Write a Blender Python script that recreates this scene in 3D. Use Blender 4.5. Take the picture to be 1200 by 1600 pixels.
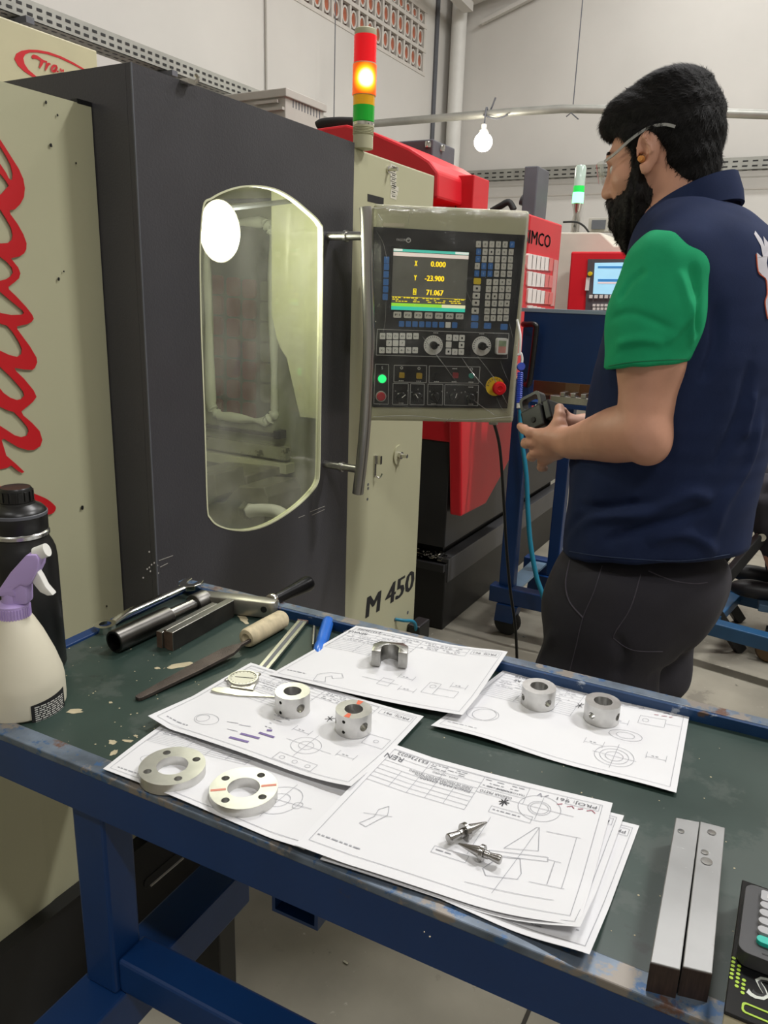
import bpy, bmesh, math, random
import numpy as np
from mathutils import Vector, Matrix
from mathutils.geometry import tessellate_polygon
random.seed(7)
for o in list(bpy.data.objects): bpy.data.objects.remove(o)
sc = bpy.context.scene
COL = sc.collection
# ------------------------------------------------------------------ camera
CAMH = 1.345
FPX = 1192.0
PITCH, ROLL, YAW = math.radians(15.75), math.radians(1.95), math.radians(28.54)
fwd = Vector((-math.sin(YAW)*math.cos(PITCH), math.cos(YAW)*math.cos(PITCH), -math.sin(PITCH)))
_r0 = Vector((math.cos(YAW), math.sin(YAW), 0)); _u0 = _r0.cross(fwd)
crt = _r0*math.cos(ROLL) + _u0*math.sin(ROLL)
cup = -_r0*math.sin(ROLL) + _u0*math.cos(ROLL)
CAMP = Vector((0, 0, CAMH))
cd = bpy.data.cameras.new('camera'); cam = bpy.data.objects.new('camera', cd); COL.objects.link(cam)
cd.sensor_fit = 'VERTICAL'; cd.sensor_height = 24.0; cd.sensor_width = 18.0
cd.lens = FPX/1600*24.0; cd.clip_start = 0.02
cam.matrix_world = Matrix(((crt.x, cup.x, -fwd.x, CAMP.x), (crt.y, cup.y, -fwd.y, CAMP.y), (crt.z, cup.z, -fwd.z, CAMP.z), (0, 0, 0, 1)))
sc.camera = cam
def _ray(x, y): return fwd + crt*((x-600)/FPX) - cup*((y-800)/FPX)
def PX(x, y, v): d = _ray(x, y); return CAMP + d*((v-CAMP.x)/d.x)     # point of the plane x = v
def PY(x, y, v): d = _ray(x, y); return CAMP + d*((v-CAMP.y)/d.y)     # point of the plane y = v
def PZ(x, y, v): d = _ray(x, y); return CAMP + d*((v-CAMP.z)/d.z)     # point of the plane z = v
def PD(x, y, v): return CAMP + _ray(x, y)*v                            # point at depth v
# ------------------------------------------------------------------ world, lamps, exposure
w = bpy.data.worlds.new('world'); sc.world = w; w.use_nodes = True
w.node_tree.nodes['Background'].inputs[0].default_value = (.8, .9, 1, 1)
w.node_tree.nodes['Background'].inputs[1].default_value = 0.25
sc.view_settings.view_transform = 'Standard'; sc.view_settings.look = 'None'
sc.view_settings.gamma = 1.0; sc.view_settings.exposure = -0.42; sc.view_settings.use_curve_mapping = False
CEIL = 5.4
LAMPS = [(-.9, 3.4, 130), (2.0, 3.0, 220), (2.2, -1.0, 95), (-1.1, -1.2, 30), (-1.1, 6.6, 50), (1.9, 6.6, 60)]   # x, y, power of the ceiling tubes
# ------------------------------------------------------------------ mesh helpers
class MB:
    def __init__(s): s.v = []; s.f = []
    def add(s, vs, fs, M=None):
        n = len(s.v)
        for v in vs:
            v = Vector(v)
            s.v.append(tuple(M @ v) if M is not None else tuple(v))
        for f in fs: s.f.append(tuple(i+n for i in f))
        return s
    def box(s, a, b, M=None):
        x0, y0, z0 = a; x1, y1, z1 = b
        return s.add([(x0,y0,z0),(x1,y0,z0),(x1,y1,z0),(x0,y1,z0),(x0,y0,z1),(x1,y0,z1),(x1,y1,z1),(x0,y1,z1)],
                     [(0,3,2,1),(4,5,6,7),(0,1,5,4),(1,2,6,5),(2,3,7,6),(3,0,4,7)], M)
    def hexa(s, bot, top):
        return s.add(list(bot)+list(top), [(3,2,1,0),(4,5,6,7),(0,1,5,4),(1,2,6,5),(2,3,7,6),(3,0,4,7)])
    def bar(s, a, b, w, h, up=(0,0,1)):
        a = Vector(a); b = Vector(b); d = (b-a).normalized(); up = Vector(up)
        sd = d.cross(up)
        if sd.length < 1e-4: sd = d.cross(Vector((1,0,0)))
        sd.normalize(); u = sd.cross(d).normalized()
        vs = [p + sd*(i*w/2) + u*(j*h/2) for p in (a, b) for i, j in ((-1,-1),(1,-1),(1,1),(-1,1))]
        return s.add(vs, [(3,2,1,0),(4,5,6,7),(0,1,5,4),(1,2,6,5),(2,3,7,6),(3,0,4,7)])
    def lathe(s, prof, n=32, M=None, cap=True):
        vs = []; fs = []; k = len(prof)
        for i in range(n):
            a = 2*math.pi*i/n
            for r, z in prof: vs.append((r*math.cos(a), r*math.sin(a), z))
        for i in range(n):
            j = (i+1) % n
            for q in range(k-1): fs.append((i*k+q, j*k+q, j*k+q+1, i*k+q+1))
        if cap:
            if prof[0][0] > 1e-6: fs.append(tuple(i*k for i in reversed(range(n))))
            if prof[-1][0] > 1e-6: fs.append(tuple(i*k+k-1 for i in range(n)))
        return s.add(vs, fs, M)
    def ring(s, prof, n=48, M=None):          # closed profile swept round the axis
        vs = []; fs = []; k = len(prof)
        for i in range(n):
            a = 2*math.pi*i/n
            for r, z in prof: vs.append((r*math.cos(a), r*math.sin(a), z))
        for i in range(n):
            j = (i+1) % n
            for q in range(k): fs.append((i*k+q, j*k+q, j*k+(q+1) % k, i*k+(q+1) % k))
        return s.add(vs, fs, M)
    def cyl(s, a, b, r, n=20, r2=None):
        a = Vector(a); b = Vector(b)
        return s.tube([a, b], [r, r if r2 is None else r2], n)
    def tube(s, pts, r, n=10, cap=True, closed=False):
        pts = [Vector(p) for p in pts]; m = len(pts)
        rs = list(r) if hasattr(r, '__len__') else [r]*m
        vs = []; fs = []; u = None
        for i, p in enumerate(pts):
            if closed: d = pts[(i+1) % m]-pts[i-1]
            else: d = pts[min(i+1, m-1)]-pts[max(i-1, 0)]
            d.normalize()
            if u is None: u = d.orthogonal().normalized()
            u = (u - d*u.dot(d)).normalized(); v = d.cross(u)
            for q in range(n):
                a = 2*math.pi*q/n; vs.append(p + (u*math.cos(a)+v*math.sin(a))*rs[i])
        for i in range(m if closed else m-1):
            j = (i+1) % m
            for q in range(n): t = (q+1) % n; fs.append((i*n+q, i*n+t, j*n+t, j*n+q))
        if cap and not closed:
            fs.append(tuple(reversed(range(n)))); fs.append(tuple((m-1)*n+q for q in range(n)))
        return s.add(vs, fs)
    def prism(s, outer, holes, fn, d0, d1):   # 2-D outline with holes, fn(u, v, depth) -> point
        loops = [outer]+list(holes)
        flat = [p for l in loops for p in l]; n = len(flat)
        tri = tessellate_polygon([[Vector((p[0], p[1], 0)) for p in l] for l in loops])
        vs = [fn(p[0], p[1], d0) for p in flat]+[fn(p[0], p[1], d1) for p in flat]
        fs = [tuple(t) for t in tri]+[tuple(i+n for i in reversed(t)) for t in tri]
        o = 0
        for l in loops:
            m = len(l)
            for i in range(m): a, b = o+i, o+(i+1) % m; fs.append((a, b, b+n, a+n))
            o += m
        return s.add(vs, fs)
    def build(s, name, mat, parent=None, smooth=None, bev=0, seg=2, recalc=True):
        if not s.v: return None
        A = np.array(s.v); lo, hi = A.min(0), A.max(0)
        org = Vector(((lo[0]+hi[0])/2, (lo[1]+hi[1])/2, lo[2]))
        me = bpy.data.meshes.new(name); me.from_pydata([tuple(Vector(v)-org) for v in s.v], [], s.f)
        if recalc or bev:
            bm = bmesh.new(); bm.from_mesh(me)
            bmesh.ops.remove_doubles(bm, verts=bm.verts, dist=1e-6)
            bmesh.ops.recalc_face_normals(bm, faces=bm.faces)
            if bev:
                es = [e for e in bm.edges if len(e.link_faces) == 2 and e.calc_face_angle(0) > .5]
                bmesh.ops.bevel(bm, geom=es, offset=bev, segments=seg, affect='EDGES', profile=.5, clamp_overlap=True)
            bm.to_mesh(me); bm.free()
        me.materials.append(mat)
        o = bpy.data.objects.new(name, me); COL.objects.link(o); o.location = org
        if parent is not None:
            o.parent = parent
            pl = Vector(parent.get('_w', parent.location))
            o.location = org-pl
            o['_w'] = list(org)
        else: o['_w'] = list(org)
        if smooth is not None: shade(o, smooth)
        return o
def shade(o, deg=35):
    me = o.data
    for p in me.polygons: p.use_smooth = True
    me.set_sharp_from_angle(angle=math.radians(deg))
def thing(name, loc, label, cat, group=None, kind=None):
    o = bpy.data.objects.new(name, None); COL.objects.link(o); o.location = loc; o['_w'] = list(loc)
    o.empty_display_size = .05
    return tag(o, label, cat, group, kind)
def tag(o, label=None, cat=None, group=None, kind=None):
    if label: o['label'] = label
    if cat: o['category'] = cat
    if group: o['group'] = group
    if kind: o['kind'] = kind
    return o
def struct(o, label=None):
    o['kind'] = 'structure'
    if label: o['label'] = label
    return o
def R3(ax, deg): return Matrix.Rotation(math.radians(deg), 4, ax)
def T3(*p): return Matrix.Translation(Vector(p))
def frame(o, x, z):                           # matrix from an origin, an x direction and an approximate z direction
    x = Vector(x).normalized(); z = Vector(z); z = (z-x*z.dot(x)).normalized(); y = z.cross(x)
    return Matrix(((x.x,y.x,z.x,o[0]),(x.y,y.y,z.y,o[1]),(x.z,y.z,z.z,o[2]),(0,0,0,1)))
def rrect(x0, y0, x1, y1, r, n=4):
    out = []
    for cx, cy, a0 in ((x1-r,y0+r,-90),(x1-r,y1-r,0),(x0+r,y1-r,90),(x0+r,y0+r,180)):
        for i in range(n+1):
            a = math.radians(a0+90*i/n); out.append((cx+r*math.cos(a), cy+r*math.sin(a)))
    return out
def circ(cx, cy, r, n=20, ry=None, a0=0):
    return [(cx+r*math.cos(2*math.pi*i/n+a0), cy+(ry or r)*math.sin(2*math.pi*i/n+a0)) for i in range(n)]
def smoothpath(pts, k=6, closed=False):
    P = [Vector(p) for p in pts]; n = len(P); out = []
    for i in range(n if closed else n-1):
        if closed: a, b, c, d = P[i-1], P[i], P[(i+1) % n], P[(i+2) % n]
        else: a, b, c, d = P[max(i-1, 0)], P[i], P[i+1], P[min(i+2, n-1)]
        for j in range(k):
            t = j/k
            out.append(.5*((2*b)+(c-a)*t+(2*a-5*b+4*c-d)*t*t+(3*b-a-3*c+d)*t*t*t))
    if not closed: out.append(P[-1])
    return out
_txt = {}
def text_mesh(s, size=1.0, shear=0, bold=0, res=2, spacing=1.0):
    key = (s, size, shear, bold, res, spacing)
    if key not in _txt:
        c = bpy.data.curves.new('lettering', 'FONT'); c.body = s; c.size = size; c.shear = shear; c.offset = bold
        c.resolution_u = res; c.space_character = spacing; c.fill_mode = 'FRONT'
        o = bpy.data.objects.new('lettering', c); COL.objects.link(o)
        bpy.context.view_layer.update()
        me = bpy.data.meshes.new_from_object(o)
        V = [tuple(v.co) for v in me.vertices]; Fc = [tuple(p.vertices) for p in me.polygons]
        bpy.data.objects.remove(o); bpy.data.curves.remove(c); bpy.data.meshes.remove(me)
        if V:
            xs = [v[0] for v in V]; ys = [v[1] for v in V]
            _txt[key] = (V, Fc, min(xs), max(xs), min(ys), max(ys))
        else: _txt[key] = ([], [], 0, 1, 0, 1)
    return _txt[key]
def add_text(mb, s, fn, x, y, h, w=None, shear=0, bold=0, center=False, rot=0):
    """lettering of cap height h (and width w) with its lower left corner at x, y of the surface fn(u, v)"""
    V, Fc, x0, x1, y0, y1 = text_mesh(s, 1.0, shear, bold)
    if not V: return
    sy = h/max(y1-y0, 1e-6); sx = (w/(x1-x0)) if w else sy
    ca, sa = math.cos(math.radians(rot)), math.sin(math.radians(rot))
    ox = (-(x1-x0)*sx/2 if center else 0); oy = (-h/2 if center else 0)
    out = []
    for v in V:
        a, b = (v[0]-x0)*sx+ox, (v[1]-y0)*sy+oy
        out.append(fn(x+a*ca-b*sa, y+a*sa+b*ca))
    mb.add(out, Fc)
# ------------------------------------------------------------------ materials
def lin(c):
    if isinstance(c, str): c = tuple(int(c[i:i+2], 16) for i in (0, 2, 4))
    return tuple(((x/255)/12.92 if x/255 <= .04045 else ((x/255+.055)/1.055)**2.4) for x in c)+(1,)
_m = {}
def mat(name, col, rough=.5, metal=0, var=.06, vscale=8, bump=0, bscale=60, wear=None, emit=0, spec=.5, coat=0, stretch=(1,1,1), sheen=0, rvar=0, alpha=None, trans=0, aniso=0):
    if name in _m: return _m[name]
    m = bpy.data.materials.new(name); m.use_nodes = True; _m[name] = m
    nt = m.node_tree; N = nt.nodes; L = nt.links; b = N['Principled BSDF']
    c = lin(col)
    b.inputs['Roughness'].default_value = rough; b.inputs['Metallic'].default_value = metal
    b.inputs['Specular IOR Level'].default_value = spec; b.inputs['Coat Weight'].default_value = coat
    if sheen: b.inputs['Sheen Weight'].default_value = sheen
    if trans: b.inputs['Transmission Weight'].default_value = trans
    if aniso: b.inputs['Anisotropic'].default_value = aniso
    tc = N.new('ShaderNodeTexCoord'); mp = N.new('ShaderNodeMapping'); mp.inputs['Scale'].default_value = stretch
    L.new(tc.outputs['Object'], mp.inputs['Vector'])
    nz = N.new('ShaderNodeTexNoise'); nz.inputs['Scale'].default_value = vscale; nz.inputs['Detail'].default_value = 5
    L.new(mp.outputs[0], nz.inputs['Vector'])
    rp = N.new('ShaderNodeValToRGB')
    rp.color_ramp.elements[0].position = .3; rp.color_ramp.elements[1].position = .7
    rp.color_ramp.elements[0].color = tuple(max(0, x*(1-var*2)) for x in c[:3])+(1,)
    rp.color_ramp.elements[1].color = tuple(min(1, x*(1+var*1.2)) for x in c[:3])+(1,)
    L.new(nz.outputs['Fac'], rp.inputs['Fac'])
    out = rp.outputs['Color']
    if wear:                                   # (colour, scale, threshold[, stretch])
        for wc in (wear if isinstance(wear, list) else [wear]):
            wn = N.new('ShaderNodeTexNoise'); wn.inputs['Scale'].default_value = wc[1]; wn.inputs['Detail'].default_value = 8; wn.inputs['Roughness'].default_value = .65
            if len(wc) > 3:
                m2 = N.new('ShaderNodeMapping'); m2.inputs['Scale'].default_value = wc[3]; m2.inputs['Location'].default_value = (3.1, 1.7, .4); L.new(tc.outputs['Object'], m2.inputs['Vector']); L.new(m2.outputs[0], wn.inputs['Vector'])
            else: L.new(tc.outputs['Object'], wn.inputs['Vector'])
            wr = N.new('ShaderNodeValToRGB'); wr.color_ramp.elements[0].position = wc[2]; wr.color_ramp.elements[1].position = min(1, wc[2]+.05)
            L.new(wn.outputs['Fac'], wr.inputs['Fac'])
            mx = N.new('ShaderNodeMixRGB'); L.new(wr.outputs['Color'], mx.inputs['Fac']); L.new(out, mx.inputs[1]); mx.inputs[2].default_value = lin(wc[0]); out = mx.outputs[0]
    L.new(out, b.inputs['Base Color'])
    if rvar:
        mr = N.new('ShaderNodeMapRange'); mr.inputs[3].default_value = max(.02, rough-rvar); mr.inputs[4].default_value = min(1, rough+rvar)
        L.new(nz.outputs['Fac'], mr.inputs[0]); L.new(mr.outputs[0], b.inputs['Roughness'])
    if bump:
        n2 = N.new('ShaderNodeTexNoise'); n2.inputs['Scale'].default_value = bscale; n2.inputs['Detail'].default_value = 3
        L.new(mp.outputs[0], n2.inputs['Vector'])
        bp = N.new('ShaderNodeBump'); bp.inputs['Strength'].default_value = bump; bp.inputs['Distance'].default_value = .002
        L.new(n2.outputs['Fac'], bp.inputs['Height']); L.new(bp.outputs[0], b.inputs['Normal'])
    if emit:
        b.inputs['Emission Color'].default_value = c; b.inputs['Emission Strength'].default_value = emit
    return m
def clear(name, tint, gloss=.08, rough=.05, haze=0, bump=0, bscale=20):
    """thin clear sheet: mostly see-through, mirror-like at its highlights, with a little white haze"""
    if name in _m: return _m[name]
    m = bpy.data.materials.new(name); m.use_nodes = True; _m[name] = m
    N = m.node_tree.nodes; L = m.node_tree.links; N.remove(N['Principled BSDF'])
    t = N.new('ShaderNodeBsdfTransparent'); t.inputs[0].default_value = lin(tint)
    g = N.new('ShaderNodeBsdfGlossy'); g.inputs['Roughness'].default_value = rough
    fw = N.new('ShaderNodeLayerWeight'); fw.inputs['Blend'].default_value = .5
    lw = N.new('ShaderNodeMath'); lw.operation = 'POWER'; lw.inputs[1].default_value = 4.5; L.new(fw.outputs['Facing'], lw.inputs[0])
    ad = N.new('ShaderNodeMath'); ad.inputs[1].default_value = gloss; L.new(lw.outputs[0], ad.inputs[0]); ad.use_clamp = True
    mx = N.new('ShaderNodeMixShader'); L.new(ad.outputs[0], mx.inputs[0]); L.new(t.outputs[0], mx.inputs[1]); L.new(g.outputs[0], mx.inputs[2])
    last = mx.outputs[0]
    if haze:
        d = N.new('ShaderNodeBsdfDiffuse'); d.inputs[0].default_value = (.8, .8, .75, 1)
        tc = N.new('ShaderNodeTexCoord'); n = N.new('ShaderNodeTexNoise'); n.inputs['Scale'].default_value = 9; n.inputs['Detail'].default_value = 8; L.new(tc.outputs['Object'], n.inputs['Vector'])
        mr = N.new('ShaderNodeMapRange'); mr.inputs[1].default_value = .35; mr.inputs[2].default_value = .8; mr.inputs[3].default_value = haze*.3; mr.inputs[4].default_value = haze*1.7; L.new(n.outputs['Fac'], mr.inputs[0])
        m2 = N.new('ShaderNodeMixShader'); L.new(mr.outputs[0], m2.inputs[0]); L.new(last, m2.inputs[1]); L.new(d.outputs[0], m2.inputs[2]); last = m2.outputs[0]
    if bump:
        tc = N.new('ShaderNodeTexCoord'); n = N.new('ShaderNodeTexNoise'); n.inputs['Scale'].default_value = bscale; n.inputs['Detail'].default_value = 3; n.inputs['Distortion'].default_value = 1.2; L.new(tc.outputs['Object'], n.inputs['Vector'])
        bp = N.new('ShaderNodeBump'); bp.inputs['Strength'].default_value = bump; bp.inputs['Distance'].default_value = .01; L.new(n.outputs['Fac'], bp.inputs['Height']); L.new(bp.outputs[0], g.inputs['Normal'])
    L.new(last, N['Material Output'].inputs['Surface'])
    return m
M_wall = mat('white_painted_plaster', 'd4d1cb', .85, var=.03, vscale=1.2, bump=.12, bscale=30)
M_ceil = mat('ceiling_paint', 'd0cec8', .9, var=.03, vscale=2)
M_floor = mat('worn_concrete', '8d887a', .75, var=.16, vscale=3, bump=.25, bscale=40, wear=[('7b766a', 4, .58), ('a5a092', 22, .66), ('5f5b51', 9, .68)], rvar=.1)
M_cream = mat('cream_machine_paint', 'b9b798', .42, var=.02, vscale=3, bump=.03, bscale=120)
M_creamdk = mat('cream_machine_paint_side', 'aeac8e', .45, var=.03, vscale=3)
M_dark = mat('charcoal_machine_paint', '424145', .38, var=.05, vscale=6, bump=.22, bscale=260, rvar=.05)
M_black = mat('black_painted_steel', '161617', .45, var=.15, vscale=9)
M_blackpl = mat('black_plastic', '131313', .35, var=.1, vscale=10)
M_rubber = mat('black_rubber', '1b1b1a', .7, var=.12, vscale=12)
M_red = mat('red_machine_paint', 'd4202c', .4, var=.04, vscale=4)
M_script = mat('red_vinyl_lettering', 'c8101c', .45, var=.03, vscale=4)
M_blue = mat('blue_bench_paint', '0a3468', .42, var=.08, vscale=6, bump=.04, bscale=90, wear=('4a3a34', 14, .69))
M_rim = mat('worn_blue_steel_rim', '6a7684', .45, .35, var=.2, vscale=30, wear=[('3f5f86', 18, .57, (3,3,3)), ('8a837b', 26, .55), ('6b5044', 16, .62)])
M_steel = mat('bright_machined_steel', 'c9c9c7', .22, 1, var=.05, vscale=40, rvar=.06)
M_steeldk = mat('dark_blued_steel', '54524f', .33, 1, var=.15, vscale=20)
M_chrome = mat('chrome', 'd9d7d0', .16, 1, var=.05, vscale=10)
M_grey = mat('grey_sheet_metal', 'b0aca4', .5, .1, var=.04, vscale=4)
M_greydk = mat('slate_grey_paint', '5b5d63', .45, var=.08, vscale=6)
M_white = mat('white_plastic', 'e6e5df', .45, var=.03, vscale=6)
M_ink = mat('black_print', '1a1a1c', .7, var=.02)
# ------------------------------------------------------------------ room
XW, YF, XR, YB = -3.72, 7.9, 6.0, -4.5
o = MB().box((XW-.2, YB-.2, -.15), (XR+.2, YF+.2, 0)).build('floor', M_floor); struct(o, 'worn grey concrete floor')
M_joint = mat('dark_floor_joint', '39362f', .9, var=.1)
j = MB()
for xx in (-2.3, -.285, 1.7, 3.7): j.box((xx-.004, YB, 0), (xx+.004, YF, .0012))
for yy in (-1.2, 1.6, 4.4, 7.2): j.box((XW, yy-.004, 0), (XR, yy+.004, .0012))
j.build('expansion_joint', M_joint, o)
# ventilation block opening in the left wall
vb_y1 = PX(661, 116, XW).y+.0; vb_zb = PX(661, 116, XW).z
CW, CH = .134, .2
NCOL = 24
vb_y0 = vb_y1-NCOL*CW
rows = [(vb_zb, vb_zb+CH), (vb_zb+CH, vb_zb+2*CH), (vb_zb+2*CH, vb_zb+2*CH+.13)]
vb_z1 = rows[-1][1]
fnx = lambda u, v, d: (XW-d, u, v)
wl = MB().prism([(YB-.2, 0), (YF+.2, 0), (YF+.2, CEIL), (YB-.2, CEIL)], [[(vb_y0, vb_zb), (vb_y1, vb_zb), (vb_y1, vb_z1), (vb_y0, vb_z1)]], fnx, 0, .2).build('wall_left', M_wall)
struct(wl, 'white painted wall with a band of clay ventilation blocks')
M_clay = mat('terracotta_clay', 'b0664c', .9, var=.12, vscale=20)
M_claydk = mat('recess_shade_clay', '4b2a22', .95, var=.15, vscale=20)  # dark brown puts the shade of the block recesses into the colour
M_mortar = mat('white_mortar', 'd2cdc5', .85, var=.04)
g = MB()
for k in range(NCOL+1):
    yy = vb_y0+k*CW
    for r0, r1 in rows: g.box((XW-.03, yy-.013, r0), (XW+.002, yy+.013, r1))
for r0, r1 in rows:
    g.box((XW-.03, vb_y0-.03, r0-.015), (XW+.006, vb_y1+.03, r0+.015))
g.box((XW-.03, vb_y0-.03, vb_z1-.012), (XW+.006, vb_y1+.03, vb_z1+.03))
g.build('mortar_grid', M_mortar, wl)
def brick_mesh(h):
    me = bpy.data.meshes.new('brick'); hw = CW/2-.011; hh = h/2-.012
    r = min(hw, hh)*.62
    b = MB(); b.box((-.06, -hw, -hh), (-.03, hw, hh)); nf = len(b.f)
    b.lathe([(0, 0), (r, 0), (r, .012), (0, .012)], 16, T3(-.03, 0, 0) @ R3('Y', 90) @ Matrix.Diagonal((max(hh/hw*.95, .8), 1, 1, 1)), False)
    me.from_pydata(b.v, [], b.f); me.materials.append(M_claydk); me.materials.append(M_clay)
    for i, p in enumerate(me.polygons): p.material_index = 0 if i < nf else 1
    rm = bpy.data.meshes.new('ring'); b = MB()
    b.ring([(r, 0), (r*1.3, 0), (r*1.3, .022), (r, .022)], 16, T3(-.03, 0, 0) @ R3('Y', 90) @ Matrix.Diagonal((max(hh/hw*.95, .8), 1, 1, 1)))
    rm.from_pydata(b.v, [], b.f); rm.materials.append(M_mortar)
    return me, rm
bms = [brick_mesh(r1-r0) for r0, r1 in rows]
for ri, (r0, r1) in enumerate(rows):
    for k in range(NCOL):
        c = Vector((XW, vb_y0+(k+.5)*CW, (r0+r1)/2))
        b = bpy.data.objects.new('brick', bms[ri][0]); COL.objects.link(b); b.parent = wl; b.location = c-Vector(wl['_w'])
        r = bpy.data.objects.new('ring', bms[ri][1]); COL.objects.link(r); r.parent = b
# other walls and the ceiling
o = MB().box((XW-.2, YF, 0), (XR+.2, YF+.2, CEIL)).build('wall_back', M_wall); struct(o, 'white painted end wall')
MB().box((XW, YF-.006, 2.36), (XR, YF+.01, 2.372)).build('panel_joint', M_mortar, o)
for xx in (-2.2, -.35, 1.5): MB().box((xx-.012, YF-.012, 0), (xx+.012, YF+.01, 2.36)).build('panel_strip', M_wall, o)
o = MB().box((XR, YB-.2, 0), (XR+.2, YF+.2, CEIL)).build('wall_right', M_wall); struct(o, 'white painted wall')
o = MB().box((XW-.2, YB-.2, 0), (XR+.2, YB, CEIL)).build('wall_front', M_wall); struct(o, 'white painted wall')
o = MB().box((XW-.2, YB-.2, CEIL), (XR+.2, YF+.2, CEIL+.15)).build('ceiling', M_ceil); struct(o, 'pale ceiling')
# downpipe and vertical wires in the corner
p = PY(709, 200, YF-.1)
o = MB().tube([(p.x, YF-.1, 0), (p.x, YF-.1, 4.55)], .075, 20).build('downpipe', M_white, smooth=40)
tag(o, 'white vertical downpipe in the wall corner', 'pipe')
o = MB().tube([(XW+.02, YF-.35, .0), (XW+.02, YF-.35, CEIL)], .022, 8).build('cable', M_greydk)
tag(o, 'thin dark cable running up the wall beside the white downpipe', 'cable')
yw = PX(417, 60, XW+.02).y
o = MB().tube([(XW+.012, yw, .3), (XW+.012, yw, CEIL)], .008, 8).build('cable', M_grey)
tag(o, 'thin pale cable running up the white wall behind the grey louvred box', 'cable')
bt = thing('roof_beam', (p.x+.2, YF-.5, 4.1), 'white steel roof beam with brace at the top of the wall corner', 'beam')
b1, b2 = PY(727, 1, YF-.15), PY(900, -70, YF-.15)
MB().bar(b1, b2, .1, .09).build('beam', M_wall, bt)
b3, b4 = PY(752, 36, YF-.05), PY(846, -12, YF-.05)
MB().bar(b3, b4, .05, .035).build('brace', M_wall, bt)
b5 = PY(732, 12, YF-.2); MB().bar(b5, (b5.x, YF-2.4, b5.z+.1), .1, .08).build('wall_plate', M_wall, bt)
MB().bar((b1.x+.1, YF-.15, b1.z), (b1.x+.1, YF-.15, CEIL), .08, .08).build('hanger', M_wall, bt)
# ------------------------------------------------------------------ ceiling lamps
M_tube = mat('lit_lamp_diffuser', 'fffaf0', .5, emit=7)
for i, (lx, ly, pw) in enumerate(LAMPS):
    t = thing('ceiling_lamp', (lx, ly, CEIL-.55), 'long white lit lamp under the ceiling, '+('above the red lathe', 'above the seated person', 'behind the calculator end of the bench', 'behind the cream machine panel', 'above the end of the left wall', 'nearest the end wall cable tray')[i], 'lamp', 'lamps under the ceiling')
    MB().box((lx-.65, ly-.09, CEIL-.5), (lx+.65, ly+.09, CEIL-.44)).build('housing', M_white, t, bev=.006)
    MB().box((lx-.6, ly-.07, CEIL-.52), (lx+.6, ly+.07, CEIL-.5)).build('diffuser', M_tube, t)
    for s in (-.5, .5): MB().tube([(lx+s, ly, CEIL-.44), (lx+s, ly, CEIL)], .004, 6).build('hanger', M_greydk, t)
    ld = bpy.data.lights.new('lamp_light', 'AREA'); ld.shape = 'RECTANGLE'; ld.size = 1.2; ld.size_y = .18; ld.energy = pw; ld.color = (1, .99, .982)
    lo = bpy.data.objects.new('lamp_light', ld); COL.objects.link(lo); lo.parent = t; lo.location = (0, 0, .02)
# ------------------------------------------------------------------ cable trays, conduit, bulb
def tray(name, a, b, up, out, h, d, label, M, step=.05):
    """perforated angle from a to b: upright face of height h along `up`, flange of depth d along `out`"""
    a = Vector(a); b = Vector(b); L = (b-a).length; x = (b-a).normalized(); up = Vector(up); out = Vector(out)
    t = thing(name, (a+b)/2-up*h/2, label, 'cable tray')
    m = MB()
    for q0, q1, u in ((Vector((0,0,0)), up*h, out*.003), (Vector((0,0,0)), out*d, up*.003)):
        m.hexa([a+q0, b+q0, b+q1, a+q1], [a+q0+u, b+q0+u, b+q1+u, a+q1+u])
    m.hexa([a+up*h, b+up*h, b+up*h+out*.02, a+up*h+out*.02], [a+up*(h+.003), b+up*(h+.003), b+up*(h+.003)+out*.02, a+up*(h+.003)+out*.02])
    m.build('channel', M, t)
    s = MB(); n = int(L/step)
    for i in range(n):
        c = a+x*(i+.5)*step
        for f in (.3, .7):
            for q, u, w in ((c+up*h*f-out*.001, up, out), (c+out*d*f-up*.0005, out, up)):
                hw, hh = step*.27, .006
                s.add([q-x*hw-u*hh, q+x*hw-u*hh, q+x*hw+u*hh, q-x*hw+u*hh, q-x*hw-u*hh-w*.0008, q+x*hw-u*hh-w*.0008, q+x*hw+u*hh-w*.0008, q-x*hw+u*hh-w*.0008], [(0,1,2,3),(7,6,5,4)])
    so = s.build('slot_holes', M_black, t, recalc=False); so['kind'] = 'stuff'
    return t
M_galv = mat('galvanised_steel', 'a3a39c', .5, .55, var=.08, vscale=8)
za = PX(0, 17, -3.2); zb = PX(367, 147, -3.2)
zt = (za.z+zb.z)/2
t = tray('cable_tray', (-3.2, .6, zt), (-3.2, YF-.6, zt), (0,0,1), (-1,0,0), .075, .12, 'perforated galvanised cable tray above the cream cabinet', M_galv)
for yy in (PX(35, 30, -3.2).y, PX(262, 110, -3.2).y, 5.8):
    MB().box((XW+.002, yy-.02, zt-.03), (-3.15, yy+.02, zt-.004)).build('bracket', M_greydk, t)
za = PY(760, 285, YF-.08); zb = PY(1200, 262, YF-.08)
zt = (za.z+zb.z)/2
t = tray('cable_tray', (XW+.25, YF-.1, zt), (XR, YF-.1, zt), (0,0,1), (0,1,0), .1, .07, 'perforated cable tray along the end wall behind the man', M_galv, .08)
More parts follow.
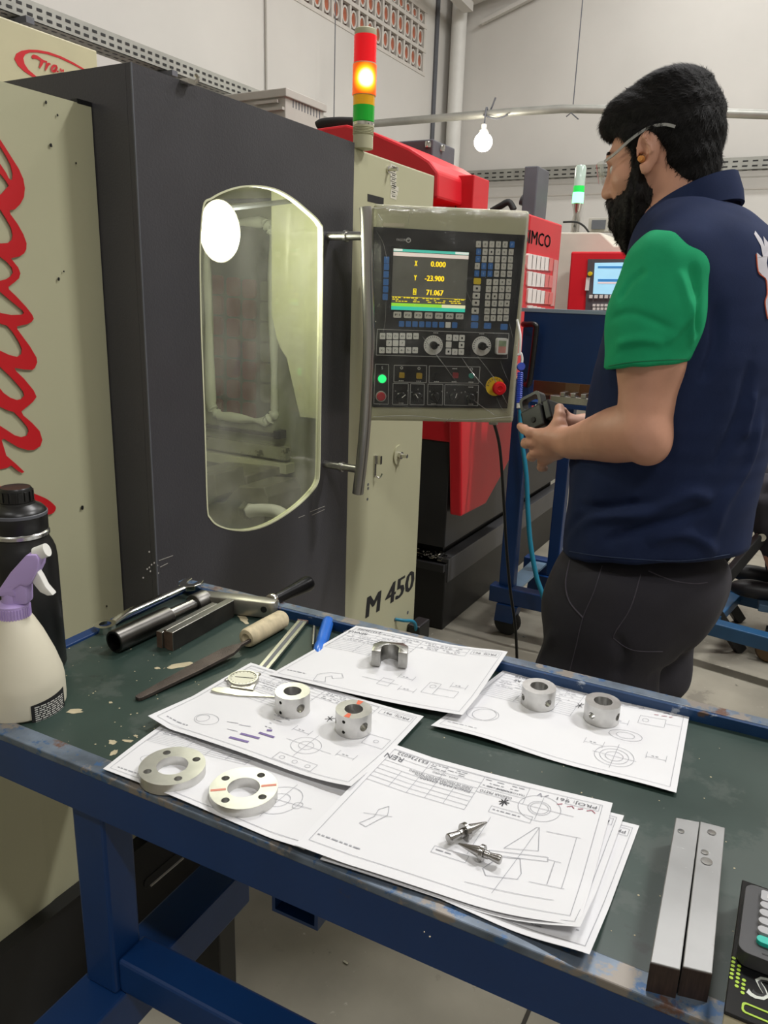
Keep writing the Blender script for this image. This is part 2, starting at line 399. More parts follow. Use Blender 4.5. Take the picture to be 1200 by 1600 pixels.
# suspended conduit with two slightly bent lengths
CY = 5.4
pa, pb, pc = PY(585, 193, CY), PY(880, 170, CY), PY(1230, 180, CY)
t = thing('conduit', (pb.x, CY, pb.z-.03), 'grey horizontal conduit pipe hung on wires across the room', 'pipe')
pl = pa+(pa-pb)*.25; pr = pc+(pc-pb)*2.2
MB().tube([pl, pa, PY(800, 175, CY), pb, PY(950, 171, CY), pc, pr], .026, 12).build('pipe', M_galv, t, smooth=40)
for q in (pb, PY(895, 170, CY)): pass
q = PY(895, 170, CY)
MB().tube([(q.x, CY, q.z), (q.x, CY, CEIL)], .004, 6).build('hanger_wire', M_greydk, t)
MB().tube([(q.x-.03, CY-.03, q.z-.05), (q.x, CY-.03, q.z-.03), (q.x+.05, CY-.02, q.z-.07)], .004, 6).build('wire_end', M_greydk, t)
MB().tube([(pr.x, CY, pr.z), (pr.x, CY, CEIL)], .004, 6).build('hanger_wire', M_greydk, t)
MB().tube([(pl.x, CY, pl.z), (pl.x, CY, CEIL)], .004, 6).build('hanger_wire', M_greydk, t)
# bulb hanging from the conduit
b0 = PY(755, 222, CY-.05)
t = thing('light_bulb', b0, 'lit round bulb hanging on a wire below the conduit', 'light bulb')
M_bulb = mat('lit_bulb_glass', 'fff6e2', .3, emit=30)
MB().lathe([(.062*math.sin(math.radians(a_)), -.062*math.cos(math.radians(a_))) for a_ in range(0, 151, 10)]+[(.03, .06)], 32, T3(*b0)).build('bulb', M_bulb, t, smooth=60)
MB().lathe([(.03, .058), (.028, .075), (.02, .08), (.018, .11), (.008, .115), (0, .115)], 16, T3(*b0)).build('socket', M_white, t, smooth=40)
cz = PY(755, 184, CY).z
MB().tube(smoothpath([b0+Vector((0,0,.11)), b0+Vector((0,.02,.22)), (b0.x+.01, CY, cz+.03), (b0.x+.05, CY, cz+.12)], 5), .006, 6).build('cord', M_greydk, t)
MB().tube(smoothpath([(b0.x-.02, CY-.03, cz+.01), (b0.x+.08, CY-.032, cz-.02), (b0.x+.16, CY-.03, cz+.0)], 5), .006, 6).build('cord_tie', M_greydk, t)
ld = bpy.data.lights.new('bulb_light', 'POINT'); ld.energy = 10; ld.shadow_soft_size = .06; ld.color = (1, .93, .8)
lo = bpy.data.objects.new('bulb_light', ld); COL.objects.link(lo); lo.parent = t; lo.location = (0, -.12, -.05)
# ------------------------------------------------------------------ machining centre
DX, CX = -1.0, -1.09                  # planes of the charcoal door and of the cream side panel
DY0, DY1, PY1 = .966, 1.637, 2.08     # door and column along the machine
DZ1, CZ0, CZ1 = 1.683, .228, 1.627
mc = thing('machining_center', (-1.8, 1.15, 0), 'cream and charcoal CNC machining centre with oval door window and red script lettering', 'machine')
# cream side panel with shallow vertical folds
prof = [(.05, 0), (.45, 0), (.455, .0012), (.62, .0012), (.632, 0), (.745, 0), (.757, -.0015), (DY0-.002, -.0015)]
b = MB()
vs = []
for yy, dx in prof: vs += [(CX+dx, yy, CZ0), (CX+dx, yy, CZ1), (CX+dx-.012, yy, CZ1), (CX+dx-.012, yy, CZ0)]
fs = []
for i in range(len(prof)-1):
    a, c = i*4, i*4+4
    for q in range(4): fs.append((a+q, a+(q+1) % 4, c+(q+1) % 4, c+q))
fs += [(3,2,1,0), tuple(len(vs)-4+q for q in range(4))]
b.add(vs, fs)
side = b.build('side_panel', M_cream, mc)
# red script lettering, outline of the visible sweep traced on the panel
def onC(pts, x=CX): return [(PX(p[0], p[1], x).y, PX(p[0], p[1], x).z) for p in pts]
Z3 = lambda l: [(x/5.0, 180+y/5.0) for x, y in l]
Z4 = lambda l: [(x/4.708, 480+y/4.706) for x, y in l]
# right-hand boundary from the top to the foot of the word, then back up at the far left beyond the frame
outer = Z3([(-60, 130), (0, 200), (70, 310), (140, 420), (175, 500), (187, 570), (180, 640), (150, 695), (110, 735), (66, 745), (75, 775), (130, 850), (175, 930), (200, 1000), (198, 1045), (180, 1080), (145, 1103), (78, 1118), (95, 1140), (135, 1190), (152, 1235), (140, 1275), (105, 1305), (58, 1340), (62, 1360), (125, 1420), (200, 1500), (245, 1560)])
outer += Z4([(242, 85), (225, 108), (190, 125), (118, 140), (120, 160), (160, 215), (215, 290), (262, 370), (267, 405), (250, 445), (232, 460), (170, 457), (100, 445), (112, 470), (170, 525), (240, 610), (262, 658), (235, 695), (150, 765), (165, 795), (230, 850), (285, 910), (305, 975), (290, 1020), (245, 1048), (200, 1050), (130, 1030), (20, 965), (5, 975), (40, 1090), (110, 1150), (173, 1210), (155, 1218), (130, 1205), (75, 1162), (45, 1180), (0, 1190), (-80, 1190), (-160, 1100)])
left = [(-40, 700), (-40, 180)]
holes = [Z3([(-50, 190), (0, 255), (40, 320), (75, 390), (92, 460), (88, 502), (78, 508), (62, 495), (40, 450), (0, 390), (-60, 330)]),
         Z3([(-60, 420), (0, 465), (40, 515), (62, 552), (40, 575), (5, 615), (-60, 640)]),
         Z3([(-60, 690), (0, 745), (40, 810), (80, 880), (92, 935), (85, 975), (55, 998), (0, 1002), (-60, 1000)]),
         Z3([(-60, 1080), (0, 1112), (45, 1145), (85, 1190), (95, 1230), (75, 1260), (40, 1282), (0, 1292), (-60, 1300)]),
         Z3([(-60, 1330), (0, 1385), (90, 1460), (170, 1525), (180, 1545), (165, 1558), (80, 1560), (0, 1545), (-60, 1530)]),
         Z4([(-60, 90), (0, 122), (45, 135), (85, 180), (130, 250), (155, 305), (150, 345), (120, 365), (60, 350), (0, 322), (-60, 300)]),
         Z4([(-60, 400), (0, 445), (60, 500), (120, 565), (165, 620), (172, 650), (150, 675), (120, 682), (70, 665), (20, 630), (0, 605), (-60, 560)]),
         Z4([(-60, 700), (0, 735), (50, 758), (95, 770), (150, 825), (195, 880), (205, 910), (190, 945), (150, 955), (100, 940), (40, 900), (0, 875), (-60, 850)])]
clip = lambda l: [(max(p[0], -12), p[1]) for p in l]
ol = clip(outer)+[(-14, 730), (-14, 180)]
hl = [[(max(p[0], -9-.05*i), p[1]) for p in h] for i, h in enumerate(holes)]
fn = lambda u, v, d: (CX+.0012+d, u, v)
b = MB()
def fill(b, outer, holes):
    b.prism(outer, holes, fn, .0002, .0012)
fill(b, onC(ol), [onC(h) for h in hl])
foot = smoothpath([Vector((p[0], p[1], 0)) for p in Z4([(-40, 1310), (60, 1335), (180, 1345), (260, 1375), (340, 1410), (395, 1455), (404, 1480), (385, 1512), (345, 1523), (290, 1515), (150, 1450), (-40, 1400)])], 3, True)
b.prism(onC([(p.x, p.y) for p in foot]), [], fn, .0002, .0012)
b.build('script_lettering', M_script, side)
chips = MB()
for px_, py_, r in ((71, 160, 1.6), (89, 180, 1.2), (79, 227, 1.8), (118, 255, 1), (91, 436, 1.8), (128, 793, 2.6), (95, 940, 1.2), (166, 947, 1.2), (99, 424, .9)):
    c = PX(px_, py_, CX); r *= .0012
    chips.prism([(c.y+r*math.cos(a)*random.uniform(.6, 1.2), c.z+r*1.3*math.sin(a)) for a in [k*2*math.pi/7 for k in range(7)]], [], fn, -.0008, .0009)
chips.build('paint_chips', M_black, side)['kind'] = 'stuff'
# charcoal door box
Z5a = lambda l: [(310+x/5.715, 280+y/5.715) for x, y in l]
Z5b = lambda l: [(310+x/5.715, 560+y/5.715) for x, y in l]
wpx = Z5a([(45,210),(110,165),(200,115),(330,70),(470,52),(600,62),(720,95),(850,170),(960,260),(1050,340),(1095,400),(1113,480),(1110,1000),(1102,1600)])+Z5b([(1092,600),(1085,1000),(1070,1110),(1020,1190),(900,1310),(750,1420),(600,1500),(450,1540),(330,1540),(230,1520),(150,1485),(100,1430),(75,1350),(60,900),(45,400)])+Z5a([(18,1300),(8,700),(20,400)])
win = [(p.x, p.y) for p in smoothpath([Vector((u, v, 0)) for u, v in onC(wpx, DX)], 3, True)]
fd = lambda u, v, d: (DX-d, u, v)
door = MB().prism([(DY0, .26), (DY1, .26), (DY1, DZ1), (DY0, DZ1)], [win], fd, 0, .012).build('door', M_dark, mc, bev=0)
b = MB()
b.box((-1.75, DY0, .26), (DX-.0125, DY0+.02, DZ1))
b.box((-1.75, DY0+.02, DZ1-.02), (DX-.0125, DY1, DZ1))
b.build('door_hood', M_dark, mc)
MB().box((DX-.001, DY0-.0012, .27), (DX+.0014, DY0+.0015, DZ1)).build('corner_seam', M_greydk, mc)
# recess slot where the cream panel slides in
MB().box((CX-.016, DY0-.03, CZ1-.001), (CX-.001, DY0-.001, CZ1+.006)).build('slide_slot', M_black, mc)
inner = [( (u-1.3)*.985+1.3, (v-1.17)*.992+1.17) for u, v in win]
seal = MB().prism(win, [inner], fd, -.001, .012).build('window_seal', mat('pale_window_edge', 'dfe0bd', .5, var=.03), door)
glass = MB().prism(inner, [], fd, .005, .007).build('window_pane', clear('tinted_window_glass', 'fafbf0', .03, .06, haze=.10), door)
# light scratches on the door
b = MB()
for q in ((484, 800, 507, 791), (487, 805, 507, 796), (248, 876, 270, 868), (250, 886, 262, 880), (466, 809, 476, 805)):
    a_, c_ = PX(q[0], q[1], DX), PX(q[2], q[3], DX)
    b.bar((DX+.0004, a_.y, a_.z), (DX+.0004, c_.y, c_.z), .0006, .001)
for i in range(9):
    c = PX(random.uniform(200, 246), random.uniform(860, 912), DX) if i < 5 else PX(random.uniform(225, 245), random.uniform(880, 900), DX)
    b.prism(circ(c.y+.004, c.z, .0018, 6), [], lambda u, v, d: (DX+d, u, v), -.0003, .0005)
b.build('scratches', M_grey, door)['kind'] = 'stuff'
c = PX(289, 130, DX)
h = MB(); h.box((DX, c.y-.012, c.z-.004), (DX+.018, c.y+.006, c.z+.004)); h.tube(smoothpath([(DX+.012, c.y+.004, c.z), (DX+.02, c.y+.01, c.z+.006), (DX+.014, c.y+.012, c.z+.014)], 4), .003, 8)
h.build('hook', M_chrome, door)
# bowed door handle
M_handle = mat('brushed_handle_steel', 'b4b2ae', .32, 1, var=.1, vscale=14, stretch=(1,1,.2))
hy = PX(512, 369, DX).y; hz1 = PX(512, 369, DX).z
hx = lambda px_, py_: PY(px_, py_, hy)
hp = [hx(571, 324), hx(572.5, 345), hx(574, 425), hx(576.5, 525), hx(574, 600), hx(569.5, 675), hx(564, 730), hx(559, 771)]
off = sum(p.x for p in hp)/len(hp)-DX
handle = MB().tube(smoothpath(hp, 6), .0135, 20).build('handle', M_handle, door, smooth=50)
for zz in (hz1, hx(545, 731).z):
    x1 = [p for p in hp][0].x
    near = min(smoothpath(hp, 6), key=lambda p: abs(p.z-zz))
    MB().tube([(DX, hy, zz), (near.x, hy, zz)], .0095, 16).tube([(DX+.045, hy, zz), (DX+.052, hy, zz)], .0125, 16).build('handle_standoff', M_handle, door, smooth=40)
# cream column
col = MB().box((-1.05, DY1+.002, .16), (DX-.006, PY1, 1.675)).build('column', M_cream, mc, bev=.004)
COLX = DX-.006
fc = lambda u, v, d=0: (COLX+.0002+d, u, v)
b = MB()
a0, a1 = PX(572, 968, COLX), PX(593, 968, COLX)
def skew_text(s, pxl, pxr, bl, br, h):    # lettering set along the column between two pixels, baseline and height on the column face
    A, B = PX(pxl, bl, COLX), PX(pxr, br, COLX); hh = h
    w_ = B.y-A.y
    for k in range(7): add_text(b, s, lambda u, v: fc(A.y+u+v*.12+k*.0016-.002, A.z+(B.z-A.z)*u/w_+v, .0004+k*.00002), 0, 0, hh, w_)
skew_text('M', 571, 591, 966, 955, .062); skew_text('450', 601, 644, 949, 921, .066)
b.build('lettering', M_ink, col)
# small instruction stickers
stk = MB()
for i in range(8):
    c = PX(610+ (0, 0, 0, 0, 0, 2, 1, 0)[i], 258+i*6.6, COLX); stk.prism([(c.y-.001, c.z-.0075), (c.y+.03+(0,0,.002,0,0,.006,.004,.002)[i], c.z-.009), (c.y+.03+(0,0,.002,0,0,.006,.004,.002)[i], c.z+.0025), (c.y-.001, c.z+.004)], [], fc, 0, .0005)
s_ = stk.build('sticker', mat('paper_sticker', 'd8d4c4', .7), col)
b = MB()
for i in range(8):
    c = PX(611, 258+i*6.6, COLX)
    for w0, w1 in ((.004, .009), (.0105, .016), (.017, .021)): b.prism([(c.y+w0, c.z-.0035), (c.y+w1, c.z-.0038), (c.y+w1, c.z-.0012), (c.y+w0, c.z-.0009)], [], fc, .0004, .0007)
b.build('sticker_print', M_ink, col)['kind'] = 'stuff'
c = PX(606, 265, COLX); MB().tube([(COLX, c.y, c.z), (COLX+.028, c.y, c.z)], [.0045, .0045], 10).tube([(COLX, c.y, c.z), (COLX+.004, c.y, c.z)], .009, 14).build('stud', M_chrome, col, smooth=40)
c = PX(590, 313, COLX); MB().box((COLX-.001, c.y-.05, c.z-.008), (COLX+.0006, c.y+.03, c.z+.009)).build('slot', M_black, col)
c = PX(622, 711, COLX)
MB().tube([(COLX, c.y, c.z), (COLX+.004, c.y, c.z)], .03, 28).build('disc', M_cream, col, smooth=40)
MB().tube([(COLX+.004, c.y, c.z), (COLX+.012, c.y, c.z)], .011, 16).tube([(COLX+.012, c.y, c.z), (COLX+.03, c.y, c.z)], .006, 12).build('bolt', M_chrome, col, smooth=40)
c = PX(585, 728, COLX)
b = MB(); b.box((COLX, c.y-.004, c.z-.03), (COLX+.003, c.y+.006, c.z+.03)); b.box((COLX, c.y+.004, c.z+.005), (COLX+.016, c.y+.014, c.z+.028)); b.tube(smoothpath([(COLX+.004, c.y-.002, c.z-.028), (COLX+.016, c.y+.004, c.z-.032), (COLX+.018, c.y+.012, c.z-.022)], 4), .0022, 8)
b.build('latch', M_chrome, col)
for q in ((575, 757), (575, 763), (574, 780), (637, 957), (617, 968)):
    c = PX(q[0], q[1], COLX); MB().tube([(COLX-.001, c.y, c.z), (COLX+.001, c.y, c.z)], .0055 if q[1] > 900 else .004, 12).build('screw', M_greydk, col, smooth=40)
c = PX(617, 968, COLX); c2 = PX(638, 985, COLX+.05)
MB().tube(smoothpath([(COLX-.01, c.y, c.z), (COLX+.02, c.y+.02, c.z-.006), (COLX+.035, c.y+.07, c.z-.03), (COLX+.02, c.y+.12, c.z-.12)], 5), .0055, 8).build('hose', mat('teal_hose', '147a98', .4), col, smooth=60)
MB().box((COLX, PY1-.05, .27), (COLX+.045, PY1+.03, .335)).build('junction_box', M_black, col, bev=.006)
# cream body shell round the working space
b = MB()
b.box((-2.7, .05, .2), (-1.96, PY1, 1.64))
b.box((-1.96, .05, .2), (CX-.03, DY0-.002, CZ1-.01))
b.build('body', M_creamdk, mc)
MB().box((-1.96, DY1+.002, 1.62), (-1.052, PY1, 1.67)).build('roof_plate', M_creamdk, mc)
M_liner = mat('pale_liner_paint', 'cdceb0', .5, var=.04, vscale=5, wear=('8c8d6d', 20, .68))
b = MB(); b.box((-1.955, DY0+.021, .3), (-1.945, 1.99, 1.662)); b.box((-1.95, DY0+.02, .28), (-1.04, 1.99, .3)); b.box((-1.95, DY0+.021, 1.645), (-1.04, DY1, 1.662))
b.build('liner', M_liner, mc)
SY = 1.97                                     # side wall of the working space, with a window
gx0, gx1 = PY(331, 640, SY).x, PY(430, 640, SY).x; gz0, gz1 = PY(380, 654, SY).z, 1.55
fs_ = lambda u, v, d: (u, SY+d, v)
hole = rrect(gx0, gz0, gx1, gz1, .05, 5)
MB().prism([(-1.95, .3), (-1.052, .3), (-1.052, 1.62), (-1.95, 1.62)], [hole], fs_, 0, .02).build('end_wall', mat('grey_green_steel', '9a9d82', .5, .2, var=.06, vscale=8), mc)
gas = []
for i, (u, v) in enumerate(smoothpath([Vector((p[0], p[1], 0)) for p in hole], 3, True) and [(p.x, p.y) for p in smoothpath([Vector((p[0], p[1], 0)) for p in hole], 4, True)]): gas.append(Vector((u, SY-.004, v)))
b = MB(); n_ = len(gas); b.tube(gas, [.013+.004*math.sin(i*.9)+.003*math.sin(i*2.3) for i in range(n_)], 8, closed=True)
b.build('window_gasket', mat('white_sealant', 'dfe3cf', .7), mc, smooth=60)
MB().prism(hole, [], fs_, .008, .011).build('inner_window_pane', clear('dirty_window_glass', 'e4e6d8', .03, .1, haze=.10), mc)
# rails below the inner window
def rail(p0, p1, z0, z1, d0, d1, name, M):
    A0, A1 = PY(p0, z0[0], SY), PY(p1, z0[1], SY); B0, B1 = PY(p0, z1[0], SY), PY(p1, z1[1], SY)
    MB().box((A0.x, SY-d1, (B0.z+B1.z)/2), (A1.x, SY-d0, (A0.z+A1.z)/2)).build(name, M, mc)
M_rail = mat('oily_grey_rail', 'b3b39c', .4, .3, var=.12, vscale=12, wear=('70705c', 18, .6))
rail(318, 437, (663, 676), (667, 681), .0, .02, 'slide_rail', M_steeldk)
rail(318, 455, (680, 697), (698, 715), .0, .03, 'slide_rail', M_rail)
rail(318, 460, (702, 722), (716, 735), .0, .045, 'slide_rail', M_liner)
c = PY(437, 678, SY-.03); MB().box((c.x-.012, c.y-.02, c.z-.014), (c.x+.012, c.y+.02, c.z+.012)).build('stop_block', M_black, mc, bev=.003)
# curved splash sheet hanging in front of the inner window
spx = Z5a([(650,20),(655,600),(655,1210),(700,1420),(735,1510),(790,1600)])+Z5b([(830,180),(870,360),(910,520),(1000,530),(1090,545)])+[(530, 655), (530, 270)]
sp = [(PY(x, y, 1.74).x, PY(x, y, 1.74).z) for x, y in spx]
sp = [(min(u, -1.045), min(v, 1.64)) for u, v in sp]
sp = [p for i, p in enumerate(sp) if i == 0 or (abs(p[0]-sp[i-1][0])+abs(p[1]-sp[i-1][1])) > 1e-4]
MB().prism(sp, [], lambda u, v, d: (u, 1.74+d, v), 0, .006).build('splash_sheet', mat('splash_sheet_paint', 'b9bb98', .45, var=.03), mc)
# work lamp
lc = PY(343, 362, 1.34)
M_lamp = mat('lit_work_lamp', 'fffdf0', .4, emit=26)
Ml = T3(lc.x, lc.y, lc.z) @ R3('Z', 42)
MB().prism(circ(0, 0, .043, 32, .064), [], lambda u, v, d: Ml @ Vector((u, d, v)), -.012, .02).build('work_lamp_housing', M_grey, mc, bev=.004)
MB().prism(circ(0, 0, .04, 32, .06), [], lambda u, v, d: Ml @ Vector((u, d, v)), -.02, -.0125).build('work_lamp', M_lamp, mc)
MB().tube([(lc.x, lc.y+.03, lc.z+.05), (lc.x-.1, 1.8, lc.z+.12), (-1.94, 1.85, 1.6)], .006, 8).build('lamp_cable', M_greydk, mc)
ld = bpy.data.lights.new('work_light', 'POINT'); ld.shadow_soft_size = .05; ld.energy = 8; ld.color = (1, 1, .96)
lo = bpy.data.objects.new('work_light', ld); COL.objects.link(lo); lo.parent = mc
lo.location = Ml @ Vector((.07, .02, -.02))-mc.location
# spindle head, dark, hanging behind the lamp
b = MB(); b.lathe([(.03, .98), (.03, 1.08), (.055, 1.1), (.055, 1.2), (.09, 1.22), (.09, 1.64)], 24, T3(-1.62, 1.55, 0)); b.lathe([(.006, .9), (.006, .98), (.03, .98)], 12, T3(-1.62, 1.55, 0))
b.build('spindle', mat('oily_spindle_steel', '9a9b90', .3, .8, var=.1), mc, smooth=40)
# vise with its hose, on the machine table
VY = 1.66
M_vise = mat('vise_steel', 'a9a897', .35, .7, var=.12, vscale=12)
def vb(p, name, y0, y1, M, bev=.003):      # outline in pixels laid on the plane y = y0 and carried back to y1
    q = [PY(x, y, y0) for x, y in p]
    o_ = MB().prism([(a.x, a.z) for a in q], [], lambda u, v, d: (u, d, v), y0, y1).build(name, M, mc, bev=bev)
vb([(300, 785), (350, 785), (372, 760), (412, 762), (419, 778), (419, 800), (400, 840), (300, 840)], 'vise_body', VY, VY+.16, M_vise)
vb([(300, 745), (335, 741), (338, 776), (322, 790), (300, 790)], 'vise_jaw', VY-.03, VY+.1, M_vise)
vb([(300, 735), (385, 744), (386, 757), (300, 768)], 'vise_jaw', VY+.1, VY+.3, M_vise)
MB().box((-1.94, 1.02, .3), (-1.1, 1.9, PY(380, 838, VY).z)).build('machine_table', M_vise, mc)
n0 = PY(384, 796, VY-.02)
MB().tube([n0, n0+Vector((.025, -.01, 0))], .026, 6).build('hose_nut', M_chrome, mc, smooth=30)
MB().tube(smoothpath([n0+Vector((.02, -.01, 0)), PY(410, 797, VY-.03), PY(440, 803, VY-.04), PY(470, 820, VY-.05)+Vector((0, 0, -.03)), PY(480, 860, VY-.05)], 6), .018, 16).build('hose', M_white, mc, smooth=60)
# base
BE = PX(358, 1365, CX+.012).y
MB().box((-2.68, .05, 0), (CX+.012, BE, CZ0-.014)).build('base', M_black, mc)
MB().box((-2.68, BE, 0), (-1.12, PY1-.02, .24)).build('base', M_black, mc)
MB().box((CX-.01, .05, CZ0-.003), (CX+.03, DY0+.06, CZ0)).build('base_edge', M_black, mc)
c = PX(262, 1352, CX+.013)
MB().prism(rrect(c.y-.07, c.z-.012, c.y+.05, c.z+.012, .01), [], lambda u, v, d: (CX+.0125+d, u, v), -.001, .0015).build('slot', M_rubber, mc)
MB().bar((CX+.016, c.y-.055, c.z-.012), (CX+.016, c.y+.045, c.z-.012), .004, .003).build('slot_lip', M_grey, mc)
# rear cabinet with the oval emblem
EX = -1.9
y1 = PX(152, 90, EX).y; z1 = PX(76, 52, EX).z
cab = MB().box((-2.7, .6, 1.64), (EX, y1, z1)).build('rear_cabinet', mat('yellowed_cream_paint', 'c6bf9c', .5, var=.05, vscale=4), mc, bev=.004)
fe = lambda u, v, d: (EX+d, u, v)
ell = [(22,92),(25,84),(33,79.5),(45,77.5),(58,78),(75,81),(95,88),(115,98),(131,107.5),(138,114),(136,115),(128,108.5),(112,100),(92,90.5),(73,84.5),(58,82),(46,82),(39,85),(36,91),(38,100),(44,109),(56,119),(64,125),(52,121),(38,112),(28,103)]
b = MB(); b.prism(onC(ell, EX), [], fe, .0003, .0012)
_so = [0]
def stroke(b, pts, wd, x, k=5, f=fe):
    _so[0] += .0004; dz = .0012+_so[0]
    P = smoothpath([Vector((p[0], p[1], 0)) for p in pts], k)
    q = onC([(p.x, p.y) for p in P], x); n = len(q); L = []; R = []
    for i in range(n):
        a, c = q[max(i-1, 0)], q[min(i+1, n-1)]; dx, dy = c[0]-a[0], c[1]-a[1]; l = math.hypot(dx, dy) or 1
        t = i/(n-1); ww = wd*(.55+.45*math.sin(math.pi*min(1, t*1.1+.1)))
        L.append((q[i][0]-dy/l*ww, q[i][1]+dx/l*ww)); R.append((q[i][0]+dy/l*ww, q[i][1]-dx/l*ww))
    for i in range(n-1):
        b.add([f(*L[i], dz), f(*R[i], dz), f(*R[i+1], dz+.00002*i), f(*L[i+1], dz+.00002*i)], [(0,1,2,3)])
for pts, wd in (([(50,91),(52,88.5),(58,90),(66,95),(73,97)], .0045), ([(66,93),(64,99),(61,106)], .0045), ([(73,99),(72,104),(70,110)], .0038), ([(72,104),(75,100),(78,100.5)], .0032), ([(88,103.5),(83,103),(80,107),(81,111),(85,110.5),(88,105),(87,111),(90,112)], .0035), ([(93,107),(94,110.5),(95,113)], .003), ([(96,112),(98,109)], .003)):
    stroke(b, pts, wd, EX)
b.build('emblem', M_script, cab, recalc=False)
# signal tower on the column
tp = PZ(567, 233, 1.675)
st = thing('signal_tower', (tp.x, tp.y, 1.6752), 'signal tower with red, glowing amber and green lenses on the cream column', 'signal light')
zz = lambda py_: PY(568, py_, tp.y).z
rr = abs(PY(583.5, 170, tp.y).x-PY(552.5, 170, tp.y).x)/2*.93
Mt = T3(tp.x, tp.y, 0)
b = MB(); b.lathe([(rr*.94, 1.6752), (rr*.94, zz(212)), (rr, zz(211))]+[(rr*(1 if k % 2 else .93), zz(211-k*1.2)) for k in range(10)]+[(rr, zz(197)), (rr*.8, zz(197))], 28, Mt)
b.build('base', M_cream, st, smooth=40)
MB().lathe([(rr*.98, zz(197)), (rr, zz(195)), (rr, zz(192)), (rr*.9, zz(191))], 28, Mt).build('clear_collar', M_chrome, st, smooth=40)
def lens(name, y0, y1, k, M):
    n = 14; pr = []
    for i in range(n+1):
        t = i/n; r = rr*k*(1+.012*(i % 2))
        pr.append((r, zz(y0)+(zz(y1)-zz(y0))*t))
    MB().lathe([(rr*.6, zz(y0))]+pr+[(rr*.6, zz(y1))], 28, Mt).build(name, M, st, smooth=50)
lens('green_lens', 191, 166, 1.0, mat('green_lens_plastic', '17a02a', .25, emit=.25))
lens('amber_band', 166, 150, 1.0, mat('amber_lens_plastic', 'd59a12', .25, emit=.35))
def glow(name, lo_c, hi_c, core):
    m = bpy.data.materials.new(name); m.use_nodes = True; N = m.node_tree.nodes; L = m.node_tree.links; b_ = N['Principled BSDF']
    tc = N.new('ShaderNodeTexCoord'); vm = N.new('ShaderNodeVectorMath'); vm.operation = 'DISTANCE'; L.new(tc.outputs['Object'], vm.inputs[0]); vm.inputs[1].default_value = core
    mr = N.new('ShaderNodeMapRange'); mr.inputs[1].default_value = .006; mr.inputs[2].default_value = .034; mr.inputs[3].default_value = 1; mr.inputs[4].default_value = 0; L.new(vm.outputs['Value'], mr.inputs[0])
    rp = N.new('ShaderNodeValToRGB'); e = rp.color_ramp.elements; e[0].color = lin(lo_c); e[1].color = lin(hi_c); e[1].position = .75; e_ = rp.color_ramp.elements.new(.45); e_.color = lin('ff9a10')
    L.new(mr.outputs[0], rp.inputs['Fac']); L.new(rp.outputs[0], b_.inputs['Emission Color']); b_.inputs['Base Color'].default_value = lin(lo_c); b_.inputs['Roughness'].default_value = .3
    m3 = N.new('ShaderNodeMapRange'); m3.inputs[3].default_value = .9; m3.inputs[4].default_value = 7; L.new(mr.outputs[0], m3.inputs[0]); L.new(m3.outputs[0], b_.inputs['Emission Strength'])
    return m
lens('amber_lens', 150, 102, 1.1, glow('lit_amber_lens', 'e85a08', 'fff0a8', (.018, -.022, (zz(126)-zz(150)))))
lens('red_lens', 101, 57, 1.03, mat('red_lens_plastic', 'e8101c', .25, emit=.55))
MB().lathe([(rr*1.0, zz(57)), (rr*1.02, zz(55)), (rr*1.0, zz(48)), (rr*.9, zz(46.5)), (0, zz(46))], 28, Mt).build('cap', M_cream, st, smooth=40)
for y in (101, 150): MB().lathe([(rr*.9, zz(y+.8)), (rr*1.06, zz(y+.8)), (rr*1.06, zz(y-.8)), (rr*.9, zz(y-.8))], 28, Mt).build('ring', M_cream, st, smooth=40)
# board of rounded red and grey plates set up behind the inner window
RY = 2.115
rk = thing('plate_board', (-1.6, RY+.02, .95), 'dark board of rounded red and grey plates behind the machine window', 'rack')
MB().box((-2.0, RY+.012, .9), (-1.3, RY+.03, 1.6)).build('backing', mat('board_backing', '5d6156', .6, var=.08), rk)
MB().box((-1.99, RY+.012, .0), (-1.95, RY+.03, .9)).build('leg', M_greydk, rk); MB().box((-1.35, RY+.012, .0), (-1.31, RY+.03, .9)).build('leg', M_greydk, rk)
M_rp = mat('red_plate', 'b5262c', .5, var=.08); M_gp = mat('grey_plate', 'a3a293', .5, var=.05)
xs = [330, 353, 376, 391]
for r in range(7):
    for cx_, M in ((337, M_rp), (363, M_rp), (388, M_rp), (416, M_gp)):
        if r == 6 and M is M_gp: continue
        c = PY(cx_, 448+r*32+(cx_-363)*.13, RY)
        MB().prism(rrect(c.x-.026, c.z-.031, c.x+.026, c.z+.031, .013, 3), [], lambda u, v, d: (u, RY+d, v), 0, .012).build('plate', M, rk)
# ------------------------------------------------------------------ control panel on the column
pa_ = PX(576, 657, -.915)
ang = math.radians(84)
f0 = Vector((-math.sin(YAW), math.cos(YAW), 0)); r0 = Vector((math.cos(YAW), math.sin(YAW), 0))
pu = (f0*math.cos(ang)+r0*math.sin(ang)).normalized(); pn = Vector((0, 0, 1)).cross(pu)*-1
pn = pu.cross(Vector((0, 0, 1)))              # outward normal, towards the operator
def UV(x, y):
    d = _ray(x, y); t = (pa_-CAMP).dot(pn)/d.dot(pn); q = CAMP+d*t-pa_
    return (q.dot(pu), q.z)
def fp(u, v, d=0): return pa_+pu*u+Vector((0, 0, v))+pn*d
PW = UV(801, 657)[0]; PH = UV(578, 318)[1]
PWt = UV(829, 328)[0]
PW = (PW+PWt)/2
Z = lambda x, y: UV(540+x/4, 300+y/4)
cp = thing('control_panel', fp(PW/2, 0, -.05), 'cream CNC control panel with lit screen, keypads and knobs under plastic film', 'control panel')
MB().prism([(0, 0), (PW, 0), (PW, PH), (0, PH)], [], fp, -.1, 0).build('housing', M_cream, cp, bev=.006)
hg = MB(); q0 = fp(PW*.25, PH*.5, -.1); hg.bar(q0+pn*.002, q0-pn*.03, .16, .2); hg.build('mount', M_creamdk, cp)
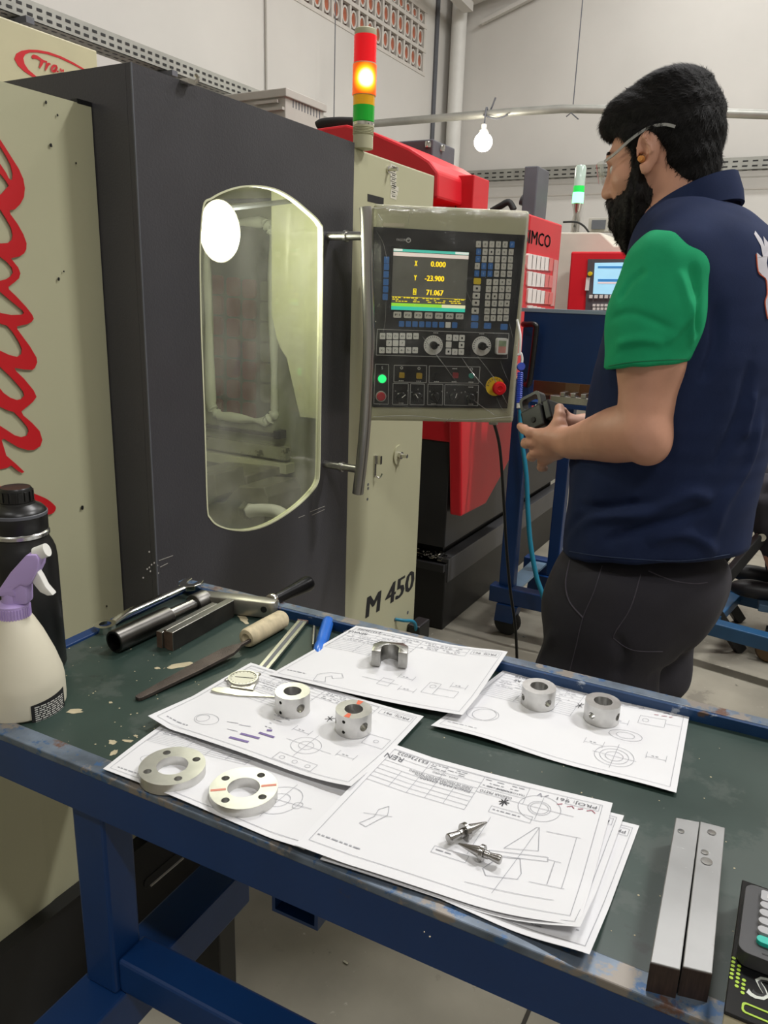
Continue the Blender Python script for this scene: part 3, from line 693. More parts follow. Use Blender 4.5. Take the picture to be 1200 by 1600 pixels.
def quad(pts): return [Z(*p) for p in pts]
M_fascia = mat('black_fascia', '232325', .35, var=.12, vscale=14)
MB().prism(quad([(172, 1343), (1009, 1352), (1122, 270), (172, 218)]), [], fp, 0, .003).build('fascia', M_fascia, cp)
MB().prism(quad([(165, 1340), (1008, 1351), (1040, 1048), (168, 1015)]), [], fp, .003, .0042).build('lower_fascia', mat('black_fascia_glossy', '141415', .3, var=.1), cp)
M_key = mat('grey_key', 'cfcdc2', .45, var=.04); M_keyw = mat('white_key', 'e4e3dd', .45, var=.03); M_keyb = mat('blue_key', '3a72b8', .45, var=.06); M_keyy = mat('yellow_key', 'e2c51e', .45)
letters = MB(); lettersw = MB()
def key(x, y, w_, h_, M, txt=None, ink=None, d=.004):
    u, v = Z(x, y); us = w_/4*(PW/248)/1; hs = h_/4*(PW/248)
    o_ = MB().prism(rrect(u-us/2, v-hs/2, u+us/2, v+hs/2, us*.12, 2), [], fp, .002, .002+d).build('key', M, cp)
    if txt:
        tb = letters if M is not M_keyb else lettersw
        add_text(tb, txt, lambda a, b_: fp(a, b_, .0024+d), u, v, hs*.34, us*(.3 if len(txt) == 1 else .62), center=True)
KW, KH = 31, 38
rowsK = [(327, [828, 870, 911, 952, 994, 1037], 'ABCDEF', [5]), (374, [828, 868, 908, 949, 990, 1031], 'GHIJKL', [0]), (420, [824, 864, 905, 946, 987, 1027], 'MNOOPQ', [0]),
         (464, [820, 861, 902, 944, 984, 1024], 'RSTUVW', [1, 2]), (510, [817, 858, 899, 940, 981, 1021], ['X', 'Y', 'Z', 'SP', 'CL', 'INS'], [0, 1, 2])]
for y, xs_, lt, bl in rowsK:
    for i, x in enumerate(xs_): key(x, y+(x-828)*.012, KW, KH, M_keyb if i in bl else M_key, lt[i])
for y, xs_, lt in [(563, [893, 935, 976, 1017], ['/', '7', '8', '9']), (607, [890, 932, 973, 1014], ['*', '4', '5', '6']), (652, [886, 928, 970, 1011], ['-', '1', '2', '3']), (697, [884, 926, 968, 1005], ['+', '=', '0', '.']), (745, [881, 922, 963, 1001], ['PG', '<', '^', '>']), (788, [879, 919, 960, 999], ['ESC', 'v', 'Z', 'ENT'])]:
    for i, x in enumerate(xs_): key(x, y, KW+2, KH, M_key, lt[i])
for x, y, M, t_ in [(820, 558, M_keyy, None), (817, 603, M_key, '-'), (814, 648, M_key, '-'), (811, 692, M_key, '-'), (807, 742, M_key, '-'), (805, 787, M_keyb, None), (803, 832, M_keyb, None), (884, 836, M_keyb, None), (987, 842, M_keyb, None)]: key(x, y, 47, KH, M, t_)
for x, y in [(255, 425), (254, 468), (252, 515), (251, 563), (249, 608), (246, 655)]: key(x, y, 33, 40, M_keyb)
for i, x in enumerate([322, 387, 452, 517, 582, 647, 710]): key(x, 767+i*1.6, 51, 38, M_key, 'F%d' % (i+1))
for i, x in enumerate([348, 390, 432, 474, 515, 556, 598, 638, 679]): key(x, 824+i*.9, 34, 36, M_keyb if i != 7 else M_keyw)
for y, xs_, lt in [(900, [230, 271, 312, 354, 396, 438], ['X+', 'Y+', 'Z+', '4+', '5+', '6+']), (944, [270, 311, 352], ['7', '', '7']), (988, [226, 268, 309, 350, 392, 433], ['X-', 'Y-', 'Z-', '4-', '5-', '6-'])]:
    for i, x in enumerate(xs_): key(x, y, 36, 39, M_keyw, lt[i] or None)
for x, y, t_ in [(644, 909, '+'), (686, 911, '%'), (725, 912, '-'), (642, 953, None), (722, 956, 'I'), (640, 996, '1'), (680, 998, '2'), (720, 998, '0')]: key(x, y, 36, 39, M_keyw, t_)
# knobs with white dials
def dial(x, y, r, a):
    u, v = Z(x, y); R = r/4*(PW/248)
    c = fp(u, v); Mk = frame(c, pu, pn)
    d_ = MB().lathe([(0, .003), (R, .003), (R, .005), (0, .005)], 36, Mk, False).build('dial', M_keyw, cp, smooth=30)
    k = MB(); k.lathe([(R*.42, .005), (R*.4, .02), (R*.34, .022), (0, .022)], 24, Mk); k.box((0, -R*.1, .02), (R*.52, R*.1, .024), Mk @ R3('Z', a))
    k.build('knob', M_blackpl, d_, smooth=35)
    t_ = MB()
    for i in range(16):
        b_ = math.radians(200-i*14.5); t_.box((R*.78, -.0006, .0051), (R*.92, .0006, .0054), Mk @ R3('Z', math.degrees(b_)))
    t_.build('dial_marks', M_ink, d_)['kind'] = 'stuff'
dial(546, 957, 63, 10); dial(848, 962, 63, -5)
u, v = Z(966, 962); R_ = PW/248/4
pend = MB().prism(rrect(u-36*R_, v-52*R_, u+38*R_, v+52*R_, 10*R_, 3), [], fp, .003, .02).build('switch_cover', M_keyw, cp, bev=.002)
MB().prism([(u-24*R_, v), (u+26*R_, v), (u+26*R_, v+36*R_), (u-24*R_, v+38*R_)], [], fp, .02, .0206).build('start_field', mat('sage_green_print', '93a583', .5), cp)
MB().prism([(u-25*R_, v-42*R_), (u+25*R_, v-42*R_), (u+26*R_, v), (u-24*R_, v)], [], fp, .02, .0206).build('stop_field', mat('salmon_print', 'cf8f83', .5), cp)
# thin white outlines
def outline(pts, wd=.0007):
    b_ = MB(); q = [Z(*p) for p in pts]; n = len(q)
    for i in range(n): b_.bar(fp(*q[i], .0045), fp(*q[(i+1) % n], .0045), wd*2, .0006, pn)
    return b_
M_line = mat('grey_print_line', 'a9a9a6', .6)
for bx in ([(185, 1075), (268, 1077), (265, 1325), (175, 1322)], [(302, 1082), (505, 1084), (503, 1190), (300, 1186)], [(521, 1086), (838, 1092), (830, 1194), (519, 1190)], [(295, 1195), (391, 1197), (388, 1328), (292, 1326)], [(404, 1197), (491, 1199), (488, 1329), (401, 1327)], [(513, 1199), (607, 1201), (603, 1330), (510, 1328)], [(619, 1202), (828, 1206), (824, 1334), (615, 1330)], [(197, 857), (1018, 884), (1008, 1040), (190, 1018)]):
    outline(bx).build('print_frame', M_line, cp)
def button(x, y, r, M, name='button', h=.008, sq=False, ringM=None):
    u, v = Z(x, y); R = r/4*(PW/248); Mk = frame(fp(u, v), pu, pn)
    if sq: return MB().prism(rrect(u-R, v-R, u+R, v+R, R*.2, 2), [], fp, .004, .004+h).build(name, M, cp)
    o_ = MB().lathe([(0, .003), (R, .003), (R, .003+h*.7), (R*.85, .003+h), (0, .003+h)], 28, Mk, False).build(name, M, cp, smooth=40)
    if ringM: MB().ring([(R*1.02, .003), (R*1.25, .003), (R*1.2, .007), (R*1.02, .007)], 28, Mk).build('ring', ringM, o_, smooth=40)
    return o_
button(227, 1166, 27, mat('lit_green_button', '20e878', .4, emit=1.6), 'green_button', ringM=M_greydk)
button(220, 1276, 29, mat('red_button', 'b3202c', .4), 'red_button', ringM=M_grey)
M_ybt = mat('amber_button', 'a88a24', .45)
button(349, 1143, 17, M_ybt, sq=True); button(457, 1147, 18, M_ybt, sq=True)
button(683, 1144, 18, mat('dark_red_button', '8c1f26', .45), sq=True); button(782, 1148, 18, mat('teal_button', '2f8f80', .45))
for x, y in ((573, 1143),): button(x, y, 20, M_blackpl, sq=True, h=.003)
for x, y, a in ((345, 1278, 40), (445, 1280, 125), (558, 1278, 120), (676, 1280, 75), (776, 1287, 120)):
    u, v = Z(x, y); R = 34/4*(PW/248); Mk = frame(fp(u, v), pu, pn)
    k = MB().lathe([(R, .004), (R*.95, .01), (R*.8, .012), (0, .012)], 24, Mk); k.box((-R*.95, -R*.25, .012), (R*.95, R*.25, .022), Mk @ R3('Z', a))
    ko = k.build('selector_knob', M_blackpl, cp, smooth=35)
    if x not in (558, 776): MB().box((0, -R*.07, .0221), (R*.9, R*.07, .0228), Mk @ R3('Z', a)).build('pointer', M_keyw, ko)
sm = MB()
for x, y in ((310, 1242), (388, 1240), (412, 1250), (452, 1232), (525, 1245), (600, 1245), (632, 1252), (680, 1235), (722, 1252), (745, 1248), (820, 1250)): 
    u, v = Z(x, y); sm.ring([(.0011, .0046), (.0016, .0046), (.0016, .005), (.0011, .005)], 10, frame(fp(u, v), pu, pn))
for x, y in ((346, 1178), (455, 1181), (566, 1184), (676, 1185), (781, 1187), (345, 1318), (548, 1322), (780, 1325), (680, 1103), (562, 880), (848, 886), (780, 1218)):
    u, v = Z(x, y)
    for k in (-1, 0, 1): sm.prism([(u+k*.0042-.0016, v-.001), (u+k*.0042+.0016, v-.001), (u+k*.0042+.0016, v+.001), (u+k*.0042-.0016, v+.001)], [], fp, .0043, .0046)
for x, y in ((349, 1098), (457, 1101), (785, 1106)):
    u, v = Z(x, y); sm.ring([(.0022, .0046), (.0034, .0046), (.0034, .005), (.0022, .005)], 14, frame(fp(u, v), pu, pn))
u, v = Z(228, 1098); add_text(sm, 'S', lambda a, b_: fp(a, b_, .0046), u, v, .007, center=True)
sm.build('panel_print', mat('white_print', 'c9c9c6', .6), cp)['kind'] = 'stuff'
letters.build('key_print', M_ink, cp)['kind'] = 'stuff'; lettersw.build('blue_key_print', mat('pale_blue_print', '9fc0e6', .6), cp)['kind'] = 'stuff'
# emergency stop
u, v = Z(930, 1213); R = 63/4*(PW/248); Mk = frame(fp(u, v), pu, pn)
es = MB().lathe([(0, .004), (R, .004), (R, .007), (0, .007)], 40, Mk, False).build('emergency_plate', mat('yellow_plate', 'e9c412', .4), cp, smooth=30)
u2, v2 = Z(944, 1219); R2 = 45/4*(PW/248); Mk2 = frame(fp(u2, v2), pu, pn)
MB().lathe([(R2*.6, .007), (R2*.6, .02), (R2, .022), (R2, .03), (R2*.85, .035), (R2*.4, .036), (R2*.3, .034), (0, .034)], 36, Mk2).build('emergency_stop_button', mat('red_mushroom', 'd3141c', .35), es, smooth=40)
b = MB()
for i, ch in enumerate('EMERGENCY'):
    a = math.radians(172-i*19); add_text(b, ch, lambda p, q: Mk @ Vector((p, q, .0073)), R*.8*math.cos(a), R*.8*math.sin(a), R*.24, R*.17, center=True, rot=math.degrees(a)-90)
b.build('emergency_print', M_ink, es)
# screen
def lerp4(c, s, t):
    a, b_, d_, e_ = c
    return ((a[0]*(1-s)+b_[0]*s)*(1-t)+(e_[0]*(1-s)+d_[0]*s)*t, (a[1]*(1-s)+b_[1]*s)*(1-t)+(e_[1]*(1-s)+d_[1]*s)*t)
SC = [Z(283, 735), Z(743, 752), Z(768, 378), Z(298, 353)]    # bl br tr tl
MB().prism([lerp4(SC, *p) for p in ((-.02, -.025), (1.02, -.025), (1.02, 1.03), (-.02, 1.03))], [SC], fp, .003, .006).build('screen_bezel', M_blackpl, cp)
M_scr = mat('screen_background', '57564e', .2, emit=.5, var=.1, vscale=20)
scr = MB().prism(SC, [], fp, .003, .0045).build('screen', M_scr, cp)
def sbox(x0, y0, x1, y1, M, name, d=.0049):
    MB().prism([lerp4(SC, x0, y0), lerp4(SC, x1, y0), lerp4(SC, x1, y1), lerp4(SC, x0, y1)], [], fp, .0044, d).build(name, M, scr)
def em(n, c, s=1.0): return mat(n, c, .4, emit=s, var=0)
sbox(0, .955, 1, .998, em('teal_bar', '4fc9b4', .8), 'title_bar'); sbox(0, .885, 1, .945, em('pale_bar', 'e9d9cf', .8), 'pale_bar')
sbox(0, .965, .12, .998, em('white_bar', 'e8f0e8', .9), 'title_field', .0051); sbox(.82, .96, 1, .996, em('white_bar', 'e8f0e8', .9), 'title_field', .0051)
sbox(0, .0, 1, .062, em('teal_low_bar', '2fc2a6', .9), 'soft_bar'); sbox(0, .062, .68, .115, em('lime_bar', '8fd83a', .9), 'message_bar'); sbox(.68, .062, 1, .115, em('cream_bar', 'e6e2b8', .9), 'message_field')
M_ylw = em('yellow_digits', 'f2d81e', 1.0)
def stext(s, x, y, h, wd):
    add_text(b, s, lambda a, c_: fp(*lerp4(SC, a, c_), .0052), x, y, h, wd)
b = MB()
for k in range(3):
    o_ = k*.004
    stext('X', .285+o_, .735, .085, .033); stext('0.000', .5+o_, .735, .09, .195)
    stext('Y', .285+o_, .5, .085, .033); stext('-23.900', .43+o_, .5, .09, .255)
    stext('71.067', .46+o_, .265, .09, .225)
random.seed(3)
for row, y in ((0, .2), (1, .17), (2, .14)):
    x = .01
    while x < .97:
        l = random.uniform(.015, .05)
        if random.random() < (.8, .45, .55)[row]: b.prism([lerp4(SC, x, y), lerp4(SC, min(x+l, .98), y), lerp4(SC, min(x+l, .98), y+.014), lerp4(SC, x, y+.014)], [], fp, .0045, .0051)
        x += l+.012
b.prism([lerp4(SC, 0, .217), lerp4(SC, 1, .217), lerp4(SC, 1, .222), lerp4(SC, 0, .222)], [], fp, .0045, .0051)
b.build('readout_text', M_ylw, scr)
zb = MB(); zb.prism([lerp4(SC, .283, .26), lerp4(SC, .328, .26), lerp4(SC, .328, .365), lerp4(SC, .283, .365)], [], fp, .0045, .005); zb.build('axis_highlight', M_ylw, scr)
b = MB(); add_text(b, 'Z', lambda a, c_: fp(*lerp4(SC, a, c_), .0054), .29, .275, .075, .03); b.build('axis_letter', mat('dark_axis_letter', '4a4220', .5), scr)
# maker's name and fixing screws
b = MB(); u, v = Z(318, 306); add_text(b, 'FAGOR', lambda p, q: fp(p, q, .0033), u, v, .0052, .021)
u, v = Z(392, 302); b.ring([(.0036, .0031), (.0056, .0031), (.0056, .0036), (.0036, .0036)], 20, frame(fp(u, v), pu, pn))
b.bar(fp(u-.006, v+.0006, .0034), fp(u+.002, v+.0018, .0034), .0014, .0006, pn); b.build('maker_print', mat('white_print', 'c9c9c6', .6), cp)
for x, y in ((195, 235), (1088, 290), (1056, 678), (1020, 1045), (180, 1030)):
    u, v = Z(x, y); MB().lathe([(.0055, .003), (.0055, .0042), (0, .0045)], 14, frame(fp(u, v), pu, pn)).build('screw', M_fascia, cp, smooth=40)
MB().prism(quad([(235, 193), (368, 196), (368, 221), (235, 217)]), [], fp, 0, .0008).build('label_strip', mat('beige_label', 'c9c2a8', .6), cp)
# crinkled clear film stretched over the panel
random.seed(5)
def wr(u, v):
    return .028+.004*math.sin(23*u+9*v+2*math.sin(31*v))+.003*math.sin(61*(u-.5*v)+1.3)+.0025*math.sin(90*(u*.8+v*.25))
nu, nv = 60, 70; vs = []; fs = []
for i in range(nu+1):
    for k in range(nv+1):
        u, v = PW*i/nu, PH*k/nv
        e = min(1, min(i, nu-i)/3, min(k, nv-k)/3); vs.append(fp(u, v, .002+(wr(u, v)-.002)*e))
for i in range(nu):
    for k in range(nv): a = i*(nv+1)+k; fs.append((a, a+nv+1, a+nv+2, a+1))
film = MB().add(vs, fs).build('plastic_film', clear('crinkled_film', 'f4f4f2', .015, .12, haze=.045, bump=.6, bscale=55), cp, smooth=180)
M_crease = mat('film_crease_glint', 'cfcfc8', .25, var=.1)  # pale streaks on the folds: film highlights put into colour and shape
for pts, wd in (([(470, 900), (560, 1020), (690, 1190)], .0035), ([(700, 1010), (790, 1140), (860, 1220)], .004), ([(810, 1020), (905, 1150), (1000, 1330)], .0032), ([(775, 1285), (850, 1340), (930, 1390)], .003), ([(930, 1280), (965, 1350), (1035, 1400)], .0016), ([(945, 1040), (970, 1110), (1000, 1180)], .0012), ([(1005, 815), (1015, 860), (1030, 920)], .0018), ([(395, 95), (388, 150), (380, 215)], .0013), ([(720, 560), (770, 690), (830, 800)], .0012), ([(185, 250), (230, 330), (260, 470)], .0014), ([(245, 660), (240, 800), (225, 880)], .0012), ([(290, 1330), (340, 1325), (420, 1345)], .0012), ([(600, 1435), (640, 1405), (665, 1400)], .0018)):
    q = smoothpath([Vector((*Z(*p), 0)) for p in pts], 5); n = len(q)
    b = MB(); b.tube([fp(p.x, p.y, wr(p.x, p.y)+.001) for p in q], [wd*.28*(.25+math.sin(math.pi*i/(n-1))) for i in range(n)], 6)
    b.build('film_crease_glint', clear('film_fold_glint', 'e6e6e2', .25, .18, haze=.12), film, smooth=60)
for pts, wd in (([(150, 100), (210, 105), (300, 92), (420, 108)], .001), ([(200, 140), (225, 180)], .0012), ([(170, 1400), (420, 1395), (700, 1420), (1030, 1400)], .0012)):
    q = smoothpath([Vector((*Z(*p), 0)) for p in pts], 6)
    MB().tube([fp(p.x, p.y, .012) for p in q], wd*.7, 6).build('film_crease_glint', M_crease, film, smooth=60)
# cable down from the panel
c0 = fp(*UV(779, 657), -.05)
g0 = PZ(812, 1035, .0)
cb = MB().tube([c0+Vector((0, 0, .004)), c0-Vector((0, 0, .018))], .011, 14).build('cable_gland', M_grey, cp, smooth=40)
mid = []
for px_, py_, t in ((781, 700, .1), (787, 780, .3), (791, 850, .5), (797, 920, .7), (806, 990, .9)):
    d_ = (c0-CAMP).dot(fwd)*(1-t)+(g0-CAMP).dot(fwd)*t*1.0
    mid.append(PD(px_, py_, (c0-CAMP).dot(fwd)+.12*t))
mid.append(mid[-1]+Vector((.02, .03, -.25))); mid.append(Vector((mid[-1].x+.03, mid[-1].y+.05, .012))); mid.append(Vector((mid[-1].x-.3, mid[-1].y+.12, .012)))
MB().tube(smoothpath([c0-Vector((0, 0, .01))]+mid, 8), .0042, 8).build('cable', M_blackpl, cp, smooth=60)
# ------------------------------------------------------------------ workbench
TZ = .82
TA = math.radians(2.15)
tl = Vector((math.cos(TA), math.sin(TA), 0)); ts = Vector((-math.sin(TA), math.cos(TA), 0))
TO = Vector((-.925, .487, 0)); TL, TW = 1.62, .494
def tb(a, s, z): return TO+tl*a+ts*s+Vector((0, 0, z))
Mt_ = Matrix(((tl.x, ts.x, 0, TO.x), (tl.y, ts.y, 0, TO.y), (0, 0, 1, 0), (0, 0, 0, 1)))
wb = thing('workbench', tb(TL/2, TW/2, 0), 'blue steel workbench on castors with dark green top and raised rim', 'workbench')
M_green = mat('dark_green_bench_top', '2c3d37', .38, var=.1, vscale=6, bump=.05, bscale=60, rvar=.12,
              wear=[('3f4a45', 9, .54), ('5d665e', 55, .68), ('1d2724', 14, .66), ('8d8d7c', 70, .74)])
MB().box((.012, .012, TZ-.02), (TL-.012, TW-.012, TZ), Mt_).build('bench_top', M_green, wb)
RZ = TZ+.014
b = MB()
for name, a, c in (('rim_front', (0, 0), (TL, .026)), ('rim_back', (0, TW-.02), (TL, TW)), ('rim_end', (0, .026), (.02, TW-.02)), ('rim_end', (TL-.02, .026), (TL, TW-.02))):
    z1 = {'rim_front': TZ+.004, 'rim_back': TZ+.016}.get(name, TZ+.004)
    MB().box((a[0], a[1], TZ-.005), (c[0], c[1], z1), Mt_).build('rim', M_blue if name == 'rim_end' else M_rim, wb, bev=.0015)
MB().box((.0, .0005, TZ-.058), (TL, .004, TZ+.002), Mt_).build('apron', M_blue, wb)
MB().box((.0, TW-.004, TZ-.058), (TL, TW, TZ+.012), Mt_).build('apron', M_blue, wb)
MB().box((0, .004, TZ-.058), (.004, TW-.004, TZ+.002), Mt_).build('apron', M_blue, wb)
MB().box((TL-.004, .004, TZ-.058), (TL, TW-.004, TZ+.002), Mt_).build('apron', M_blue, wb)
MB().box((.02, TW-.026, TZ), (TL-.02, TW-.02, TZ+.015), Mt_).build('rim_inner', mat('chipped_blue_paint', '173a63', .45, .1, var=.15, vscale=20, wear=[('8a93a0', 34, .62), ('5a463c', 20, .63)]), wb)
# frame: legs, floor beams, stretchers, cross tubes
la = PY(160, 1390, TO.y+.02).x-TO.x; LWD = .05
BZ0, BZ1 = .435, .502
for a, s0, s1 in ((la-.012, -.2, .268), (TL-.16, -.2, .268)):
    for s in (.006,):
        MB().box((a-LWD/2, s, BZ1), (a+LWD/2, s+.046, TZ-.02), Mt_).build('leg', M_blue, wb, bev=.004)
    MB().box((a-.034, s0, BZ0), (a+.034, s1, BZ1), Mt_).build('beam', M_blue, wb, bev=.004)
    MB().box((a-.03, s1-.06, .1), (a+.02, s1-.02, BZ0), Mt_).build('post', M_black, wb, bev=.003)
    MB().box((a-.03, s0+.02, .1), (a+.02, s0+.06, BZ0), Mt_).build('post', M_black, wb, bev=.003)
    for s in (s0+.04, s1-.04):
        MB().box((a-.03, s-.03, .092), (a+.03, s+.03, .12), Mt_).build('castor_plate', M_greydk, wb)
        wM = Mt_ @ T3(a, s-.01, .04) @ R3('Y', 90)
        MB().lathe([(0, -.016), (.034, -.016), (.04, -.01), (.04, .01), (.034, .016), (0, .016)], 24, wM, False).build('castor_wheel', M_rubber, wb, smooth=40)
        for q in (-.023, .023): MB().box((a+q-.003, s-.03, .03), (a+q+.003, s+.012, .094), Mt_).build('castor_fork', M_black, wb)
MB().box((la-.012+LWD/2, .012, BZ1+.002), (TL-.16-LWD/2, .058, BZ1+.05), Mt_).build('stretcher', M_blue, wb, bev=.004)
for px_, py_ in ((452, 1400),):
    a = PY(px_, py_, TO.y+.03).x-TO.x
    m = Mt_
    fnn = lambda u, v, d: m @ Vector((u, d, v))
    q0, q1 = TZ-.098, TZ-.058
    MB().prism([(a-.028, q0), (a+.028, q0), (a+.028, q1), (a-.028, q1)], [[(a-.024, q0+.004), (a+.024, q0+.004), (a+.024, q1-.004), (a-.024, q1-.004)]], fnn, .02, TW-.03).build('cross_tube', M_blue, wb)
    MB().box((a-.016, .05, q0+.004), (a+.012, .06, q1-.01), m).build('tube_plug', mat('green_plug', '1c6a52', .5), wb)
# bare patches where the paint has flaked
M_flake = mat('flaked_bare_patch', 'b9ad8e', .7, var=.1, vscale=40)
random.seed(11)
def blob(px_, py_, rx, ry, rot=0, n=14, z=TZ):
    c = PZ(px_, py_, z); pts = []
    for i in range(n):
        a = 2*math.pi*i/n; r = random.uniform(.72, 1.2); x, y = rx*r*math.cos(a), ry*r*math.sin(a)
        ca, sa = math.cos(rot), math.sin(rot); pts.append((c.x+x*ca-y*sa, c.y+x*sa+y*ca))
    return pts
flat = lambda u, v, d: (u, v, TZ+d)
for q in ((282, 1040, .02, .008, .9), (116, 1112, .011, .006, .5), (246, 1044, .004, .003, 0), (176, 1160, .006, .004, 0), (200, 1158, .007, .003, .4), (178, 1176, .004, .006, .2), (212, 1150, .003, .002, 0), (173, 1098, .003, .002, 0), (380, 967, .022, .006, -.6)):
    MB().prism(blob(*q), [], flat, -.0005, .0004).build('flaked_patch', M_flake, wb)
b = MB()
for k in range(60):
    c = PZ(random.uniform(100, 330), random.uniform(1010, 1180), TZ); b.prism(circ(c.x, c.y, random.uniform(.0005, .0013), 5), [], flat, -.0002, .0003)
for k in range(80):
    c = PZ(random.uniform(640, 1150), random.uniform(1140, 1480), TZ); b.prism(circ(c.x, c.y, random.uniform(.0005, .0012), 5), [], flat, -.0002, .0003)
b.build('paint_specks', M_flake, wb)['kind'] = 'stuff'
# ------------------------------------------------------------------ drawings on paper
M_paper = mat('white_paper', 'dfdfe1', .8, var=.015, vscale=6, bump=.08, bscale=12)
M_line2 = mat('grey_ink_line', 'a3a4aa', .8, var=.02)
M_text2 = mat('dark_ink_text', '6a6b71', .8, var=.02)
M_pen = mat('black_marker', '2a2a30', .7); M_purple = mat('purple_marker', '7a6a9c', .7); M_redpen = mat('faded_red_pen', 'b06a78', .8); M_lead = mat('grey_pencil', '8f8f9a', .8)
class Sheet:
    """paper whose four corners lie at bl, br, tr, tl; lift(u, v) gives the height of its waves and curls"""
    def __init__(s, px, base, lift, label, name='drawing_sheet', z=None):
        zz = z or [0, 0, 0, 0]
        s.c = [PZ(p[0], p[1], TZ+base+zz[i]) for i, p in enumerate(px)]
        s.base = base; s.lift = lift; n, m = 36, 28
        b = MB(); vs = []; fs = []
        for i in range(n+1):
            for k in range(m+1): vs.append(s.P(i/n, k/m))
        N_ = len(vs)
        vs += [v-Vector((0, 0, .0003)) for v in vs]
        for i in range(n):
            for k in range(m):
                a = i*(m+1)+k; fs.append((a, a+m+1, a+m+2, a+1)); fs.append((a+N_+1, a+N_+m+2, a+N_+m+1, a+N_))
        s.t = thing(name, s.P(.5, .5)-Vector((0, 0, .001)), label, 'paper', 'drawing sheets on the bench')
        b.add(vs, fs).build('sheet', M_paper, s.t, smooth=60, recalc=False)
        s.L = MB(); s.X = MB(); s.extra = {}
    def P(s, u, v, d=0):
        a, b, c, e = s.c
        p = (a*(1-u)+b*u)*(1-v)+(e*(1-u)+c*u)*v
        return p+Vector((0, 0, s.lift(u, v)+d))
    def size(s): return ((s.c[1]-s.c[0]).length+(s.c[2]-s.c[3]).length)/2, ((s.c[3]-s.c[0]).length+(s.c[2]-s.c[1]).length)/2
    def line(s, u0, v0, u1, v1, w=.0005, mb=None):
        W, H = s.size(); mb = mb or s.L
        l = math.hypot((u1-u0)*W, (v1-v0)*H); k = max(1, int(l/.02)); nx, ny = -(v1-v0)*H/l*w/2/W, (u1-u0)*W/l*w/2/H
        for i in range(k):
            a, b_ = i/k, (i+1)/k; p = [(u0+(u1-u0)*a, v0+(v1-v0)*a), (u0+(u1-u0)*b_, v0+(v1-v0)*b_)]
            mb.add([s.P(p[0][0]-nx, p[0][1]-ny, .0006), s.P(p[1][0]-nx, p[1][1]-ny, .0006), s.P(p[1][0]+nx, p[1][1]+ny, .0006), s.P(p[0][0]+nx, p[0][1]+ny, .0006)], [(0, 1, 2, 3)])
    def poly(s, pts, w=.0005, closed=False, mb=None):
        for i in range(len(pts)-(0 if closed else 1)): s.line(*pts[i], *pts[(i+1) % len(pts)], w, mb)
    def rect(s, u0, v0, u1, v1, w=.0005): s.poly([(u0, v0), (u1, v0), (u1, v1), (u0, v1)], w, True)
    def circle(s, u, v, r, w=.0005, ry=None, n=28):
        W, H = s.size(); s.poly([(u+r/W*math.cos(2*math.pi*i/n), v+(ry or r)/H*math.sin(2*math.pi*i/n)) for i in range(n)], w, True)
    def text(s, t, u, v, h, w=None, rot=180, mb=None, center=False):
        W, H = s.size(); ca, sa = math.cos(math.radians(rot)), math.sin(math.radians(rot))
        if rot == 180: v += h/H
        add_text(mb or s.X, t, lambda a, b_: s.P(u+(a*ca-b_*sa)/W, v+(a*sa+b_*ca)/H, .0007), 0, 0, h, w, center=center)
    def rows(s, u0, v0, u1, v1, n, fill=.7, seed=1, h=.0011):    # lines of writing too small to read
        r = random.Random(seed)
        for k in range(n):
            v = v0+(v1-v0)*(k+.5)/n; u = u0; end = u0+(u1-u0)*r.uniform(.7, 1)
            while u < end:
                l = r.uniform(.008, .03)
                if r.random() < fill: s.line(u, v, min(u+l, end), v, h)
                u += l+.006
    def mark(s, M, name, pts, w):
        mb = MB(); [s.poly(p, w, False, mb) for p in pts]; mb.build(name, M, s.t, recalc=False)
    def done(s):
        s.L.build('printed_lines', M_line2, s.t, recalc=False)['kind'] = 'stuff'
        if s.X.v: s.X.build('printed_text', M_text2, s.t, recalc=False)['kind'] = 'stuff'
def title_block(s, proj=True, code=None, ren=None, seed=1, extra=True):
    s.rect(.025, .04, .975, .965)
    if proj: s.rect(.8, .885, .965, .945); s.text('PROJ: 961', .952, .9, .006, .036 if s.size()[0] < .33 else .04)
    s.rect(.03, .72, .48, .955)
    for v in (.76, .80, .84, .88, .92): s.line(.03, v, .48, v)
    for u in (.12, .21, .3, .39): s.line(u, .84, u, .955)
    s.rect(.48, .84, .78, .955); s.line(.48, .9, .78, .9)
    s.rows(.5, .845, .77, .89, 2, .8, seed); s.rows(.5, .905, .77, .95, 2, .8, seed+1)
    for k in range(6): s.line(.03, .56+k*.027, .48, .56+k*.027)
    for u in (.03, .2, .3, .39, .48): s.line(u, .56, u, .72)
    s.rows(.05, .725, .45, .835, 4, .8, seed+2); s.rows(.22, .845, .46, .95, 3, .6, seed+3)
    if code: s.text(code, .2, .925, .0055, .04)
    if ren: s.text(ren, .14, .86, .0065)
def dimset(s, u, v, k=1):
    s.line(u, v, u+.08*k, v); s.line(u, v-.02, u, v+.05*k); s.line(u+.08*k, v-.02, u+.08*k, v+.05*k)
    s.rows(u+.02*k, v+.005, u+.06*k, v+.03, 1, .9, 4)
def wave(a, fu, fv, ph=0): return lambda u, v: a*(1+math.sin(fu*u+ph)*math.cos(fv*v+ph*.7))
def near(x, c, w): return max(0, 1-abs(x-c)/w)
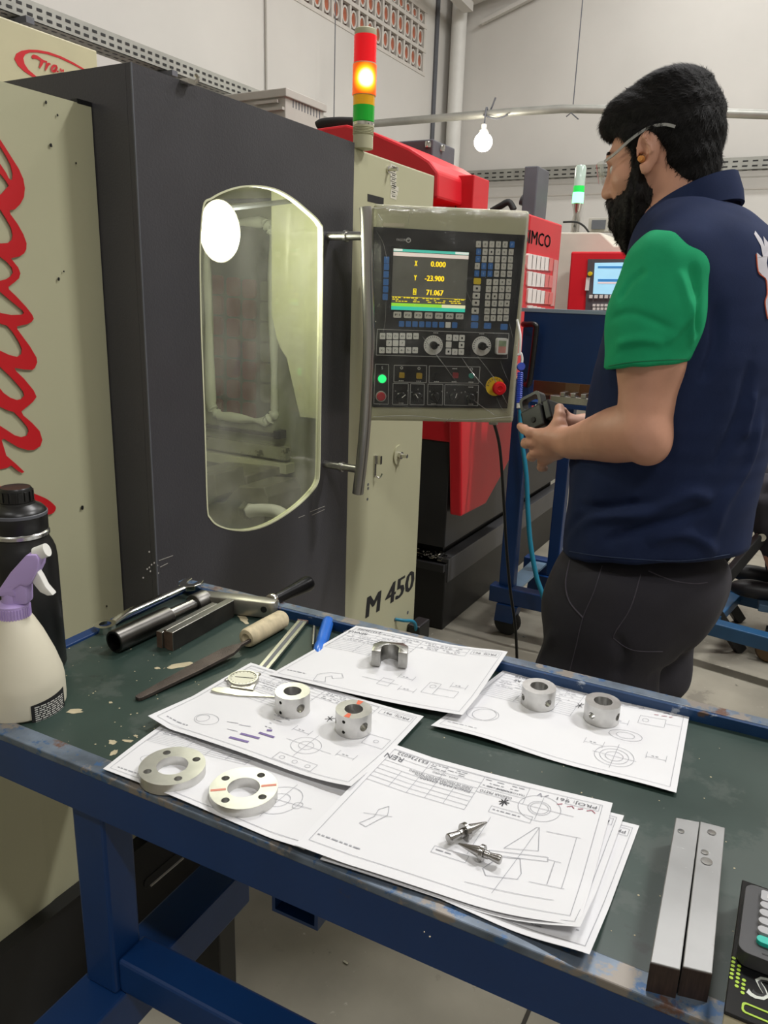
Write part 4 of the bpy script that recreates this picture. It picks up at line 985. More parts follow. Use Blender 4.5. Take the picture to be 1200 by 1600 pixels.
# right-hand sheet at the back rim
E_ = Sheet([(673, 1137), (1056, 1243), (1079, 1107), (786, 1050)], .0012, lambda u, v: .0015*(1+math.sin(6*u+2*v))+.004*max(0, .15-v)*6*(.5+.5*math.sin(9*u)), 'drawing sheet under two plain rings by the rim')
title_block(E_, True, None, 'RE', 3); E_.text('E58079', .2, .925, .0055, .03)
E_.circle(.74, .22, .022); E_.circle(.74, .22, .010); E_.circle(.74, .22, .016); E_.line(.65, .22, .83, .22); E_.line(.74, .08, .74, .36)
E_.circle(.75, .48, .02, ry=.012); E_.circle(.75, .48, .011, ry=.007); E_.rect(.78, .66, .9, .76); E_.circle(.81, .71, .004); E_.line(.9, .71, .97, .71); dimset(E_, .6, .3); dimset(E_, .86, .3); dimset(E_, .66, .62)
E_.circle(.13, .3, .018); E_.circle(.15, .3, .016); E_.rows(.04, .08, .2, .12, 1, .9, 9)
E_.mark(M_pen, 'pen_star', [[(.475, .7), (.505, .76)], [(.475, .75), (.505, .71)], [(.49, .69), (.492, .77)]], .0009)
E_.mark(M_redpen, 'red_note', [[(.84, .80), (.86, .805)], [(.875, .80), (.9, .808)], [(.91, .80), (.925, .81)]], .0011)
E_.mark(M_lead, 'pencil_note', [[(.88, .84), (.9, .85), (.91, .835)], [(.92, .83), (.945, .845)], [(.76, .85), (.78, .86), (.79, .845)]], .0009)
E_.done()
# far-left sheet under the flanges
A_ = Sheet([(161, 1203), (475, 1331), (640, 1180), (262, 1128)], .0012, lambda u, v: .0015*(1+math.sin(5*u+3*v))+.003*near(u, .97, .12)*(1-v), 'drawing sheet lying under the two flanges by the front rim', z=[.005, .006, 0, 0])
title_block(A_, False, None, None, 6)
A_.circle(.74, .3, .023); A_.circle(.74, .3, .011); A_.circle(.66, .3, .005); A_.circle(.82, .3, .005); A_.line(.62, .3, .88, .3); A_.line(.74, .12, .74, .48); dimset(A_, .72, .6); A_.rows(.05, .07, .22, .1, 1, .95, 4, .0015); A_.circle(.16, .3, .02, ry=.012)
A_.done()
# sheet with the caliper and the two collars
D_ = Sheet([(232, 1132), (548, 1240), (662, 1121), (392, 1040)], .0045, lambda u, v: .0025*(1+math.sin(4*u+2*v))+.012*max(0, u-.72)*near(v, 0, .5)*3*(.6+.4*math.sin(7*u))+.01*max(0, .12-u)*8*near(v, 0, .4), 'drawing sheet under the dial caliper and two drilled collars', z=[0, .004, 0, 0])
title_block(D_, True, None, None, 8)
D_.circle(.68, .28, .018); D_.circle(.68, .28, .009); D_.line(.58, .28, .8, .28); D_.line(.68, .14, .68, .42); D_.rect(.62, .05, .8, .13); 
for u in (.65, .71, .77): D_.circle(u, .09, .003)
D_.rect(.86, .5, .96, .62); D_.circle(.91, .56, .003); dimset(D_, .56, .4); dimset(D_, .82, .3); D_.circle(.2, .2, .016, ry=.012); D_.circle(.18, .2, .008); D_.rows(.05, .07, .2, .1, 1, .95, 4, .0015); D_.rows(.42, .3, .52, .5, 4, .6, 12)
D_.mark(M_purple, 'purple_marks', [[(.38, .1), (.47, .115)], [(.40, .17), (.49, .185)], [(.46, .24), (.535, .245)], [(.475, .29), (.495, .305)]], .004)
D_.mark(M_pen, 'pen_star', [[(.625, .62), (.66, .665)], [(.625, .66), (.66, .63)], [(.645, .6), (.64, .68)]], .0009)
D_.mark(M_lead, 'pencil_note', [[(.7, .74), (.69, .78), (.705, .82)], [(.725, .75), (.74, .79), (.735, .75)], [(.76, .76), (.775, .79)], [(.29, .24), (.34, .26)], [(.35, .25), (.4, .27)], [(.33, .17), (.38, .18)]], .0008)
D_.done()
# back sheet with the slotted block
C_ = Sheet([(421, 1058), (722, 1124), (793, 1023), (556, 981)], .0065, lambda u, v: .002*(1+math.sin(5*u+1))+.006*near(u, .95, .3)*max(0, v-.3)+.004*near(v, 0, .3)*max(0, u-.4)*2, 'drawing sheet under the slotted steel block by the rim', z=[0, 0, .016, .0135])
title_block(C_, True, 'E33736060', 'RENAULT', 10)
C_.poly([(.2, .14), (.24, .2), (.3, .22), (.33, .17), (.29, .13), (.27, .16), (.25, .13), (.28, .06), (.22, .05)], .0006, True); C_.rows(.04, .1, .18, .13, 1, .95, 4, .0014)
C_.rect(.73, .22, .79, .38); C_.rect(.79, .22, .9, .32); C_.circle(.76, .33, .004); dimset(C_, .56, .36); dimset(C_, .62, .2); dimset(C_, .84, .38); C_.rect(.5, .2, .56, .3); C_.line(.4, .25, .6, .25)
C_.done()
# front stack of three sheets
def corner(u, v, a=.02): return a*max(0, (u-.6)/.4)**2*max(0, (.35-v)/.35)**1.0
G3 = Sheet([(560, 1352), (919, 1507), (999, 1290), (700, 1215)], .0012, lambda u, v: .001*(1+math.sin(5*u))+corner(u, v, .013)*(.3+.7*abs(math.sin(5.5*u))), 'lowest drawing sheet of the front stack, sticking out beside the aluminium bars', z=[.004, .004, 0, 0])
title_block(G3, True, None, None, 20); G3.rows(.7, .05, .95, .2, 3, .5, 3); G3.done()
G2 = Sheet([(500, 1345), (903, 1474), (975, 1275), (640, 1190)], .0032, lambda u, v: .001*(1+math.sin(5*u+1))+corner(u, v, .017)*(.4+.6*abs(math.sin(4.6*u+.5))), 'middle drawing sheet of the front stack, mostly covered', z=[.003, .004, 0, 0])
title_block(G2, True, None, None, 21); G2.rows(.7, .05, .95, .2, 3, .5, 3); G2.done()
B_ = Sheet([(460, 1327), (902, 1468), (957, 1257), (613, 1169)], .0055, lambda u, v: .0012*(1+math.sin(5*u+2*v))+corner(u, v, .016)*(.35+.65*abs(math.sin(4.4*u+.9)))+.004*near(u, 0, .2), 'drawing sheet under the two turned pins, on top of the front stack', z=[.004, .002, 0, .0])
B_.rect(.03, .06, .965, .955)
B_.rect(.82, .895, .955, .955); B_.text('PROJ: 961', .945, .908, .0068, .043)
B_.rect(.03, .62, .46, .95)
for v in (.66, .70, .74, .78): B_.line(.03, v, .46, v)
for u in (.13, .21, .29, .37): B_.line(u, .62, u, .95 if u in (.21, .29) else .78)
for v in (.83, .885): B_.line(.03, v, .46, v)
B_.rect(.46, .8, .66, .95); B_.line(.46, .85, .66, .85)
B_.text('E53736022', .2, .915, .006, .038); B_.text('REN', .1, .855, .0085, .022); B_.text('OXIDAR PRETO', .61, .81, .0042, .036)
B_.text('TRATAMENTO', .655, .865, .003, .026); B_.text('TEMP / REV', .565, .865, .003, .02); B_.text('DATA / NUMERO', .36, .855, .003, .03)
for i, t_ in enumerate(('LINHA DE MONTAGEM EIXO TRASEIRO', 'MODIFICACAO PARA TRANSFERENCIA', 'PINCA PARA CHAPA')): B_.text(t_, .44, .835-.0-.018*i-.03, .0036, .075-.008*i)
B_.rows(.47, .86, .65, .945, 3, .8, 31); B_.rows(.22, .89, .45, .945, 3, .7, 32)
B_.circle(.73, .8, .0225); B_.circle(.73, .8, .0095); B_.circle(.73, .8, .012); B_.line(.66, .8, .87, .8); B_.line(.73, .7, .73, .9)
# pin drawn in outline
pin = [(.655, .12), (.75, .17), (.745, .23), (.71, .28), (.735, .33), (.79, .35), (.785, .385), (.66, .33), (.67, .295), (.70, .3), (.675, .24), (.655, .2)]
B_.poly([(.67, .42), (.75, .64), (.76, .645), (.79, .47)], .0006); B_.poly([(.67, .42), (.79, .47)]); B_.poly([(.625, .375), (.83, .445), (.835, .415), (.63, .345)], .0006, True)
B_.poly([(.67, .35), (.635, .24), (.655, .2), (.76, .235), (.765, .28), (.74, .38)], .0006, True); B_.line(.6, .12, .9, .15); B_.line(.76, .645, .7, .1); B_.line(.79, .63, .92, .645); B_.line(.8, .24, .92, .25); B_.line(.91, .25, .905, .645); B_.line(.86, .25, .858, .43); B_.line(.83, .43, .88, .432); B_.line(.56, .3, .57, .62)
B_.rect(.55, .66, .72, .715); B_.rows(.56, .67, .71, .71, 1, .9, 7, .0014); B_.rect(.44, .24, .57, .29); B_.rows(.45, .25, .56, .285, 1, .9, 8, .0014)
B_.poly([(.14, .28), (.17, .36), (.165, .42), (.19, .47), (.2, .44), (.21, .4), (.19, .34), (.17, .27)], .0006, True); B_.line(.125, .36, .23, .4); B_.rows(.04, .1, .26, .13, 1, .95, 4, .0016)
B_.mark(M_pen, 'pen_star', [[(.575, .745), (.6, .80)], [(.573, .79), (.605, .755)], [(.567, .77), (.61, .775)], [(.588, .735), (.588, .81)]], .0013)
B_.mark(M_lead, 'pencil_note', [[(.70, .90), (.71, .93), (.72, .9)], [(.73, .91), (.745, .93)]], .001)
B_.mark(M_redpen, 'red_note', [[(.79, .87), (.81, .885)], [(.83, .87), (.85, .885), (.86, .868)], [(.875, .872), (.895, .885)], [(.91, .875), (.93, .89), (.945, .87)]], .0011)
B_.done()
# ------------------------------------------------------------------ things on the bench
f0h = Vector((-math.sin(YAW), math.cos(YAW), 0)); r0h = Vector((math.cos(YAW), math.sin(YAW), 0))
def zat(c, px_, py_):                          # height at which the upright axis through c is seen at row py_
    d = _ray(px_, py_); t = (Vector(c)-CAMP).dot(f0h)/d.dot(f0h); return CAMP.z+d.z*t
def hp_(c, px_, py_):                          # point of the upright plane through c that faces the camera
    d = _ray(px_, py_); t = (Vector(c)-CAMP).dot(f0h)/d.dot(f0h); return CAMP+d*t
def bool_cut(o, cutters):
    for c in cutters:
        cm = bpy.data.meshes.new('cut'); cm.from_pydata(c.v, [], c.f); bm = bmesh.new(); bm.from_mesh(cm); bmesh.ops.recalc_face_normals(bm, faces=bm.faces); bm.to_mesh(cm); bm.free()
        co = bpy.data.objects.new('cut', cm); COL.objects.link(co)
        co.location = -Vector(o['_w'])+Vector(o['_w'])
        m = o.modifiers.new('b', 'BOOLEAN'); m.operation = 'DIFFERENCE'; m.object = co; m.solver = 'EXACT'
        bpy.context.view_layer.update()
        me = bpy.data.meshes.new_from_object(o.evaluated_get(bpy.context.evaluated_depsgraph_get()))
        o.modifiers.clear(); o.data = me; bpy.data.objects.remove(co)
    shade(o, 35)
# --- spray bottle
sb = PZ(37, 1101, TZ); r_ = .0525
t = thing('spray_bottle', sb, 'cream spray bottle with lilac trigger head and black warning label', 'spray bottle')
Zb = lambda x, y: hp_(sb, x/3.9, 750+y/3.9)
prof = [(0, TZ), (r_*.9, TZ), (r_*.99, TZ+.004), (r_, TZ+.012), (r_, zat(sb, 37, 1062)), (r_*.97, zat(sb, 37, 1050)), (r_*.83, zat(sb, 36, 1022)), (r_*.62, zat(sb, 36, 990)), (r_*.44, zat(sb, 36, 968)), (r_*.36, zat(sb, 36, 960)), (r_*.3, zat(sb, 36, 955)), (0, zat(sb, 36, 955))]
M_cr = mat('cream_bottle_plastic', 'd8d2bd', .45, var=.03, vscale=10)
body = MB().lathe(prof, 48, T3(sb.x, sb.y, 0)).build('bottle', M_cr, t, smooth=35)
M_lil = mat('lilac_plastic', 'b9a2d8', .4, var=.03)
z0, z1 = zat(sb, 36, 963), zat(sb, 36, 943)
b = MB(); b.lathe([(.0195, z0), (.0195, z1), (.017, z1+.002), (.012, z1+.003), (.012, z1+.02)], 40, T3(sb.x, sb.y, 0))
for i in range(36):
    a = 2*math.pi*i/36; b.box((.0192, -.0007, z0+.001), (.0203, .0007, z1-.003), T3(sb.x, sb.y, 0) @ R3('Z', math.degrees(a)))
b.build('collar', M_lil, t, smooth=35)
def slab(pts, th, name, M, bev=.002, par=None):
    q = [Zb(*p) for p in pts]
    n_ = -f0h
    return MB().prism([((p-sb).dot(r0h), p.z) for p in q], [], lambda u, v, d: sb+r0h*u+Vector((0, 0, v-sb.z))+n_*d, -th/2, th/2).build(name, M, par or t, bev=bev, smooth=35)
slab([(0, 690), (25, 640), (90, 545), (185, 440), (245, 437), (262, 468), (255, 520), (228, 575), (205, 620), (180, 628), (150, 620), (105, 650), (120, 690), (60, 688)], .024, 'trigger_head', M_lil, .004)
slab([(70, 745), (78, 640), (110, 600), (170, 600), (185, 650), (188, 745)], .021, 'neck', M_lil, .004)
a_, c_ = Zb(218, 452), Zb(288, 425)
MB().cyl(a_, c_, .0085, 18).build('nozzle', M_white, t, smooth=40)
slab([(205, 612), (238, 545), (262, 585), (290, 640), (338, 694), (300, 697), (255, 675), (225, 638)], .012, 'trigger', M_white, .002)
th0 = math.atan2(-f0h.y, -f0h.x)
def surf(ang_, z, d=.0004): a = th0+ang_; return Vector((sb.x+(r_+d)*math.cos(a), sb.y+(r_+d)*math.sin(a), z))
def patch(a0, a1, za0, za1, zb0, zb1, M, name, par, d=.0004):
    n = 14; b = MB(); vs = []
    for i in range(n+1):
        s = i/n; a = a0+(a1-a0)*s; vs += [surf(a, za0+(zb0-za0)*s, d), surf(a, za1+(zb1-za1)*s, d)]
    b.add(vs, [(2*i, 2*i+2, 2*i+3, 2*i+1) for i in range(n)]); return b.build(name, M, par, recalc=False, smooth=180)
zl0, zl1 = zat(sb, 90, 1122), zat(sb, 90, 1076)
lab = patch(.62, 1.6, zl0, zl1-.0015, zl0+.0035, zl1+.003, M_ink, 'warning_label', t)
b = MB(); random.seed(2)
for k in range(13):
    zz = zl0+(zl1-zl0)*(.06+.067*k); a = .7
    while a < 1.5:
        l = random.uniform(.04, .14); l2 = min(l, 1.52-a)
        if l2 > .02: b.add([surf(a, zz, .0007), surf(a+l2, zz, .0007), surf(a+l2, zz+.0014, .0007), surf(a, zz+.0014, .0007)], [(0, 1, 2, 3)])
        a += l+.03
b.build('label_lines', M_white, lab, recalc=False)
l2 = patch(-.62, -.3, zat(sb, 10, 1121), zat(sb, 10, 1103), zat(sb, 14, 1121), zat(sb, 14, 1103), M_ink, 'volume_label', t)
b = MB()
add_text(b, '0', lambda u, v: surf(-.56+u/r_, zat(sb, 10, 1113)+v, .0007), 0, 0, .0055); add_text(b, 'ml', lambda u, v: surf(-.48+u/r_, zat(sb, 10, 1120)+v, .0007), 0, 0, .0055, .008)
b.build('volume_print', M_white, l2, recalc=False)
b = MB(); zi = zat(sb, 25, 1107)
c0 = -.15
for R0, R1, a0, a1 in ((.0045, .0052, 0, 180), (.0018, .0035, 180, 360)):
    for i in range(12):
        p, q = math.radians(a0+(a1-a0)*i/12), math.radians(a0+(a1-a0)*(i+1)/12)
        b.add([surf(c0+R0*math.cos(p)/r_, zi+R0*math.sin(p)), surf(c0+R1*math.cos(p)/r_, zi+R1*math.sin(p)), surf(c0+R1*math.cos(q)/r_, zi+R1*math.sin(q)), surf(c0+R0*math.cos(q)/r_, zi+R0*math.sin(q))], [(0, 1, 2, 3)])
b.add([surf(c0-.004/r_, zi-.006), surf(c0+.004/r_, zi-.006), surf(c0+.0025/r_, zi-.001), surf(c0-.0025/r_, zi-.001)], [(0, 1, 2, 3)])
c1 = .07
b.add([surf(c1-.0035/r_, zi-.005), surf(c1+.0035/r_, zi-.005), surf(c1+.0035/r_, zi+.001), surf(c1-.0035/r_, zi+.001)], [(0, 1, 2, 3)])
for k in range(4): b.add([surf(c1+(-.0034+k*.0018)/r_, zi+.001), surf(c1+(-.0021+k*.0018)/r_, zi+.001), surf(c1+(-.0021+k*.0018)/r_, zi+.0055), surf(c1+(-.0034+k*.0018)/r_, zi+.0055)], [(0, 1, 2, 3)])
b.add([surf(c1+.0033/r_, zi-.002), surf(c1+.0058/r_, zi+.001), surf(c1+.0052/r_, zi+.002), surf(c1+.0033/r_, zi+.001)], [(0, 1, 2, 3)])
add_text(b, 'USE', lambda u, v: surf(-.2+u/r_, zat(sb, 25, 1122)+v), 0, 0, .0042, .011)
b.build('bottle_print', M_ink, t, recalc=False)
# --- thermos flask
tc_ = PZ(52, 1040, TZ)
t = thing('thermos_flask', tc_, 'tall black insulated flask with ribbed cap and silver ring', 'flask')
zt_ = lambda y: zat(tc_, 38, y); R = .045
M_mb = mat('matte_black_coating', '101011', .38, var=.1, vscale=12)
Mt2 = T3(tc_.x, tc_.y, 0)
MB().lathe([(0, TZ), (R*.95, TZ), (R, TZ+.004), (R, zt_(872)), (R*.97, zt_(858)), (R*.9, zt_(848)), (R*.83, zt_(842)), (R*.8, zt_(836)), (0, zt_(836))], 48, Mt2).build('body', M_mb, t, smooth=40)
MB().lathe([(R*.78, zt_(836)), (R*.85, zt_(834)), (R*.85, zt_(829)), (R*.78, zt_(826))], 48, Mt2).build('steel_ring', M_steel, t, smooth=40)
MB().lathe([(R*.8, zt_(827)), (R*.82, zt_(825)), (R*.82, zt_(800)), (R*.79, zt_(796)), (R*.7, zt_(791)), (R*.52, zt_(786)), (R*.5, zt_(783)), (0, zt_(783))], 48, Mt2).build('lid', M_blackpl, t, smooth=35)
MB().ring([(R*.8, zt_(798)), (R*.835, zt_(799)), (R*.835, zt_(803)), (R*.8, zt_(804))], 48, Mt2).build('lid_band', M_greydk, t, smooth=40)
b = MB(); b.lathe([(R*.46, zt_(784)), (R*.46, zt_(764)), (R*.42, zt_(761)), (R*.36, zt_(762)), (0, zt_(762.5))], 32, Mt2)
for i in range(16): b.box((R*.45, -.0025, zt_(781)), (R*.49, .0025, zt_(766)), Mt2 @ R3('Z', i*22.5))
b.build('cap', M_blackpl, t, smooth=35)
# --- combination wrench
wa, wc = PZ(165, 980, TZ+.006), PZ(296, 921, TZ+.012)
dr = (wc-wa).normalized(); t = thing('combination_wrench', (wa+wc)/2-Vector((0, 0, .008)), 'chrome combination wrench beside the steel crank handle', 'wrench')
Mw = frame(wa, dr, (0, 0, 1)); Lw = (wc-wa).length
b = MB(); b.prism(circ(0, 0, .0165, 28), [circ(0, 0, .0095, 12)], lambda u, v, d: Mw @ Vector((u, v, d)), -.006, .006); b.build('ring_end', M_chrome, t, smooth=35)
b = MB(); n = 12; vs = []
for i in range(n+1):
    s = i/n; x = .014+(Lw-.028)*s; zz = .007*math.sin(min(1, s*4)*math.pi/2)+.002; hw = .0068+.0015*s; hh = .0032
    vs += [Mw @ Vector((x, y, zz+z)) for y, z in ((-hw, -hh*.5), (-hw*.6, -hh), (hw*.6, -hh), (hw, -hh*.5), (hw, hh*.5), (hw*.6, hh), (-hw*.6, hh), (-hw, hh*.5))]
fs = [(i*8+q, i*8+(q+1) % 8, i*8+8+(q+1) % 8, i*8+8+q) for i in range(n) for q in range(8)]+[tuple(range(7, -1, -1)), tuple(n*8+q for q in range(8))]
b.add(vs, fs).build('shank', M_chrome, t, smooth=35)
b = MB(); x0 = Lw-.016
b.prism([(x0, -.009), (x0+.012, -.018), (x0+.026, -.02), (x0+.04, -.012), (x0+.036, -.006), (x0+.02, -.008), (x0+.014, -.003), (x0+.014, .003), (x0+.02, .0075), (x0+.036, .012), (x0+.037, .018), (x0+.024, .021), (x0+.01, .017), (x0, .009)], [], lambda u, v, d: Mw @ Vector((u, v, .008+d)), -.0045, .0045); b.build('open_end', M_chrome, t, bev=.001)
b = MB(); [b.box((.05+k*.006, -.0018, .0119), (.053+k*.006, .0018, .0124), Mw) for k in range(12)]; b.build('embossing', M_steeldk, t)['kind'] = 'stuff'
# --- crank handle
ca_, cb_ = PZ(178, 1003, TZ+.0175), PZ(320, 938, TZ+.0175)
dr = (cb_-ca_).normalized(); L = (cb_-ca_).length
t = thing('crank_handle', (ca_+cb_)/2-Vector((0, 0, .0175)), 'heavy steel vise crank handle lying between wrench and bars', 'handle')
Mc = frame(ca_, (0, 0, 1), dr)
MB().lathe([(.0135, .02), (.0135, 0), (.0165, 0), (.0175, .001), (.0175, L*.56), (.0165, L*.565), (.013, L*.565), (.013, .02), (0, .02)], 36, Mc, False).build('socket_tube', M_steeldk, t, smooth=35)
MB().lathe([(.0125, L*.56), (.0125, L*.86), (0, L*.86)], 32, Mc, False).build('shaft', mat('polished_shaft_steel', '8d8b88', .25, 1, var=.1), t, smooth=35)
MB().lathe([(.012, L*.86), (.0175, L*.86), (.0185, L*.87), (.0185, L), (.015, L+.002), (0, L+.002)], 32, Mc, False).build('collar', mat('worn_grey_steel', '6e6c68', .4, 1, var=.12), t, smooth=35)
aa, ab = PZ(300, 915, TZ+.018), PZ(422, 948, TZ+.018)
aa = cb_+dr*.004; d2 = (ab-aa).normalized(); Ma = frame(aa, d2, (0, 0, 1)); La = (ab-aa).length
b = MB(); hw = .016
pts = [(-.016, -hw), (La-.004, -hw*.95)]+[(La-.004+hw*.95*math.sin(math.radians(q)), -hw*.95*math.cos(math.radians(q))) for q in range(15, 180, 15)]+[(La-.004, hw*.95), (-.016, hw)]
b.prism(pts, [circ(La-.004, 0, .0055, 14)], lambda u, v, d: Ma @ Vector((u, d, v)), -.0, .022)
b = MB(); b.prism([(-.016, -.014), (La+.004, -.014), (La+.012, -.008), (La+.012, .008), (La+.004, .014), (-.016, .014)], [], lambda u, v, d: Ma @ Vector((u, v, d)), -.016, .012)
b.build('crank_arm', mat('bare_cast_arm', 'a7a49a', .38, .85, var=.14, vscale=24), t, bev=.003, smooth=35)
MB().tube([Ma @ Vector((La-.006, -.0141, 0)), Ma @ Vector((La-.006, -.0148, 0))], .0055, 16).build('arm_hole', M_black, t, smooth=35)
g0 = Ma @ Vector((La-.002, .013, .004)); gd = (PZ(463, 922, TZ+.03)-PZ(425, 948, TZ+.022)).normalized()
Mg = frame(g0, (0, 0, 1), gd)
MB().lathe([(.013, -.002), (.0135, 0), (.0135, .004), (.011, .005)], 28, Mg).build('grip_ring', M_chrome, t, smooth=35)
MB().lathe([(.0085, .004), (.0095, .012), (.011, .05), (.0135, .085), (.0145, .1), (.0135, .106), (.009, .108), (0, .108)], 28, Mg).build('grip', mat('blackened_grip_steel', '2a2a2b', .28, .8, var=.1), t, smooth=40)
# --- steel bars (parallels)
p0, p1 = PZ(268, 1017, TZ), PZ(359, 966, TZ)
dr = (p1-p0).normalized(); L = (p1-p0).length; Mb = frame(p0, dr, (0, 0, 1))
M_bar = mat('ground_bar_steel', 'b4b2ad', .3, 1, var=.08, vscale=30, stretch=(6, 1, 1)); M_bare = mat('saw_cut_rust', '6b5648', .6, .4, var=.25, vscale=50, stretch=(1, 12, 1))
for i, (y0, y1, h, x0, x1, lab) in enumerate(((.0165, .0275, .0265, -.001, L-.01, 'lowest of three steel bars, next to the crank tube'), (.0105, .0163, .0305, .003, L-.03, 'thin middle bar of the three steel bars'), (-.0035, .0103, .0305, 0, L+.008, 'widest of three steel bars lying side by side, next to the file'))):
    t = thing('steel_bar', Mb @ Vector((L/2, (y0+y1)/2, 0)), lab, 'steel bar', 'steel bars lying side by side')
    MB().box((x0, y0, 0), (x1, y1, h), Mb).build('bar', M_bar if i != 2 else M_bar, t, bev=.0006)
    MB().box((x0-.0003, y0+.0005, .0005), (x0+.0002, y1-.0005, h-.0005), Mb).build('cut_end', M_bare, t)
    if i == 2: MB().box((x0+.001, y0-.0003, .0006), (x1-.001, y0+.0002, h-.0008), Mb).build('black_face', mat('dark_bar_side', '33322f', .5, .5, var=.2, vscale=30), t)  # side face of the widest bar, darker than its other faces
# --- file with wooden handle
fa, fb = PZ(218, 1090, TZ+.003), PZ(384, 1004, TZ+.0145)
dr = (fb-fa).normalized(); L = (fb-fa).length; Mf = frame(fa, dr, (0, 0, 1))
t = thing('hand_file', (fa+fb)/2-Vector((0, 0, .009)), 'long flat file with pale wooden handle beside the caliper', 'file')
b = MB(); b.prism([(-.004, -.0035), (.0, -.0055), (.03, -.0075), (L*.5, -.0115), (L*.82, -.012), (L*.9, -.007), (L*.94, -.003), (L+.01, -.002), (L+.01, .002), (L*.94, .003), (L*.9, .007), (L*.82, .012), (L*.5, .0115), (.03, .0075), (.0, .0055), (-.004, .0035)], [], lambda u, v, d: Mf @ Vector((u, v, d)), -.0025, .0025)
b.build('blade', mat('brown_file_steel', '5e5550', .45, .75, var=.18, vscale=40, bump=.4, bscale=900), t, bev=.0006)
ha, hb = PZ(384, 998, TZ+.0155), PZ(437, 969, TZ+.0155); hd = (hb-ha).normalized(); Mh = frame(ha, (0, 0, 1), hd); Lh = (hb-ha).length+.008
MB().lathe([(.0, .004), (.006, .003), (.008, 0), (.0135, .001), (.0152, .006), (.0155, Lh*.5), (.0152, Lh-.004), (.013, Lh), (0, Lh)], 32, Mh, False).build('wooden_handle', mat('bare_pale_wood', 'c3b595', .75, var=.12, vscale=14, stretch=(6, 6, 1), wear=('8d7d5f', 30, .66)), t, smooth=40)
# --- dial caliper
A, B = PZ(473, 971, TZ+.006), PZ(384, 1078, TZ+.006)
dr = (B-A).normalized(); L = (B-A).length; Mq = frame(A, dr, (0, 0, 1))
t = thing('dial_caliper', (A+B)/2-Vector((0, 0, .006)), 'satin steel dial caliper lying partly on a drawing', 'caliper')
M_sat = mat('satin_chrome', 'c6c4bc', .3, 1, var=.05, vscale=20)
MB().prism([(0, -.0085), (L, -.0085), (L, .0085), (0, .0085)], [], lambda u, v, d: Mq @ Vector((u, v, d)), -.002, .002).build('beam', M_sat, t, bev=.0005)
MB().box((.003, -.003, .002), (L-.02, .003, .0023), Mq).build('rack_groove', M_greydk, t)
MB().box((-.002, -.009, -.002), (.001, .009, .0024), Mq).build('end_stop', mat('rust_brown_steel', '6e5046', .6), t)
j0, j1, j2 = PZ(331, 1079, TZ+.01), PZ(432, 1091, TZ+.008), PZ(380, 1090, TZ+.008)
jd = (j1-j0).normalized(); Mj = frame(j0, jd, (0, 0, 1)); Lj = (j1-j0).length
MB().prism([(0, -.004), (.01, -.0075), (Lj*.45, -.0095), (Lj*.75, -.006), (Lj, -.002), (Lj, .0005), (Lj*.75, .003), (Lj*.55, .012), (Lj*.3, .011), (.01, .007), (0, .003)], [], lambda u, v, d: Mj @ Vector((u, v, d)), -.0028, .0028).build('fixed_jaw', M_sat, t, bev=.0008)
MB().prism([(Lj*.25, .008), (Lj*.62, .006), (Lj*.6, .03), (Lj*.3, .034)], [], lambda u, v, d: Mj @ Vector((u, v, d)), -.0025, .0045).build('sliding_jaw', M_sat, t, bev=.0008)
dc = PZ(380, 1059, TZ+.015); Md = T3(*dc)
MB().lathe([(.018, -.011), (.021, -.01), (.0215, -.001), (.0205, .001), (.0185, .001), (.0185, -.0005), (0, -.0005)], 40, Md).build('dial_case', M_sat, t, smooth=35)
df = MB().lathe([(0, -.0004), (.0183, -.0004), (.0183, .0001), (0, .0001)], 40, Md, False).build('dial_face', mat('ivory_dial', 'd9d8c3', .4), t)
b = MB(); b.bar(Md @ Vector((-.011, -.004, .0005)), Md @ Vector((.013, .006, .0005)), .0008, .0004)
for i in range(20): b.box((.0155, -.0003, .0002), (.0178, .0003, .0004), Md @ R3('Z', i*18))
b.build('dial_marks', M_ink, df)
for p in ((356, 1064), (402, 1056)):
    q = PZ(p[0], p[1], TZ+.008); MB().lathe([(0, -.004), (.004, -.004), (.0045, 0), (.004, .004), (0, .004)], 16, T3(*q) @ R3('X', 90), False).build('thumb_screw', M_sat, t, smooth=40)
# --- blue scriber
A, B = PZ(513, 970, TZ+.0105), PZ(496, 1018, TZ+.0185)
dr = (B-A).normalized(); Mk = frame(A, (0, 0, 1), dr); L = (B-A).length
t = thing('deburring_tool', A-Vector((0, 0, .0105)), 'blue fluted deburring tool with a thin steel tip', 'hand tool')
b = MB(); n = 24; vs = []; st_ = [(0, .0075), (.003, .0095), (.012, .0098), (L*.55, .0098), (L*.62, .0085), (L*.68, .0085), (L*.75, .0098), (L*.9, .009), (L*.98, .006), (L, .0045)]
for z, r in st_:
    for i in range(n): k = 1-.09*(i % 4 == 0)*(1 if .01 < z < L*.6 else 0); vs.append(Mk @ Vector((r*k*math.cos(2*math.pi*i/n), r*k*math.sin(2*math.pi*i/n), z)))
fs = [(a*n+i, a*n+(i+1) % n, a*n+n+(i+1) % n, a*n+n+i) for a in range(len(st_)-1) for i in range(n)]+[tuple(range(n-1, -1, -1)), tuple((len(st_)-1)*n+i for i in range(n))]
b.add(vs, fs).build('grip', mat('blue_tool_plastic', '2f6fcf', .25, var=.05), t, smooth=40)
MB().lathe([(.0045, L), (.004, L+.003), (.0018, L+.004), (.0018, L+.009), (0, L+.009)], 12, Mk).build('ferrule', M_black, t, smooth=40)
te = Mk @ Vector((0, 0, L+.008))
MB().tube(smoothpath([te, te+dr*.008-Vector((0, 0, .003)), te+dr*.015-Vector((0, 0, .004))+Vector((.002, 0, 0))], 4), [.0011]*9, 8).build('blade', M_steel, t, smooth=50)
q0, q1 = PZ(491, 980, TZ+.004), PZ(489, 1008, TZ+.004)
